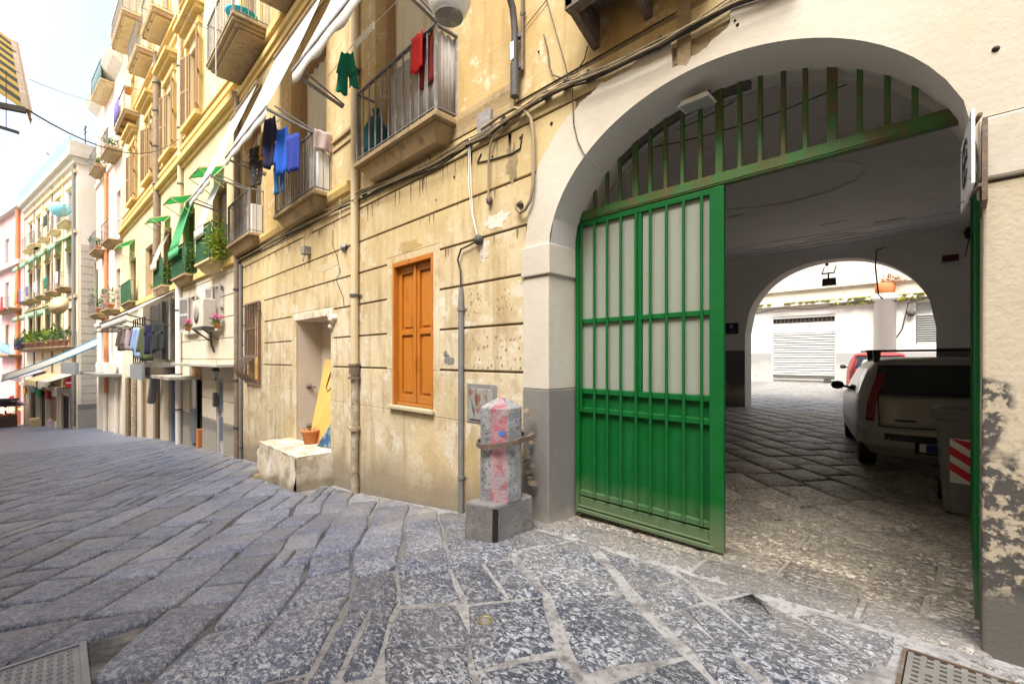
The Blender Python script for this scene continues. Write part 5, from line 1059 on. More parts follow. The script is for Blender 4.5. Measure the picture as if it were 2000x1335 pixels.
mb = MB(); mb.tube([(-6.50, -.085, 1.3), (-6.495, -.082, .7), (-6.51, -.085, .1), (-6.50, -.08, -.6)], .058, 10); part('old_pipe', mb, M['pipe_old'], dp)
mb = MB(); mb.tube([(-6.50, -.085, .46), (-6.50, -.085, .51)], .09, 10); part('collar', mb, M['pipe_old'], dp)
pipe('brown drainpipe at the joint between the ochre building and its paler neighbour', -13.02, -1.1, 8.3, .07, 'pipe_brown', collars=(-.2, 1.0, 3.3, 5.4))
pipe('thin grey pipe beside the brown drainpipe at the building joint', -12.80, -1.05, 3.9, .04, 'pipe_grey', collars=(-.7,))
# --- cable bundle and fittings
def wall_path(pts, y): return [(*((lambda q: (q[0], y, q[1]))(FA.px(u, v, y))),) for u, v in pts]
main = [(1560, -40), (1430, 8), (1345, 58), (1290, 86), (1200, 128), (1150, 150), (1105, 168), (1060, 192), (1000, 228), (950, 262), (915, 280), (850, 318), (775, 352), (712, 378), (640, 415), (560, 456), (500, 488), (466, 506)]
cb = thing('cable_bundle', 'dusty bundle of cables strung along the facade under the balconies', 'cables', FA, (-6, -.05, 4.1))
for k in range(7):
    rr = random.Random(50 + k); pts = [(u, v + rr.uniform(-5, 5) + 2.2 * (k - 3) * (1 if 600 < u < 900 else .8)) for u, v in main]; y = -.045 - .014 * (k % 3) - (.03 if k % 2 else 0)
    p = wall_path(pts, y)
    if k in (2, 5): p = [(a, b - .04, c) for a, b, c in p]
    mb = MB(); mb.tube(p, (.007, .010, .006, .009, .012, .007, .008)[k], 6); part('cable', mb, M[('cable', 'cable_tan', 'cable_tan', 'cable', 'cable', 'cable_tan', 'cable')[k]], cb)
for u, v in ((1290, 84), (1150, 148), (1105, 166), (1068, 186), (985, 236), (915, 280), (712, 378), (560, 456)):
    x, z = FA.px(u, v, -.05); mb = MB(); mb.tube([(x - .03, -.06, z - .03), (x + .03, -.06, z + .02)], .034, 7); part('tie_knot', mb, M['cable'], cb)
def hose(label, pts, r, m, y=-.05, name='hose', cat='hose'):
    p = wall_path(pts, y); mb = MB(); mb.tube(p, r, 8); return solo(name, mb, M[m], label, cat, FA, p[0])
hose('thick tan hose looping down the wall to a hook left of the arch', [(940, 252), (975, 228), (1005, 211), (1025, 216), (1037, 232), (1041, 262), (1042, 320), (1041, 360), (1036, 390), (1026, 409), (1016, 415), (1009, 408), (1010, 398), (1018, 394)], .017, 'cable_tan', -.075)
hose('tan cable dropping from the bundle to a rusty stub above the conduit', [(1030, 205), (1010, 232), (985, 250), (965, 264), (957, 285), (954, 320), (954, 385)], .012, 'cable_tan', -.06, 'cable', 'cable')
x, z = FA.px(957, 392, -.04); mb = MB(); mb.lathe([(0, -.05), (.03, -.03), (.035, .02), (.02, .04), (0, .05)], (x, -.05, z), 8); solo('rusty_stub', mb, M['rusty'], 'rusty iron stub at the lower end of the tan cable', 'iron stub', FA, (x, -.05, z))
x, z = FA.px(1017, 400, -.04); mb = MB(); mb.lathe([(0.02, 0), (.035, .02), (.025, .05), (0, .06)], (x, -.02, z), 10, ax=(0, -1, 0)); solo('wall_hook', mb, M['iron'], 'dark iron hook holding the end of the looping hose', 'hook', FA, (x, -.05, z))
x0, z0 = FA.px(937, 276, -.03); x1, z1 = FA.px(963, 238, -.03); mb = MB(); mb.box(x0, x1, -.075, -.024, z0 - .02, z0 + .27); bevel(solo('junction_box', mb, M['box_grey'], 'grey metal junction box among the cables', 'junction box', FA, (x0, -.05, z0)), .006)
hose('thin black wire crossing the ochre wall above the arch', [(1020, 60), (1068, 0)], .004, 'cable', -.03, 'wire', 'wire')
hose('thin wire dropping from the top edge to the cable bundle by the arch', [(1065, -10), (1085, 60), (1105, 130), (1110, 165)], .004, 'cable', -.03, 'wire', 'wire')
hose('black wire bowing across the ochre wall left of the rusty balcony', [(1062, 68), (1070, 100), (1073, 130), (1080, 147), (1095, 152), (1125, 143), (1142, 115), (1148, 90)], .006, 'cable', -.035, 'wire', 'wire')
hose('thin wire hanging across the left of the white arch band', [(1118, 170), (1120, 240), (1128, 275), (1140, 300), (1162, 322), (1176, 332)], .005, 'cable', -.05, 'wire', 'wire')
hose('black wire wandering above the doorway niche', [(650, 448), (650, 480), (658, 500), (664, 530), (656, 545), (670, 580), (672, 600)], .005, 'cable', -.035, 'wire', 'wire')
hose('thin white wire hanging in front of the second grooved course', [(664, 370), (664, 440), (664, 500), (660, 540)], .004, 'white_paint', -.05, 'wire', 'wire')
hose('broken wire end stuck to the wall beneath the junction box', [(940, 300), (932, 318), (960, 312), (1000, 300), (1016, 290), (1020, 262)], .008, 'cable', -.03, 'wire', 'wire')
x, z = FA.px(601, 490, -.06); mb = MB(); mb.box(x - .07, x + .06, -.16, -.024, z - .07, z + .08); mb.bar((x, -.12, z - .05), (x + .02, -.15, z - .2), .03); bevel(solo('wall_socket_box', mb, M['box_grey'], 'small grey box on the wall above the niche', 'box', FA, (x, -.05, z)), .01)
x, z = FA.px(671, 483, -.06); mb = MB(); mb.lathe([(0, -.05), (.05, -.02), (.05, .03), (0, .05)], (x, -.06, z), 8, ax=(1, 0, 0)); mb.bar((x - .12, -.04, z - .02), (x + .1, -.05, z + .03), .025); solo('cable_clip', mb, M['box_grey'], 'grey cable clip on the groove right of the small box', 'clip', FA, (x, -.05, z))
# holes and old fixings punched in the walls
mb = MB()
for u, v in ((432, 555), (1945, 95), (1075, 240), (1120, 250), (885, 345), (960, 305), (1014, 268), (850, 390), (1435, 40), (1440, 48), (1050, 100), (493, 558), (875, 260), (550, 612), (505, 570)):
    x, z = FA.px(u, v, -.04); mb.lathe([(.0, 0), (rnd.uniform(.008, .018), 0.0), (.0, .012)], (x, -.026 if u < 1400 else -.036, z), 7, ax=(0, -1, 0))
stuff(part('nail_holes', mb, M['dark_in'], A))
# --- street lamp
lp = thing('street_lamp', 'white bell shaped street lamp on a curved black bracket above the arch', 'street lamp', FA, (-3.08, -.05, 4.1))
mb = MB(); arc = [(-3.08, -.09, 4.16), (-3.08, -.09, 4.75), (-3.08, -.12, 4.95), (-3.07, -.24, 5.15), (-3.05, -.44, 5.29), (-3.04, -.66, 5.34), (-3.03, -.88, 5.25), (-3.02, -.93, 4.98)]
mb.tube(arc, .034, 10); part('arm', mb, M['iron'], lp)
mb = MB(); mb.tube([(-3.08, -.09, 4.10), (-3.08, -.09, 4.42)], .045, 10); part('sleeve', mb, M['iron'], lp)
for z in (4.40, 4.70): part('wall_bracket', MB().bar((-3.02, -.03, z), (-3.1, -.09, z), .05), M['iron'], lp)
mb = MB(); mb.box(-3.105, -3.06, -.128, -.1265, 4.45, 4.62); part('sticker', mb, M['white_paint'], lp)
gx, gy, gz_ = -3.02, -.93, 4.39
mb = MB(); mb.lathe([(.105, 0), (.145, .05), (.182, .15), (.188, .27), (.155, .40), (.09, .50), (.04, .58)], (gx, gy, gz_), 28); part('shade', mb, M['white_paint'], lp)
mb = MB(); mb.lathe([(.0, .025), (.09, .018), (.102, .004)], (gx, gy, gz_), 24); part('lens', mb, flat('brown_lens', (.10, .06, .035), .35), lp)
mb = MB(); mb.lathe([(.106, -.006), (.117, .0), (.117, .012), (.106, .012)], (gx, gy, gz_), 24); part('rim', mb, M['rail'], lp)
pipe('thin rusty conduit rising beside the street lamp bracket', -3.02, 4.35, 7.5, .016, 'rusty', collars=(4.9,), cat='conduit')
# ================================================================== neighbouring building with green awnings
B = thing('apartment_building', 'tall yellow building with pale ground floor, brown louvred shutters and green sheet awnings', 'building', FB, (0, 0, -1))
LB = -18.87; TB = 18.6
lowwin = [(-2.30, -1.74, 2.42, 3.62), (-4.98, -4.18, 2.42, 3.56)]
d1 = (FB.S(424), FB.S(437), -1.2, FB.px(430, 736)[1]); d2 = (FB.S(371), FB.S(396), -1.5, FB.px(385, 712)[1])
sh = [(-8.15, -6.75, -2.0, 1.0), (-11.0, -9.6, -2.4, .9), (-13.6, -12.4, -2.5, .8), (-17.6, -15.2, -2.8, .6), (-9.6, -8.5, 1.5, 3.7), (-8.1, -7.2, 1.5, 3.7)]
bd_ = [(-2.45, -1.15, 4.22, 6.4), (-5.7, -4.4, 4.22, 6.4), (-8.85, -7.6, 4.22, 6.4), (-12.6, -11.0, 4.22, 6.4), (-16.4, -14.9, 4.22, 6.4)]
pn = [(c - .55, c + .55, 9.25, 11.55) for c in (-4.4, -7.75, -11.4, -15.4)]
tp = [(c - .5, c + .5, 14.1, 16.4) for c in (-4.6, -8.3, -11.3)] + [(-15.9, -14.9, 13.0, 15.2)]
mb = MB(); wall_sheet(mb, LB, -.05, -4, 4.05, lowwin + [d1, d2] + sh, 0, .25); part('ground_floor_wall', mb, M['plaster_b'], B)
mb = MB(); wall_sheet(mb, LB, -.05, 4.05, TB, bd_ + pn + tp, -.01, .28); shell(LB, -.05, 0, 8, 3.9, TB, mb); part('upper_wall', mb, M['plaster_yellow'], B)
mb = MB(); mb.quad((LB, 8, -4), (LB, 0, -4), (LB, 0, 4), (LB, 8, 4)); mb.quad((LB, .5, -4), (-.05, .5, -4), (-.05, .5, 4.05), (LB, .5, 4.05)); part('side_wall', mb, M['plaster_b'], B)
# grooved white courses of the ground floor between the two pipes
DZB = FB.px(430, 824)[1]
def courseB(x0, x1, z0, z1, m='plaster_b', nm='plaster_course'):
    if x1 - x0 < .05 or z1 - z0 < .05: return
    mb = MB(); mb.box(x0, x1, -.02, 0, z0, z1); bevel(part(nm, mb, M[m], B), .008)
zz = [DZB + .005] + [DZB + .03 + .58 * k for k in range(1, 8)]; zz = [z for z in zz if z < 3.9] + [4.04]
cutB = [(d1[0] - .03, d1[1] + .03, -3, d1[3] + .03), (d2[0] - .02, d2[1] + .02, -3, d2[3] + .02), (-2.36, -1.68, 2.38, 3.68), (-5.05, -4.12, 2.38, 3.62)]
for a, c in zip(zz, zz[1:]):
    x = -6.95
    for q in sorted(q for q in cutB if q[2] < c - .02 and q[3] > a + .02): courseB(x, q[0], a + .015, c - .015); x = q[1]
    e = -.2
    while e - x > 3.2: courseB(x, x + 2.1, a + .015, c - .015); x += 2.12
    courseB(x, e, a + .015, c - .015)
for x0, x1 in ((d2[1] + .02, d1[0] - .03), (d1[1] + .03, -.2), (-6.95, d2[0] - .02)): courseB(x0, x1, -2.5, DZB - .01, 'dado', 'dado')
def lowered(h): return door_fill(B, h, 'dark', 'shutter_grey', .12, 'window')
for k, h in enumerate(lowwin):
    f = door_fill(B, h, 'curtain', 'shutter_grey', .10, 'window'); w_ = (.42, .62)[k]
    louvre(f, h[0] - w_, h[0], h[2], h[3], -.045, 12, 'r', 'shutter_grey'); louvre(f, h[1], h[1] + w_, h[2], h[3], -.045, 12, 'l', 'shutter_grey')
    mb = MB(); mb.box(h[0] - .3, h[1] + .3, -.14, -.02, h[2] - .1, h[2] - .005); bevel(part('sill', mb, M['white'], f), .01)
f = door_fill(B, d1, 'board', 'shutter_grey', .06, 'door'); mb = MB(); x0, x1 = d1[0] + .09, d1[1] - .09
for za, zb in ((-.75, -.1), (.05, .85)): mb.box(x0, (x0 + x1) / 2 - .04, .02, .055, za, zb).box((x0 + x1) / 2 + .04, x1, .02, .055, za, zb)
bevel(part('door_panel', mb, flat('blue_grey_door', (.16, .18, .22), .5), f), .01); f['label'] = 'grey blue panelled street door with a lamp over it'
f = door_fill(B, d2, 'dark', 'shutter_brown', .10, 'door'); mb = MB(); zt_ = FB.px(385, 742)[1]; mb.box(d2[0] + .075, d2[1] - .075, .08, .12, zt_, d2[3] - .08); part('transom_panel', mb, M['shutter_brown'], f)
mb = MB(); mb.box(d2[0] + .075, d2[0] + .62, .02, .06, -1.2, zt_); part('door_leaf', mb, M['glass_pale'], f); mb = MB(); mb.box(d2[0] + .075, d2[0] + .62, .0, .018, -1.2, -.1); part('door_kick_panel', mb, flat('blue_grey_door', (.16, .18, .22), .5), f)
mb = MB(); mb.box(d2[1] - .35, d2[1] - .1, -.10, .05, gz(-16.4) , gz(-16.4) + .55); solo('planter_box', mb, M['terracotta'], 'terracotta box standing in the dark doorway', 'planter', FB, (d2[1] - .2, 0, gz(-16.4)))
for k, h in enumerate(sh): door_fill(B, h, ('dark', 'dark', 'board', 'board', 'glass', 'glass')[k], ('shutter_grey', 'shutter_brown', 'shutter_brown', 'shutter_brown', 'shutter_grey', 'shutter_grey')[k], .10, 'door')
for h in sh[4:]: louvre(B, h[1], h[1] + .5, h[2], h[3], -.03, 25, 'l', 'shutter_grey'); louvre(B, h[0] - .5, h[0], h[2], h[3], -.03, 25, 'r', 'shutter_grey')
for k, h in enumerate(bd_):
    if k == 3: f = door_fill(B, h, 'dark', 'shutter_brown'); [(mb := MB()).box(h[0] + .08 + a * .75, h[0] + .78 + a * .72, .02, .08, h[2] - .05, h[2] + 1.35) and part('shutter', mb, M['shutter_brown'], f) for a in (0, 1)]
    else: door_fill(B, h, 'curtain' if k in (1, 2) else 'glass')
for k, h in enumerate(pn):
    f = door_fill(B, h, 'glass', 'shutter_brown', .12, 'window'); a = (14, 12, 16, 14)[k]
    louvre(f, h[0] - .58, h[0], h[2], h[3], -.03, a, 'r'); louvre(f, h[1], h[1] + .58, h[2], h[3], -.03, a + 6, 'l')
    c = (h[0] + h[1]) / 2; mb = MB()
    mb.box(c - .85, c - .72, -.10, -.01, h[2] - .1, h[3] + .3).box(c + .72, c + .85, -.10, -.01, h[2] - .1, h[3] + .3); mb.box(c - .90, c + .90, -.13, -.01, h[3] + .30, h[3] + .5); mb.box(c - 1.1, c + 1.1, -.38, -.01, h[3] + .80, h[3] + .93); mb.box(c - 1.0, c + 1.0, -.24, -.01, h[3] + .66, h[3] + .799); mb.box(c - .95, c + .95, -.22, -.01, h[2] - .24, h[2] - .101)
    part('window_surround', mb, M['trim_yellow'], f)
for h in tp: f = door_fill(B, h, 'glass', 'shutter_brown', .12, 'balcony_door'); mb = MB(); mb.box(h[0] - .2, h[0] - .001, -.06, -.01, h[2], h[3] + .2).box(h[1] + .001, h[1] + .2, -.06, -.01, h[2], h[3] + .2).box(h[0] - .0009, h[1] + .0009, -.06, -.01, h[3] + .001, h[3] + .2); part('door_surround', mb, M['trim_yellow'], f)
for z0, z1, d in ((8.02, 8.16, .07), (8.16, 8.34, .20), (8.62, 8.76, .10), (9.00, 9.06, .05), (12.9, 13.02, .08), (13.4, 13.52, .14), (4.02, 4.20, .10)):
    mb = MB(); mb.box(LB, -.06, -d - .01, -.01, z0, z1 - .001); part('string_course', mb, M['trim_yellow'], B)
mb = MB(); mb.poly([(-.01, TB - .5), (-.25, TB - .3), (-.55, TB - .12), (-.60, TB + .1), (-.01, TB + .25)], 'x', LB - .1, -.05); part('eaves', mb, M['plaster_white'], B)
balcony(B, -2.45, -1.12, .42, 4.22, 'slab_pale', gap=.11, railm='green_dark', screen='green_dark')
balcony(B, -5.9, -4.18, .32, 4.22, 'slab', gap=.11, railm='green_dark', screen='green_dark')
balcony(B, -8.95, -7.45, .32, 4.22, 'slab', gap=.11, railm='green_dark', screen='green_dark')
balcony(B, -16.9, -14.3, .32, 4.24, 'slab', gap=.11, railm='green_dark', screen='green_dark')
for x0, x1, z in ((-9.35, -7.3, 14.1), (-12.45, -10.35, 14.1), (-5.7, -3.5, 14.1)): balcony(B, x0, x1, .62, z, 'slab_pale', h=.95, gap=.2, under=False, beams=4)
bl = balcony(B, -16.9, -13.9, .55, 12.95, 'slab_pale', h=1.0, gap=.3, under=False, beams=4)
b2 = balcony(B, -16.6, -13.2, .70, 17.0, 'slab_pale', gap=.2, under=False, beams=4)
mb = MB(); mb.grid(lambda u, v: (-16.85 + 1.6 * u, -.60 + .02 * math.sin(15 * u), 13.0 + 1.0 * v), 10, 2); o = solo('blue_screen', mb, M['purple_cloth'], 'violet blue cloth screening the left side of a high narrow balcony', 'screen', FB, (-16.2, -.6, 13)); solid(o)
for k, x in enumerate((-15.1, -14.5)): mb = MB(); mb.lathe([(.1, 0), (.16, .26), (.18, .28), (.0, .26)], (x, -.35, 12.95 + (.9 if k else 0)), 10); solo('flower_pot', mb, M['terracotta'], ('terracotta pot on the floor of the high narrow balcony', 'terracotta pot set up on the rail of the high narrow balcony')[k], 'plant pot', FB, (x, -.35, 12.95 + .9 * k))
# reed and wire screens over the green balconies, cloth blinds sloping to their rails
def blind(label, x0, x1, z1, z0, y, m, grp='cloth blinds sloping over the green balconies'):
    mb = MB(); mb.grid(lambda u, v: (x0 + (x1 - x0) * u, -.03 + (y + .03) * v, z1 + (z0 - z1) * v + .05 * math.sin(math.pi * v)), 8, 8); mb.grid(lambda u, v: (x0 + (x1 - x0) * u, y - .01, z0 - .28 * v), 8, 1); o = solo('sloping_blind', mb, M[m], label, 'blind', FB, ((x0 + x1) / 2, 0, z1), grp); solid(o, .004)
blind('white blind sloping down over the balcony beside the bright leaf plant', -2.45, -1.5, 6.5, 5.15, -.46, 'cloth_white')
blind('green blind sloping down over the middle green balcony', -5.9, -4.5, 6.7, 5.1, -.42, 'green_cloth')
blind('grey white blind sloping down over the third green balcony', -8.95, -7.9, 6.2, 5.1, -.40, 'curtain')
def plant(name, label, fr, c, r, n, m, L, wd, pot=None, stretch=(1, 1, 1), cat='plant', group=None, up=.3):
    t = thing(name, label, cat, fr, (c[0], c[1], c[2]), group); mb = MB()
    for k in range(n):
        p = Vector((rnd.gauss(0, .45), rnd.gauss(0, .45), rnd.gauss(0, .4) + .6)); mb.leaf((c[0] + p.x * r * stretch[0], c[1] + p.y * r * stretch[1], c[2] + (pot[1] if pot else 0) + p.z * r * stretch[2]), L, wd, 0, up)
    part('foliage', mb, M[m], t)
    mb = MB()
    for k in range(5): mb.tube([(c[0], c[1], c[2] + (pot[1] * .8 if pot else 0)), (c[0] + rnd.uniform(-.6, .6) * r * stretch[0], c[1] + rnd.uniform(-.5, .5) * r * stretch[1], c[2] + (pot[1] if pot else 0) + r * stretch[2] * rnd.uniform(.5, 1))], .008, 4)
    part('stem', mb, M['leaf'], t)
    if pot: mb = MB(); mb.lathe([(pot[0] * .7, 0), (pot[0], pot[1]), (pot[0] * 1.1, pot[1]), (pot[0] * 1.1, pot[1] * .85), (pot[0] * .9, pot[1] * .82), (0, pot[1] * .85)], c, 12); part('pot', mb, M['terracotta'], t)
    return t
plant('balcony_plant', 'bright yellow green leafy plant spilling from the first green balcony', FB, (-.85, -.30, 4.25), .42, 420, 'leaf_lime', .16, .05, None, (1.0, .6, 1.15), up=0)
plant('balcony_plant', 'dark green creeper filling the side rails above the yellow green plant', FB, (-1.18, -.24, 4.5), .40, 260, 'leaf', .12, .05, None, (.25, .5, 1.2))
plant('balcony_plant', 'green climbing leaves on the side of the middle green balcony', FB, (-4.2, -.16, 4.35), .40, 260, 'leaf', .11, .05, None, (.3, .45, 1.2))
plant('balcony_plant', 'green leaves behind the rails of the third green balcony', FB, (-7.5, -.16, 4.35), .38, 220, 'leaf', .11, .05, None, (.35, .45, 1.1))
plant('balcony_plant', 'small yellow green tuft on the ledge beside the brown boarded window', FB, (-9.4, -.15, 4.2), .22, 70, 'leaf_lime', .12, .05)
# green sheet awnings over the balcony doors
def green_awning(label, c, zw=6.85, zf=6.6, d=.6, wd=1.0):
    t = thing('awning', label, 'awning', FB, (c, 0, zw), 'green sheet awnings over the balcony doors'); mb = MB(); mb.grid(lambda u, v: (c - wd / 2 + wd * u, -.02 - d * v, zw + (zf - zw) * v + .03 * math.sin(8 * u) * v), 8, 4); solid(part('sheet', mb, M['green_cloth'], t), .005)
    mb = MB(); mb.bar((c - wd / 2, -d - .02, zf), (c + wd / 2, -d - .02, zf), .03)
    for x in (c - wd / 2, c + wd / 2): mb.bar((x, -d - .02, zf), (x, -.02, zw), .025); mb.bar((x, -d - .02, zf), (x, -.02, zf - .35), .02)
    part('frame', mb, M['slab_pale'], t)
for l, c in (('green sheet awning highest in the picture, nearest the white awnings', -1.85), ('green sheet awning second from the white awnings', -5.1), ('green sheet awning above the third green balcony beside the tall dark downpipe', -8.25)): green_awning(l, c)
green_awning('small green sheet awning farthest left on the yellow building', -15.9, 7.3, 6.9, .6, 1.6)
pipe('tall dark downpipe with many collars on the yellow building', FB.S(308, -.1), 4.0, 13.6, .11, 'pipe_brown', collars=(5.6, 6.9, 8.4, 9.9, 11.3, 12.4), fr=FB)
pipe('pale slim downpipe between the shuttered windows of the yellow building', FB.S(352, -.1), 5.8, 14, .075, 'pipe_cream', collars=(7.5, 9.4, 11.5), fr=FB)
pipe('white downpipe beside the laundry balcony on the ground floor', FB.S(350, -.1), -1.55, 4.0, .09, 'white_paint', collars=(-.2, 1.0, 3.2), fr=FB)
mb = MB(); x = FB.S(300, -.25); z0 = FB.px(297, 785, -.25)[1]; z1 = FB.px(308, 733, -.25)[1]; mb.tube([(x - .5, -.25, z0), (x + .15, -.25, z1 - .15), (x + .2, -.1, z1)], .14, 10); solo('slanting_pipe', mb, M['pipe_grey'], 'thick grey pipe slanting below the laundry balcony', 'pipe', FB, (x, -.25, z0))
# air conditioner, canopy, lamp, mailbox, flowers
ax_, az = FB.px(392, 640, -.30); ac = thing('air_conditioner', 'cream air conditioner unit on brackets between the two shuttered windows', 'air conditioner', FB, (ax_, -.02, az))
x0, x1 = FB.S(376, -.42), FB.S(396, -.42); mb = MB(); mb.box(x0, x1, -.42, -.10, az, az + .78); bevel(part('casing', mb, flat('ac_cream', (.60, .55, .46), .6), ac), .02, 2)
mb = MB(); mb.lathe([(.26, 0), (.26, .012), (.06, .015), (0, .015)], ((x0 + x1) / 2 - .1, -.42, az + .38), 18, ax=(0, -1, 0)); part('fan_grille', mb, M['box_grey'], ac)
mb = MB(); mb.box(x0, x1, -.45, -.02, az - .05, az - .002); mb.bar((x0 + .1, -.42, az - .05), (x0 + .1, -.02, az - .35), .04); mb.bar((x1 - .1, -.42, az - .05), (x1 - .1, -.02, az - .35), .04); mb.tube([((x0 + x1) / 2, -.1, az - .05), ((x0 + x1) / 2, -.08, az - .5), ((x0 + x1) / 2 + .1, -.04, az - .7)], .03, 6); part('bracket', mb, M['iron'], ac)
mb = MB(); zc = FB.px(400, 713, -.3)[1]; mb.box(FB.S(345, -.4), FB.S(436, -.4), -.55, -.02, zc - .03, zc + .05); bevel(solo('door_canopy', mb, M['white'], 'thin pale canopy shelf above the two street doors', 'canopy', FB, (-4, -.3, zc)), .01)
lx_, lz = FB.px(421, 728, -.3); lt = thing('wall_lantern', 'small iron lantern under the canopy by the grey blue door', 'lantern', FB, (lx_, -.2, lz)); mb = MB(); mb.taper(lx_ - .045, lx_ + .045, -.345, -.255, lz - .14, lx_ - .075, lx_ + .075, -.375, -.225, lz + .05); part('glass', mb, M['glass_pale'], lt); mb = MB(); mb.taper(lx_ - .09, lx_ + .09, -.39, -.21, lz + .051, lx_ - .03, lx_ + .03, -.33, -.27, lz + .16); mb.bar((lx_, -.3, lz + .14), (lx_, -.02, lz + .22), .03); mb.lathe([(.03, 0), (.015, -.05), (0, -.06)], (lx_, -.3, lz - .141), 8); part('cap', mb, M['iron'], lt)
mx, mz = FB.px(418, 780, -.1); mb = MB(); mb.box(mx - .09, mx + .09, -.12, -.025, mz - .2, mz + .2); bevel(solo('mailbox', mb, M['iron'], 'dark mailbox on the wall left of the grey blue door', 'mailbox', FB, (mx, -.1, mz)), .01)
def flowers(label, u, v):
    x, z = FB.px(u, v, -.18); t = thing('window_flowers', label, 'flowers', FB, (x, -.18, z), 'pots of pink flowers on the window sills'); mb = MB()
    for k in range(60): mb.leaf((x + rnd.gauss(0, .08), -.18 + rnd.gauss(0, .05), z + .16 + rnd.gauss(0, .05)), .10, .04)
    part('leaves', mb, M['leaf'], t); mb = MB()
    for k in range(70): p = Vector((rnd.gauss(0, .09), rnd.gauss(0, .05), .30 + rnd.gauss(0, .05))); mb.lathe([(0, -.02), (.024, 0), (0, .02)], (x + p.x, -.18 + p.y, z + p.z), 5)
    part('blossoms', mb, M['pinkfl'], t); mb = MB(); mb.lathe([(.06, 0), (.09, .12), (.10, .14), (0, .12)], (x, -.18, z), 10); part('pot', mb, M['terracotta'], t)
flowers('pink flowers on the sill of the shuttered window right of the air conditioner', 424, 641); flowers('pink flowers on the sill left of the air conditioner', 367, 646)
# the raised ground-floor terrace with its laundry, awning and signs
tz = FB.px(300, 708, -.9)[1]
tr = part('terrace', MB().box(FB.S(262, -.9), -6.6, -.95, -.02, tz - .16, tz), M['box_grey'], B); 
mb = MB(); xa, xb = FB.S(262, -.9), -6.7
for x in [xa + (xb - xa) * k / 5 for k in range(6)]: mb.bar((x, -.92, tz), (x, -.92, tz + 1.55), .035)
for z in (.55, 1.05, 1.55): mb.bar((xa, -.92, tz + z), (xb, -.92, tz + z), .022)
part('railing', mb, M['iron'], tr)
mb = MB(); xw0, xw1 = -13.2, -6.5; aw = thing('awning', 'long striped white awning over the ground floor laundry terrace', 'awning', FB, (-10, 0, 3.9))
mb.grid(lambda u, v: (xw0 + (xw1 - xw0) * u, -.05 - 1.35 * v, 3.98 - .95 * v - .06 * math.sin(3 * math.pi * u) * v), 16, 6); solid(part('cloth', mb, M['cloth_white'], aw), .005)
mb = MB(); mb.grid(lambda u, v: (xw0 + (xw1 - xw0) * u, -1.41, 3.03 - .30 * v), 16, 1); solid(part('valance', mb, M['cloth_white'], aw), .004)
mb = MB(); mb.bar((xw0, -1.4, 3.03), (xw1, -1.4, 3.03), .05); [mb.bar((x, -1.4, 3.0), (x, -.02, 2.65), .035) for x in (xw0 + .1, -11, -8.8, xw1 - .1)]; part('frame', mb, M['iron'], aw)
ls = 'laundry hung along the ground floor terrace'
for k, (lb, m, kd, wd, ln) in enumerate((('brown jacket at the left end of the terrace laundry', 'brown_cloth', 'shirt', .6, .9), ('grey top second from the left in the terrace laundry', 'grey_cloth', 'shirt', .6, .85), ('mauve top third in the terrace laundry', 'mauve_cloth', 'shirt', .6, .9), ('violet top left of the light blue shirt in the terrace laundry', 'purple_cloth', 'shirt', .6, .95), ('light blue shirt in the middle of the terrace laundry', 'lightblue_cloth', 'shirt', .8, 1.25), ('olive jacket right of the light blue shirt', 'olive_cloth', 'shirt', .8, 1.35), ('navy trousers beside the olive jacket', 'navy_cloth', 'trousers', .6, 1.1), ('black trousers at the right end of the terrace laundry', 'black_cloth' if 'black_cloth' in M else 'dark_cloth', 'trousers', .6, 1.0))):
    x = FB.S(237, -1.25) + (FB.S(306, -1.25) - FB.S(237, -1.25)) * k / 7; cloth_thing('hanging_clothes', lb, 'clothes', FB, x, -1.25 + .04 * (k % 2), tz + 1.12, kd, wd * .72, ln * .78, m, (.85, .5), ls, 60 + k)
mb = MB()
for k in range(6): x = -12.6 + .95 * k; mb.bar((x, -1.7, tz + 1.22), (x + .1, -.05, tz + 1.30), .03)
mb.tube([(FB.S(230, -1.25), -1.25, tz + 1.15), (-6.6, -1.25, tz + 1.15)], .012, 5); solo('clothes_rack', mb, M['iron'], 'dark iron rods holding the terrace laundry', 'clothes rack', FB, (-10, -1.2, tz + 1.7))
x0, z0 = FB.px(258, 738, -1.0); x1, z1 = FB.px(281, 712, -1.0); mb = MB(); mb.box(x0, x1, -1.06, -.98, z0, z1); solo('blank_sign', mb, M['sign_grey'], 'blank grey sign panel hung below the terrace laundry', 'sign', FB, (x0, -1, z0))
x0, z0 = FB.px(281, 738, -.7); x1, z1 = FB.px(296, 712, -.7); mb = MB(); mb.box(x0, x1, -.75, -.35, z0, z1); bevel(solo('air_conditioner', mb, flat('ac_cream', (.60, .55, .46), .6), 'cream air conditioner box right of the blank grey sign', 'air conditioner', FB, (x0, -.5, z0)), .03)
mb = MB(); zz_ = FB.px(320, 737, -.5)[1]; mb.box(FB.S(295, -.6), FB.S(345, -.6), -.8, -.02, zz_, zz_ + .08); solo('door_canopy', mb, M['white'], 'short pale canopy above the blue edged doorway', 'canopy', FB, (-8, -.4, zz_))
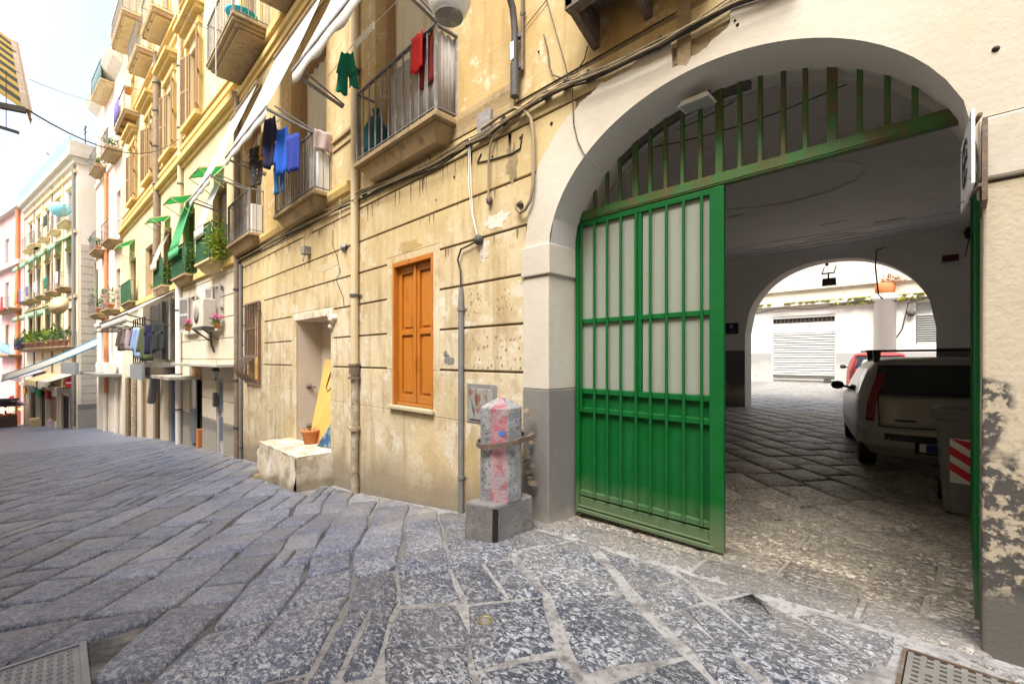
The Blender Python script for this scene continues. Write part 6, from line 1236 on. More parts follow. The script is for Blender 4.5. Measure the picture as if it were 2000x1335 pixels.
# columns, planks and worn shopfront of the lower left part
for k, u in enumerate((262, 250, 228, 206)):
    x = (FB if u > 241 else FC).S(u, -.1); fr = FB if u > 241 else FC; zb = gz(fr.w(x, 0, 0).x) - .2; mb = MB(); mb.tube([(x, -.1, zb), (x, -.1, zb + 3.1)], .11, 8); solo('pilaster_pipe', mb, M[('pipe_old', 'pipe_brown', 'plaster_white', 'plaster_white')[k]], ('crusted brown post left of the slanting pipe', 'thin brown post beside the crusted one', 'pale post on the old white shopfront', 'pale post at the far corner of the old white shopfront')[k], 'post', fr, (x, -.1, zb))
mb = MB(); x = FB.S(346, -.08); mb.box(FB.S(342, -.05), FB.S(347.5, -.05), -.07, -.03, gz(-20) - .1, .9); solo('blue_door_leaf', mb, flat('blue_door', (.02, .10, .36), .5), 'blue door leaf standing open by the white downpipe', 'door', FB, (x, -.05, gz(-20)))

# ================================================================== peach building
C = thing('apartment_building', 'narrow peach building with small balconies and an orange downpipe', 'building', FC, (0, 0, -2.5))
LC = -8.25; TC = 17.9
hc_ = [(-1.6, -.5, 8.5, 10.8), (-1.6, -.5, 13.2, 15.4), (-5.4, -4.3, 8.5, 10.8), (-5.4, -4.3, 13.2, 15.4), (-1.7, -.6, 4.3, 6.5), (-5.4, -4.3, 4.3, 6.5), (-3.3, -2.6, 1.5, 3.4), (-6.6, -5.6, 1.2, 3.4)]
mb = MB(); wall_sheet(mb, LC, -.02, 3.6, TC, hc_[:6], -.01, .28); shell(LC, -.02, 0, 8, 3.4, TC, mb); part('upper_wall', mb, M['plaster_peach'], C)
mb = MB(); wall_sheet(mb, LC, -.02, -6, 3.6, hc_[6:], 0, .28); part('ground_floor_wall', mb, M['plaster_white'], C)
for h in hc_: door_fill(C, h, 'glass', 'shutter_grey', name='window')
mb = MB(); mb.poly([(-.01, TC - .5), (-.4, TC - .2), (-.6, TC + .1), (-.01, TC + .3)], 'x', LC - .1, -.02); part('eaves', mb, M['plaster_white'], C)
for z in (3.6, 8.0, 12.6): mb = MB(); mb.box(LC, -.03, -.12, -.01, z, z + .2); part('string_course', mb, M['plaster_white'], C)
for x0, x1, z in ((-2.2, .0, 12.75), (-2.1, .0, 7.9), (-6.2, -4.0, 12.9), (-6.2, -4.0, 8.0), (-6.4, -3.8, 4.2), (-2.2, -.1, 4.2)): balcony(C, x0, x1, .6, z, 'slab', gap=.22, h=1.0)
balcony(C, -5.4, -2.2, .6, 17.2, 'slab_pale', gap=.25, h=1.1)
mb = MB(); mb.grid(lambda u, v: (-5.3 + 3.0 * u, -.57, 17.25 + 1.9 * v), 8, 2); solid(solo('aqua_screen', mb, M['aqua_cloth'], 'pale aqua screen round the topmost balcony against the sky', 'screen', FC, (-4, -.5, 17.2)))
pipe('bright orange downpipe on the peach building', FC.S(208, -.1), -.5, 12.5, .09, 'pipe_orange', fr=FC)
for k, (x, z, l) in enumerate(((-1.0, 12.75, 'potted plant with tall stems on the upper peach balcony'), (-5.0, 12.9, 'potted red brown plant on the upper left peach balcony'), (-5.2, 8.0, 'terracotta potted plant on the middle left peach balcony'), (-4.6, 4.2, 'potted plant low on the left peach balcony by the cactus'), (-1.2, 4.2, 'leafy green agave on the lowest right peach balcony'))):
    plant('potted_plant', l, FC, (x, -.38, z), .35 + (.3 if k == 4 else 0), 90, 'leaf', .22, .07, (.22, .34))
ct = thing('cactus', 'tall dry cactus stems rising from the lowest left peach balcony', 'cactus', FC, (-5.2, -.35, 4.2)); mb = MB()
for dx, h in ((-.3, 3.2), (0, 2.2), (.25, 2.7), (-.6, 2.0)): mb.tube([(-5.2, -.35, 4.2), (-5.2 + dx * .6, -.4, 4.2 + h * .5), (-5.2 + dx * 1.3, -.42, 4.2 + h)], .05, 6)
part('stem', mb, flat('cactus_grey', (.20, .20, .13), .9), ct)
for k, (x, z) in enumerate(((-1.4, 1.6), (-4.3, 1.3))): mb = MB(); mb.box(x - .42, x + .42, -.5, -.15, .722, 1.32); mb.lathe([(.24, 0), (.24, .015), (.05, .02), (0, .02)], (x - .1, -.50, 1.02), 16, ax=(0, -1, 0)); bevel(solo('air_conditioner', mb, M['white_paint'], ('white air conditioner box right on the old white shopfront', 'white air conditioner box left on the old white shopfront')[k], 'air conditioner', FC, (x, -.2, z)), .03)
mb = MB(); mb.box(-7.6, -.2, -.9, -.02, .55, .72); bevel(solo('shop_canopy', mb, M['box_grey'], 'grey concrete canopy over the old white shopfront', 'canopy', FC, (-4, -.4, .6)), .02)
x0, z0 = FC.px(123, 729, -1.6); x1, z1 = FC.px(172, 708, -1.6); mb = MB(); x0b = FD.px(123, 729, -1.2); x1b = FD.px(172, 708, -1.2)
mb.box(x0b[0], x0b[0] + 3.4, -1.3, -1.15, x0b[1], x1b[1]); solo('blank_sign', mb, M['sign_grey'], 'wide blank grey sign panel hung over the street far away', 'sign', FD, (x0b[0], -1.2, x0b[1]))

# ================================================================== far white building set forward into the street
def storey_building(bld, fr, x0, x1, top, low, m, rows_, cols_, wd, depth=9, mlow=None):
    hs = [(c - wd / 2, c + wd / 2, z, z + h) for z, h in rows_ for c in cols_ if c - wd / 2 > x0 + .2 and c + wd / 2 < x1 - .2]
    mb = MB(); wall_sheet(mb, x0, x1, low, top, hs, 0, .25); shell(x0, x1, 0, depth, low, top, mb); part('wall', mb, M[m], bld)
    for h in hs: door_fill(bld, h, rnd.choice(('glass', 'curtain', 'glass')), rnd.choice(('shutter_grey', 'shutter_brown')), .1, 'window')
    return hs
Dt = thing('apartment_building', 'far white corner building with blue roof edge, green awnings and long plant balconies', 'building', FD, (0, 0, -3.5))
cD = [-2.0, -5.4, -8.8, -12.2, -15.4]
hsD = storey_building(Dt, FD, -17.9, 0, 14.9, -7, 'plaster_far', ((2.4, 2.6), (6.4, 2.5), (10.9, 2.2)), cD, 1.3)
mb = MB(); mb.quad((.002, 0, -7), (.002, 9, -7), (.002, 9, 14.9), (.002, 0, 14.9)); part('side_wall', mb, M['plaster_white'], Dt)
for k in range(22):                                             # grooved white quoin courses on the side that faces down the street
    z = -.6 + k * .5 - 1.2
    if z < -2.2: continue
    mb = MB(); mb.box(.004, .05, .15, 3.5, z + .03, z + .47); part('plaster_course', mb, M['white'], Dt)
mb = MB(); mb.box(.004, .06, .0, 3.5, -6, FD.px(152, 790)[1]); part('dado', mb, M['dado'], Dt)
mb = MB(); mb.box(-17.9, .25, -.45, 3.2, 14.9, 15.25); mb.box(-17.9, .12, -.2, 3, 14.5, 14.899); part('cornice', mb, M['white'], Dt)
mb = MB(); mb.box(-17.9, .0, -.4, -.3, 15.26, 16.2); part('end_parapet', MB().box(.001, .1, -.4, 3.2, 15.26, 15.9), M['white'], Dt); part('roof_parapet', mb, M['aqua_cloth'], Dt, 'pale blue screen along the roof edge')
for c in cD:
    balcony(Dt, c - 1.0, c + 1.0, .6, 6.35, 'slab', gap=.3); 
    if c < -3: balcony(Dt, c - .9, c + .9, .4, 10.8, 'slab_pale', gap=.3)
balcony(Dt, -17.2, -.1, .6, 2.35, 'slab', gap=.34)
for c in (-12.6, -1.8): balcony(Dt, c - 1.2, c + 1.2, .5, 10.8, 'slab_pale', gap=.3)
lab = ('nearest', 'second nearest', 'third nearest', 'fourth nearest', 'farthest')
for row, (zw, zf) in enumerate(((9.9, 9.2), (5.5, 5.0))):
    for k, c in enumerate(cD):
        if row == 1 and k == 0: continue
        t = thing('awning', f'{lab[k]} green canvas awning in the {("upper", "lower")[row]} row of the far white building', 'awning', FD, (c, 0, zw), f'{("upper", "lower")[row]} row of green awnings on the far white building'); mb = MB(); mb.grid(lambda u, v: (c - 1.1 + 2.2 * u, -.02 - .9 * v, zw + (zf - zw) * v), 4, 3); mb.grid(lambda u, v: (c - 1.1 + 2.2 * u, -.93, zf - .4 * v), 4, 1); solid(part('cloth', mb, M['green_faded'], t), .01)
for k in range(9):
    x = -15.8 + 1.8 * k; plant('balcony_plant', ('leafy plant at the far end of the long plant balcony', 'second plant from the far end of the long balcony', 'third plant from the far end of the long balcony', 'plant left of the middle of the long balcony', 'plant in the middle of the long balcony', 'plant right of the middle of the long balcony', 'third plant from the near end of the long balcony', 'second plant from the near end of the long balcony', 'plant at the near corner of the long balcony')[k], FD, (x, -.4, 2.4), .55, 60, 'leaf' if k % 3 else 'leaf_lime', .4, .14, (.25, .4), group='plants along the far long balcony')
for k in range(4): x = -16.8 + .85 * k; cloth_thing('black_cloth', ('farthest', 'second farthest', 'second nearest', 'nearest')[k] + ' of four black garments on the long plant balcony', 'clothes', FD, x, -.75, 3.3, 'shirt', .7, 1.0, 'navy_cloth', (1, 0), 'black clothes on the far long balcony', 80 + k)
for k, (m, c) in enumerate((('red_cloth', -15.2), ('purple_cloth', -14.0), ('lightblue_cloth', -13.2), ('mustard_cloth', -16.4))): cloth_thing('hanging_cloth', ('red', 'violet', 'pale blue', 'mustard')[k] + ' cloth hung on the second far balcony', 'clothes', FD, c, -.8, 7.25, 'towel', .6, 1.1, m, (1, 0), 'coloured cloths on the far building', 90 + k)
mb = MB(); mb.lathe([(0, 0), (.35, .12), (.6, .5), (.35, .9), (0, 1.0)], (-1.7, -.55, 11.1), 10); solo('blue_tarpaulin', mb, M['aqua_cloth'], 'bundled pale blue tarpaulin on the near top balcony of the far building', 'tarpaulin', FD, (-1.7, -.5, 11.1))
pipe('long grey downpipe at the corner of the far white building', -.35, -3, 14.4, .10, 'pipe_grey', fr=FD)
dsh = thing('satellite_dish', 'beige satellite dish on the corner of the far white building', 'satellite dish', FD, (-.6, -.5, 5.9)); mb = MB(); mb.lathe([(0, 0), (.35, .05), (.62, .2)], (-.9, -.6, 6.0 - 1.0), 14, ax=(.6, -.7, .2)); solid(part('dish', mb, M['slab_pale'], dsh), .02); mb = MB(); mb.bar((-.9, -.55, 4.9), (-.5, -.02, 4.8), .06); part('arm', mb, M['iron'], dsh)
for k in range(4): 
    x = (-16, -11, -5, -.6)[k]; mb = MB(); mb.bar((x, .5, 15.2), (x, .5, 17.4), .05); mb.bar((x - .4, .5, 17.2), (x + .4, .5, 17.2), .04); mb.bar((x - .3, .5, 16.9), (x + .3, .5, 16.9), .04); solo('aerial', mb, M['iron'], ('farthest television aerial on the white roof', 'second farthest television aerial on the white roof', 'third aerial along the white roof', 'aerial nearest the corner of the white roof')[k], 'aerial', FD, (x, .5, 15.2), 'aerials on the far white roof')
plant('roof_plant', 'shrub on the roof corner of the far white building', FD, (.0, 1.8, 15.3), .9, 160, 'leaf', .4, .14, None); plant('roof_plant', 'pale shrub on the roof edge behind the blue screen', FD, (-4.6, .6, 15.8), .9, 120, 'leaf', .4, .14, None)
for k, c in enumerate(cD):
    mb = MB(); z = 2.42
    if k: mb.tube([(c + 1.7, -.03, -1.0), (c + 1.7, -.03, 14.4)], .07, 6); solo('drainpipe', mb, M['slab_pale' if k % 2 else 'pipe_brown'], ('', 'nearest slim downpipe between the windows of the far white building', 'second slim downpipe on the far white building', 'third slim downpipe on the far white building', 'farthest slim downpipe on the far white building')[k], 'drainpipe', FD, (c + 1.7, -.03, -1), 'slim downpipes on the far white building')
    mb = MB(); [part('window_hood', MB().box(c - .95, c + .95, -.09, -.002, z, z + .17), M['trim_yellow'], Dt) for z in (9.05, 13.2)]
for z in (5.6, 9.9, 13.9): mb = MB(); mb.box(-17.9, -.01, -.14, -.002, z, z + .2); part('string_course', mb, M['slab_pale'], Dt)
for k, (c, z, m) in enumerate(((-5.4, 6.4, 'teal_cloth'), (-8.8, 6.4, 'white_cloth'), (-12.2, 6.4, 'purple_cloth'), (-2.0, 6.4, 'white_cloth'), (-5.4, 10.85, 'dark_cloth'), (-8.8, 10.85, 'mauve_cloth'))): cloth_thing('hanging_cloth', ('teal', 'white', 'violet', 'long white', 'dark', 'mauve')[k] + ' cloth over a balcony rail of the far white building', 'clothes', FD, c + .3, -.72, z + .95, 'towel', 1.0, .8, m, (1, 0), 'coloured cloths on the far building', 140 + k)
# ground-floor shops of the far building
mb = MB(); zf0 = -5.5
for k, c in enumerate((-2.6, -6.2, -9.8, -13.4, -16.4)):
    h = (c - 1.1, c + 1.1, -6, -1.6 + .0 * k); f = part('shop_front', MB().box(h[0], h[1], -.02, -.005, gz(FD.w(c, 0, 0).x) - .3, -1.1), M[('dark_in', 'shutter_brown', 'dark_in', 'dark_in', 'shutter_brown')[k]], Dt); mb = MB(); mb.box(h[0] - .25, h[0], -.15, 0, -6, -.8).box(h[1], h[1] + .25, -.15, 0, -6, -.8).box(h[0] - .3, h[1] + .3, -.4, 0, -.8, -.5); part('frame', mb, M['white'], f)
for k, (x0, x1, z, m, l) in enumerate(((-8.5, -4.2, -.05, 'slab_pale', 'tan shop awning over the middle far doorways'), (-3.6, -.5, .0, 'white', 'pale shop canopy nearest the far white corner'), (-15, -9.5, .1, 'pink_canvas', 'pinkish shop awning over the farthest doorways'))):
    mb = MB(); mb.mesh([(x0, -.02, z + .5), (x1, -.02, z + .5), (x1, -1.3, z), (x0, -1.3, z), (x0, -.02, z + .45), (x1, -.02, z + .45), (x1, -1.3, z - .05), (x0, -1.3, z - .05), (x0, -1.31, z - .35), (x1, -1.31, z - .35)], [(0, 1, 2, 3), (7, 6, 5, 4), (3, 2, 9, 8)]); solo('shop_awning', mb, M[m], l, 'awning', FD, ((x0 + x1) / 2, 0, z), 'shop awnings on the far white building')
for k, (x, m) in enumerate(((-16.2, 'mustard_cloth'), (-12.6, 'aqua_cloth'), (-7.4, 'red_cloth'), (-5.2, 'white_cloth'), (-10.6, 'green_cloth'))):
    mb = MB(); mb.box(x - .5, x + .5, -.30, -.18, -1.5 + .3 * (k % 2), -.9 + .3 * (k % 2)); solo('shop_sign', mb, M[m], ('mustard', 'pale blue', 'red', 'white', 'green')[k] + ' shop sign board on the far ground floor', 'sign', FD, (x, -.2, -1.5), 'shop sign boards far down the street')
# ================================================================== pink building beyond and the buildings across the street
E_ = thing('apartment_building', 'distant pink building with orange downpipe at the left edge', 'building', FE, (0, 0, -5))
hsE = storey_building(E_, FE, -22, 0, 15.2, -9, 'plaster_pink', ((2.2, 2.6), (6.4, 2.5), (10.8, 2.3)), [-2.4, -6, -10, -14, -18], 1.4)
mb = MB(); mb.quad((.003, 0, -9), (.003, 8, -9), (.003, 8, 15.2), (.003, 0, 15.2)); part('side_wall', mb, M['plaster_white'], E_)
for z in (1.9, 6.1): balcony(E_, -8, -.6, .8, z, 'slab', gap=.4)
for z in (15.2, 10.0): mb = MB(); mb.box(-22, .2, -.4, 0, z, z + .4); part('cornice', mb, M['white'], E_)
pipe('orange red downpipe on the distant pink building', -1.2, -4.5, 15, .14, 'pipe_orange', fr=FE)
for k, (m, x) in enumerate((('red_cloth', -2), ('navy_cloth', -3.2), ('white_cloth', -4.4), ('lightblue_cloth', -5.6))): cloth_thing('hanging_cloth', ('red', 'dark', 'white', 'pale blue')[k] + ' cloth on the balcony of the distant pink building', 'clothes', FE, x, -1.0, 7.1, 'towel', .8, 1.3, m, (1, 0), 'cloths on the distant pink building', 100 + k)
L_ = thing('opposite_building', 'plain apartment building on the other side of the street carrying the striped awning', 'building', FL, (-10, 0, 0))  # unseen block shaping the light: shades the road, kept low and pale
mb = MB(); wl_h = [(-c - .6, -c + .6, z, z + 2.2) for c in range(4, 56, 4) for z in (1.2, 5.0)]; TL = 9.0
def mirror(h): return h
mb2 = MB(); wall_sheet(mb2, -62, 8, -9, TL, wl_h, 0, .25)
mb2.v = [(x, -y, z) for x, y, z in mb2.v]; mb2.f = [f[::-1] for f in mb2.f]
for h in wl_h: mb2.quad((h[1], -.2, h[2]), (h[0], -.2, h[2]), (h[0], -.2, h[3]), (h[1], -.2, h[3]), 1)
mb2.quad((8, 0, -9), (8, -8, -9), (8, -8, TL), (8, 0, TL)); mb2.quad((-62, -8, -9), (-62, 0, -9), (-62, 0, TL), (-62, -8, TL)); mb2.quad((-62, 0, TL), (8, 0, TL), (8, -8, TL), (-62, -8, TL)); mb2.quad((-62, -8, -9), (-62, -8, TL), (8, -8, TL), (8, -8, -9))
part('facade', mb2, [M['plaster_cold'], M['glass_pale']], L_)
# end of the street
Z_ = thing('apartment_building', 'pale building closing the end of the street', 'building', W, (-100, -20, -7))
mb = MB(); mb.box(-112, -100, -34, -6, -9, 11); part('wall', mb, M['plaster_white'], Z_)
# ================================================================== striped awning across the street
sa = thing('striped_awning', 'yellow and dark striped awning jutting in at the top left', 'awning', W, (-8.5, -1.6, 6.5))
# its own frame: the awning hangs from the opposite facade and dips towards the middle of the street
NS = 17; ya, yb = -1.75, -.46; xa, xb = -8.0, -5.6; za, zb_ = 7.6, 6.30; xa2 = -8.6
P0, P1 = Vector((-8.72, -.80, 6.78)), Vector((-8.0, -.32, 4.52))   # front bar: far high end and near low end
U0, U1 = Vector((-7.6, -1.75, 7.6)), Vector((-5.3, -1.72, 7.3))
F0 = Vector((-8.95, -.56, 6.62)); F1 = Vector((-7.05, -.33, 4.42))
F0 = Vector((*[c * 8.2 for c in ray(26, 82)[:2]], EYE + ray(26, 82)[2] * 8.2)); F1 = Vector((*[c * 6.2 for c in ray(50, 216)[:2]], EYE + ray(50, 216)[2] * 6.2))
G0 = F0 + Vector((.2, -1.35, .75)); G1 = F1 + Vector((.2, -1.35, .75))
for k in range(NS):
    t0, t1 = k / NS, (k + 1) / NS; a, b_, c, d = F0.lerp(F1, t0), F0.lerp(F1, t1), G0.lerp(G1, t1), G0.lerp(G1, t0); n = (b_ - a).cross(d - a).normalized() * .004
    nm = ('yellow_stripe', 'dark_stripe')[k % 2]; mtl = flat('stripe_yellow', (.62, .46, .14), .9, transl=.5) if k % 2 == 0 else flat('stripe_dark', (.07, .075, .06), .9, transl=.35)
    mb = MB(); mb.mesh([a + n, b_ + n, c + n, d + n, a - n, b_ - n, c - n, d - n], [(0, 1, 2, 3), (7, 6, 5, 4), (0, 4, 5, 1), (2, 6, 7, 3)]); part(nm, mb, mtl, sa)
    m_ = a.lerp(b_, .5) + Vector((.02, .05, -.22)); mb = MB(); o2 = Vector((0, .03, 0)); mb.mesh([a, b_, b_ + Vector((0, .06, -.10)), m_, a + Vector((0, .06, -.10))], [(0, 1, 2, 3, 4)]); q_ = part('valance_flap', mb, mtl, sa); solid(q_, .006)
mb = MB(); mb.bar(F0, F1, .07, .06); mb.bar(F0 + Vector((0, .05, .0)), F1 + Vector((0, .05, 0)), .03); part('front_bar', mb, M['pipe_brown'], sa)
for p, q, w_ in ((F0.lerp(F1, .22), G0.lerp(G1, .22) + Vector((0, 0, -.35)), .06), (F0.lerp(F1, .55), G0.lerp(G1, .5) + Vector((0, -.1, -.5)), .05), (F1, F1 + Vector((-.05, -1.4, -.12)), .07), (F1 + Vector((0, -.06, -.33)), F1 + Vector((-.1, -1.4, -.16)), .035)): part('arm', MB().bar(p, q, w_), M['iron'], sa)
for k in range(3): mb = MB(); p = F1 + Vector((-.02, -.18 - .22 * k, -.02)); mb.tube([p + Vector((0, 0, .5)), p + Vector((0, 0, -.3))], .004, 4); part('cord', mb, M['cable'], sa)
# wires slung across the street
def street_wire(label, a, c, sag, r=.012, n=16):
    a, c = Vector(a), Vector(c); mb = MB(); mb.tube([a.lerp(c, i / n) - Vector((0, 0, sag * 4 * (i / n) * (1 - i / n))) for i in range(n + 1)], r, 5); solo('overhead_wire', mb, M['cable'], label, 'wire', W, tuple(a))
q = FB.px(350, 270, -.1); street_wire('dark wire slung from the striped awning to the yellow facade', F1 + Vector((0, .05, 0)), FB.w(q[0], -.1, q[1]), .55)
q = FB.px(215, 200, -.1); street_wire('thin pale wire high across the sky', F0 + Vector((0, .2, -.6)), FB.w(q[0], -.1, q[1]), .15, .006)
q = FB.px(405, 52, -.5); q0 = FB.px(343, 20, -.1); street_wire('short dark wire running up to the high stone balcony', FA.w(-13.2, -.7, 9.7), FB.w(q0[0], -.1, q0[1]), .05, .010)
q = FA.px(480, 15, -.75); mb = MB(); mb.tube([FA.w(-11.9, -.78, 12), FA.w(-11.9, -.78, 7.6)], .008, 4); solo('white_rope', mb, M['white_paint'], 'white cord hanging down past the high stone balcony', 'cord', W, tuple(FA.w(-11.9, -.78, 7.6)))

# ================================================================== street market far down the hill
def fx(u, v, d): a = ray(u, v); return Vector((a[0] * d, a[1] * d, EYE + a[2] * d))
def canopy(label, p, q, wd, m, band):
    """a canvas sheet slung across the street between two anchor points"""
    t = thing('street_canopy', label, 'canopy', W, tuple(p.lerp(q, .5)), 'canvas sheets slung across the far street'); d = (q - p); s_ = Vector((-.45, .05, .55)).normalized() * wd; mb = MB()
    mb.grid(lambda u, v: p + d * u + s_ * v - Vector((0, 0, .12 * math.sin(math.pi * u))), 12, 4); solid(part('cloth', mb, M[m], t), .01); mb = MB()
    for v in (0, 1): mb.tube([p + d * (i / 12) + s_ * v - Vector((0, 0, .12 * math.sin(math.pi * i / 12))) for i in range(13)], .035, 6)
    part('hem', mb, M[band], t)
canopy('white canvas with turquoise hems slung up to the far quoined corner', fx(2, 745, 30), fx(190, 674, 26), .55, 'cloth_white', 'blue_band')
canopy('turquoise edged canvas sloping down to the right across the far street', fx(-6, 682, 42), fx(112, 722, 44), 1.0, 'aqua_cloth', 'blue_band')
canopy('pale pink canvas lowest over the far market stalls', fx(-6, 742, 46), fx(92, 738, 44), 1.1, 'pink_canvas', 'plum')
def noentry(label, u, v, d, r):
    p = fx(u, v, d); t = thing('no_entry_sign', label, 'road sign', W, (p.x, p.y, gz(p.x))); ax = (CT, -ST, 0); ax = (-ray(u, v)[0], -ray(u, v)[1], 0); mb = MB(); mb.lathe([(r, -.01), (r, .01)], p, 24, ax=ax, smooth=False); part('disc', mb, M['red_sign'], t)
    a = Vector(ax).normalized(); s_ = Vector((-a.y, a.x, 0)); mb = MB(); mb.bar(p + a * .016 - s_ * r * .72, p + a * .016 + s_ * r * .72, r * .36, .012, 0, tuple(a)); 
    part('white_bar', MB().mesh([p + a * .02 + s_ * x + Vector((0, 0, z)) for x, z in ((-r * .74, -r * .17), (r * .74, -r * .17), (r * .74, r * .17), (-r * .74, r * .17))], [(0, 1, 2, 3)]), M['white_paint'], t)
    b2 = p - a * .06; mb = MB(); mb.tube([(b2.x, b2.y, gz(p.x)), (b2.x, b2.y, p.z + r)], .035, 6); part('post', mb, M['pipe_grey'], t)
noentry('red no entry disc with white bar by the far white corner', 138, 747, 30, .33); noentry('smaller red no entry disc above the market stalls', 27, 779, 42, .35)
p = fx(10, 792, 38); pg = gz(p.x)
um = thing('market_umbrella', 'mauve market umbrella with yellow lamps under it at the far left', 'umbrella', W, (p.x, p.y, pg)); mb = MB(); mb.lathe([(1.35, 0), (1.30, .06), (.7, .42), (0, .6)], (p.x, p.y, p.z), 12, smooth=False); part('canopy', mb, M['plum'], um); mb = MB(); mb.tube([(p.x, p.y, pg), (p.x, p.y, p.z + .5)], .04, 6); part('pole', mb, M['iron'], um)
for k in range(5): mb = MB(); mb.lathe([(0, -.1), (.13, 0), (0, .12)], (p.x + .3 * (k - 2), p.y + .5 * (k - 2) * .9, p.z - .3), 8); part('lamp', mb, mat('lit_lamp', (.9, .6, .1), .5, emit=((1, .62, .08), 3.0)) if 'lit' not in M else M['lit'], um); M.setdefault('lit', bpy.data.materials['lit_lamp'])
names = [('fruit_stall', 'market stall with yellow sign board beside the mauve umbrella', 33, 815, 44, 'mustard_cloth'), ('market_stall', 'dark market stall below the pink canvas', 62, 812, 46, 'dark_cloth'), ('market_stall', 'stall with green goods left of the turquoise cloth', 84, 815, 43, 'green_dark'), ('market_stall', 'low stall of coloured crates under the mauve umbrella', 8, 818, 37, 'brown_cloth')]
for k, (n, l, u, v, d, m) in enumerate(names):
    p = fx(u, v, d); g = gz(p.x); t = thing(n, l, 'market stall', W, (p.x, p.y, g), 'stalls of the far street market'); mb = MB(); mb.box(p.x - .8, p.x + .8, p.y - .7, p.y + .7, g, g + .85); part('counter', mb, M[m], t); mb = MB()
    for i in range(14): mb.lathe([(0, 0), (.13, .1), (.1, .22), (0, .26)], (p.x + .7 * rnd.uniform(-.9, 1), p.y + rnd.uniform(-.6, .6), g + .85), 6)
    part('goods', mb, M[('pipe_orange', 'red_cloth', 'leaf_lime', 'terracotta')[k]], t); mb = MB()
    for sx in (-.75, .75):
        for sy in (-.65, .65): mb.bar((p.x + sx, p.y + sy, g), (p.x + sx, p.y + sy, g + 2.2), .05)
    part('post', mb, M['iron'], t); mb = MB(); mb.box(p.x - .9, p.x + .9, p.y - .8, p.y + .8, g + 2.2, g + 2.32); part('roof', mb, M[('mustard_cloth', 'plum', 'aqua_cloth', 'dark_cloth')[k]], t)
for k, (u, v, m, l) in enumerate(((74, 800, 'aqua_cloth', 'turquoise cloth hanging in front of the far shops'), (92, 802, 'white_cloth', 'white cloth hanging in front of the far shops'), (80, 802, 'white_cloth', 'cream cloth hanging beside the turquoise one'))):
    p = fx(u, 772, 38); cloth_thing('hanging_cloth', l, 'cloth', W, p.x, p.y, p.z, 'towel', .5, 1.9, m, (ST, CT), 'cloths hung at the far shops', 120 + k)
for k, (u, v, d, s_) in enumerate(((105, 825, 34, .45), (70, 826, 36, .5), (115, 828, 33, .35))):
    p = fx(u, v, d); g = gz(p.x); mb = MB(); mb.box(p.x - s_, p.x + s_, p.y - s_ * .7, p.y + s_ * .7, g, g + s_ * 1.1); mb.box(p.x - s_ * .9, p.x + s_ * .9, p.y - s_ * .6, p.y + s_ * .6, g + s_ * 1.1 + .002, g + s_ * 1.3); bevel(solo('market_crate', mb, M[('pink_canvas', 'slab_pale', 'white_paint')[k]], ('pinkish crate in front of the far doorway', 'pale crate below the hanging cloths', 'small white crate nearest the far doorway')[k], 'crate', W, (p.x, p.y, g), 'crates by the far shops'), .02)

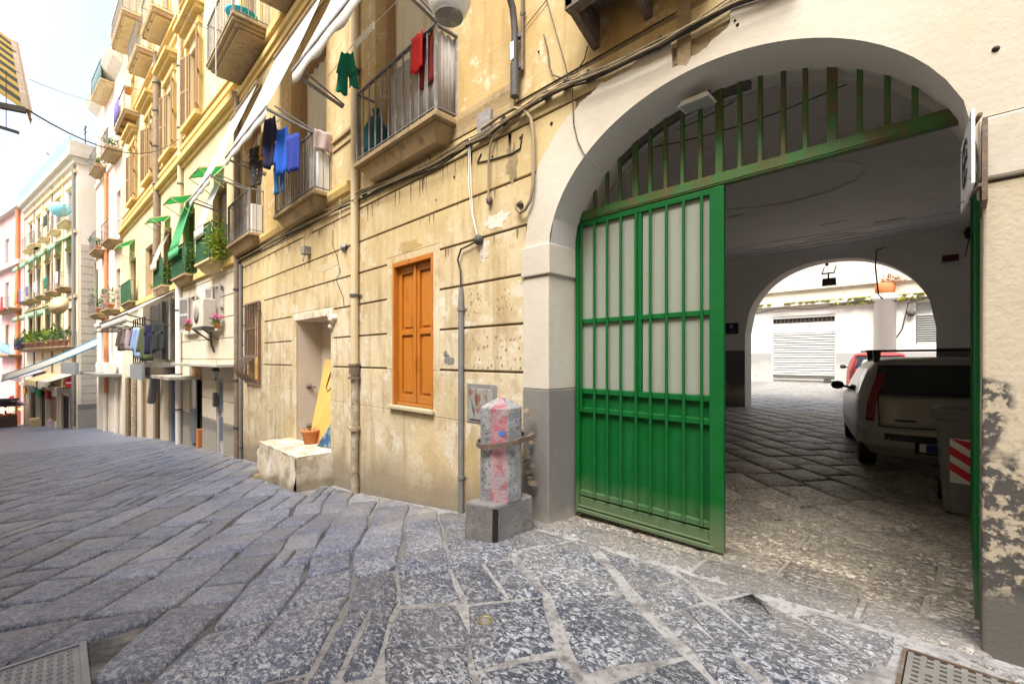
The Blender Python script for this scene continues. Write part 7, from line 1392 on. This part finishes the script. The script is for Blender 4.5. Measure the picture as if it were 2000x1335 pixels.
# ================================================================== cars and bin in the passage
def car(name, label, X, Y, Zg, yaw, paint, full=True):
    """small hatchback, local y forward from the rear bumper, x to the right"""
    fr = Frame((X, Y), yaw); t = thing(name, label, 'car', fr, (0, 0, Zg))
    SL = [(.22, .10, 3.72, .76), (.30, .02, 3.78, .81), (.45, .00, 3.80, .83), (.56, .015, 3.80, .835), (.60, .05, 3.77, .83), (.72, .09, 3.70, .83), (.85, .125, 3.55, .825), (.93, .15, 2.98, .81), (1.02, .19, 2.82, .785), (1.15, .27, 2.62, .745), (1.28, .36, 2.42, .695), (1.38, .46, 2.24, .64), (1.43, .56, 2.05, .59), (1.465, .78, 1.75, .50), (1.475, 1.0, 1.5, .30)]
    def sl(z):
        if z <= SL[0][0]: return SL[0][1:]
        for a, b_ in zip(SL, SL[1:]):
            if z <= b_[0]: k = (z - a[0]) / (b_[0] - a[0]); return tuple(a[i] + (b_[i] - a[i]) * k for i in (1, 2, 3))
        return SL[-1][1:]
    def S(th, z, off=0.):                              # th in degrees, 0 = right side, 90 = front, 270 = rear
        r, f, w_ = sl(z); cy, hy = (r + f) / 2, (f - r) / 2; c, s_ = math.cos(R(th)), math.sin(R(th)); ex = .36
        x = math.copysign(abs(c) ** ex, c) * w_; y = cy + math.copysign(abs(s_) ** ex, s_) * hy; n = Vector((c * 1.0, s_, 0)); n = Vector((math.copysign(abs(c) ** .8, c), math.copysign(abs(s_) ** .8, s_), .25)).normalized(); return Vector((x, y, z + Zg)) + n * off
    NT = 72; mb = MB(); zs = [a[0] for a in SL]; zs = sorted(set(zs + [.38, .5, .66, .78, .89, .975, 1.08, 1.22]))
    vs = [S(360 * k / NT, z) for z in zs for k in range(NT)]; fs = [(i * NT + k, i * NT + (k + 1) % NT, (i + 1) * NT + (k + 1) % NT, (i + 1) * NT + k) for i in range(len(zs) - 1) for k in range(NT)]; fs.append(tuple((len(zs) - 1) * NT + k for k in range(NT))); mb.mesh(vs, fs, 0, True); part('body', mb, M[paint], t)
    def rear_x(xa, xb, za, zb, off, n=16, m=8, taper=0., bow=0.):        # a patch laid over the rear face
        mb = MB()
        def f(u, v):
            z = za + (zb - za) * v; r, fo, w_ = sl(z); x = (xa + (xb - xa) * u) * (1 - taper * v); q = min(.999, abs(x) / w_); s_ = (1 - q ** (2 / .36)) ** (.36 / 2); cy, hy = (r + fo) / 2, (fo - r) / 2
            return Vector((x, cy - hy * s_ - off, z + Zg + bow * (1 - (2 * u - 1) ** 2)))
        mb.grid(f, n, m); return mb
    part('rear_window', rear_x(-.68, .68, .985, 1.365, .012, 20, 8, .14), M['glass'], t)
    part('panel_gap', rear_x(-.625, .625, .588, .972, .010, 20, 6), M['black'], t)
    mb = rear_x(-.05, .28, 1.0, 1.015, .02, 6, 1); part('wiper', mb, M['black'], t); mb = rear_x(-.60, .60, 1.372, 1.40, .035, 16, 2); solid(part('spoiler_lip', mb, M[paint], t), .02)
    mb = rear_x(-.61, .61, .60, .962, .014, 20, 6); solid(part('tailgate', mb, M[paint], t), .006, 1)
    mb = rear_x(-.80, .80, .33, .575, .03, 24, 6); b_ = part('bumper', mb, M[paint], t); solid(b_, .03, 1); mb = rear_x(-.70, .70, .445, .525, .064, 20, 2, bow=-.01); part('bumper_strip', mb, M['black'], b_)
    mb = rear_x(-.30, .30, .30, .44, .066, 10, 2); p_ = part('number_plate_recess', mb, M['black'], b_); mb = rear_x(-.26, .26, .325, .43, .074, 8, 2); part('number_plate', mb, M['white_paint'], b_); mb = rear_x(-.20, .10, .33, .425, .078, 4, 2); part('plate_smudge', mb, M['plate_blue'], b_)
    mb = rear_x(-.47, -.27, .665, .69, .022, 4, 1); part('badge', mb, M['black'], t)
    for sg in (-1, 1):
        mb = MB(); mb.grid(lambda u, v: S(270 + sg * (30 + 14 * u + (2 - 7 * v)), .64 + .62 * v, .010), 8, 10); o = part('tail_light', mb, M['red_lens'], t); solid(o, .006, 1)
        mb = MB(); mb.grid(lambda u, v: S((180 if sg < 0 else 0) + sg * (-20 + 42 * u) * (1 if sg > 0 else 1), .97 + .34 * v, .008), 10, 4); part('side_window', mb, M['glass'], t)
        mp = S(180 - 8 if sg < 0 else 8, .98); mx_ = mp.x + sg * .02; my_ = 2.55; mb = MB(); mb.lathe([(0, -.10), (.06, -.07), (.075, 0), (.06, .07), (0, .10)], (sg * .93, my_, .99 + Zg), 10, ax=(1, 0, 0)); mb.bar((sg * .78, my_, .96 + Zg), (sg * .9, my_, .98 + Zg), .04); part('wing_mirror', mb, M['black'], t)
        for y in (.62, 3.08):
            mb = MB(); c = (sg * .70, y, .285 + Zg); mb.lathe([(.20, -.09), (.27, -.085), (.285, -.05), (.285, .05), (.27, .085), (.20, .09)], c, 24, ax=(1, 0, 0)); wv = part('wheel', mb, M['rubber'], t); mb = MB(); mb.lathe([(.20, -.07), (.19, .07), (.05, .085), (0, .085)], c, 20, ax=(sg, 0, 0)); part('rim', mb, M['rail'], wv)
    mb = MB(); mb.grid(lambda u, v: S(90 - 34 + 68 * u, .96 + .38 * v, .008), 10, 4); part('windscreen', mb, M['glass_pale'] if full else M['glass'], t)
    if full:
        mb = MB()
        for y in (.72, 1.42):
            mb.bar((-.70, y, 1.56 + Zg), (.70, y, 1.57 + Zg), .035, .025)
            for sg in (-1, 1): mb.taper(sg * .58 - .03, sg * .58 + .03, y - .03, y + .03, 1.40 + Zg, sg * .58 - .045, sg * .58 + .045, y - .03, y + .03, 1.55 + Zg)
        part('roof_rack', mb, M['black'], t)
    return t
car('parked_car', 'champagne hatchback with a black roof rack parked in the passage', -.12, 7.42, pf(-.2, 8), 12, 'car_paint')
car('parked_car', 'red car parked in the courtyard behind the champagne hatchback', -1.75, 17.5, pf(-2, 18), 8, 'red_paint', False)
# wheeled bin
wb = thing('wheelie_bin', 'grey wheeled rubbish bin with red and white stripes in front of the hatchback', 'bin', W, (.22, 6.3, pf(.2, 6.3)))
bx_, by_, bz = .12, 6.22, pf(.2, 6.3)
def ringsq(w_, d_, r, z, n=5):
    out = []
    for cx, cy, a0 in ((w_ - r, d_ - r, 0), (-w_ + r, d_ - r, 90), (-w_ + r, -d_ + r, 180), (w_ - r, -d_ + r, 270)):
        for k in range(n + 1): t = R(a0 + 90 * k / n); out.append((bx_ + cx + r * math.cos(t), by_ + cy + r * math.sin(t), bz + z))
    return out
def loft(mb, rings, mi=0, cap=True):
    n = len(rings[0]); vs = [p for r in rings for p in r]; fs = [(i * n + k, i * n + (k + 1) % n, (i + 1) * n + (k + 1) % n, (i + 1) * n + k) for i in range(len(rings) - 1) for k in range(n)]
    if cap: fs += [tuple(range(n))[::-1], tuple((len(rings) - 1) * n + k for k in range(n))]
    return mb.mesh(vs, fs, mi, False)
mb = MB(); loft(mb, [ringsq(.24, .26, .09, .0), ringsq(.25, .27, .09, .04), ringsq(.30, .34, .06, .88), ringsq(.31, .35, .06, .90)]); bevel(part('body', mb, M['bin'], wb), .008, 2)
mb = MB(); loft(mb, [ringsq(.335, .37, .07, .90), ringsq(.34, .375, .07, .95)]); bevel(part('rim', mb, M['bin'], wb), .008, 2)
mb = MB(); loft(mb, [ringsq(.33, .37, .07, .952), ringsq(.33, .37, .09, .985), ringsq(.26, .30, .12, 1.02), ringsq(.10, .12, .08, 1.03)]); part('lid', mb, M['bin'], wb)
mb = MB(); mb.tube([(bx_ - .28, by_ + .36, bz + .93), (bx_ - .28, by_ + .46, bz + .96), (bx_ + .28, by_ + .46, bz + .96), (bx_ + .28, by_ + .36, bz + .93)], .016, 8); part('handle', mb, M['bin'], wb)
for sg in (-1, 1): mb = MB(); mb.lathe([(.0, -.03), (.10, -.03), (.10, .03), (0, .03)], (bx_ + sg * .27, by_ + .28, bz + .10), 16, ax=(1, 0, 0)); part('wheel', mb, M['rubber'], wb)
yf = lambda z: by_ - .26 - .08 * (z / .88) - .012
mb = MB(); q0, q1, s0, s1 = -.20, -.06, .30, .72
def F_(x, z, o=0): return (bx_ + x, yf(z) - o, bz + z)
mb.mesh([F_(q0, s0), F_(q1, s0), F_(q1, s1), F_(q0, s1)], [(0, 1, 2, 3)]); part('white_panel', mb, M['white_paint'], wb)
for k in range(3):
    z = s0 + .02 + .15 * k; mb = MB(); mb.mesh([F_(q0, min(z + .10, s1), .003), F_(q1, z - .0, .003), F_(q1, z + .08, .003), F_(q0, min(z + .18, s1), .003)], [(0, 1, 2, 3)]); part('red_stripe', mb, M['red_sign'], wb)
mb = MB(); mb.mesh([F_(.0, .50), F_(.26, .50), F_(.26, .76), F_(.0, .76)], [(0, 1, 2, 3)]); part('recess_panel', mb, M['black'], wb)
bpy.context.view_layer.update()
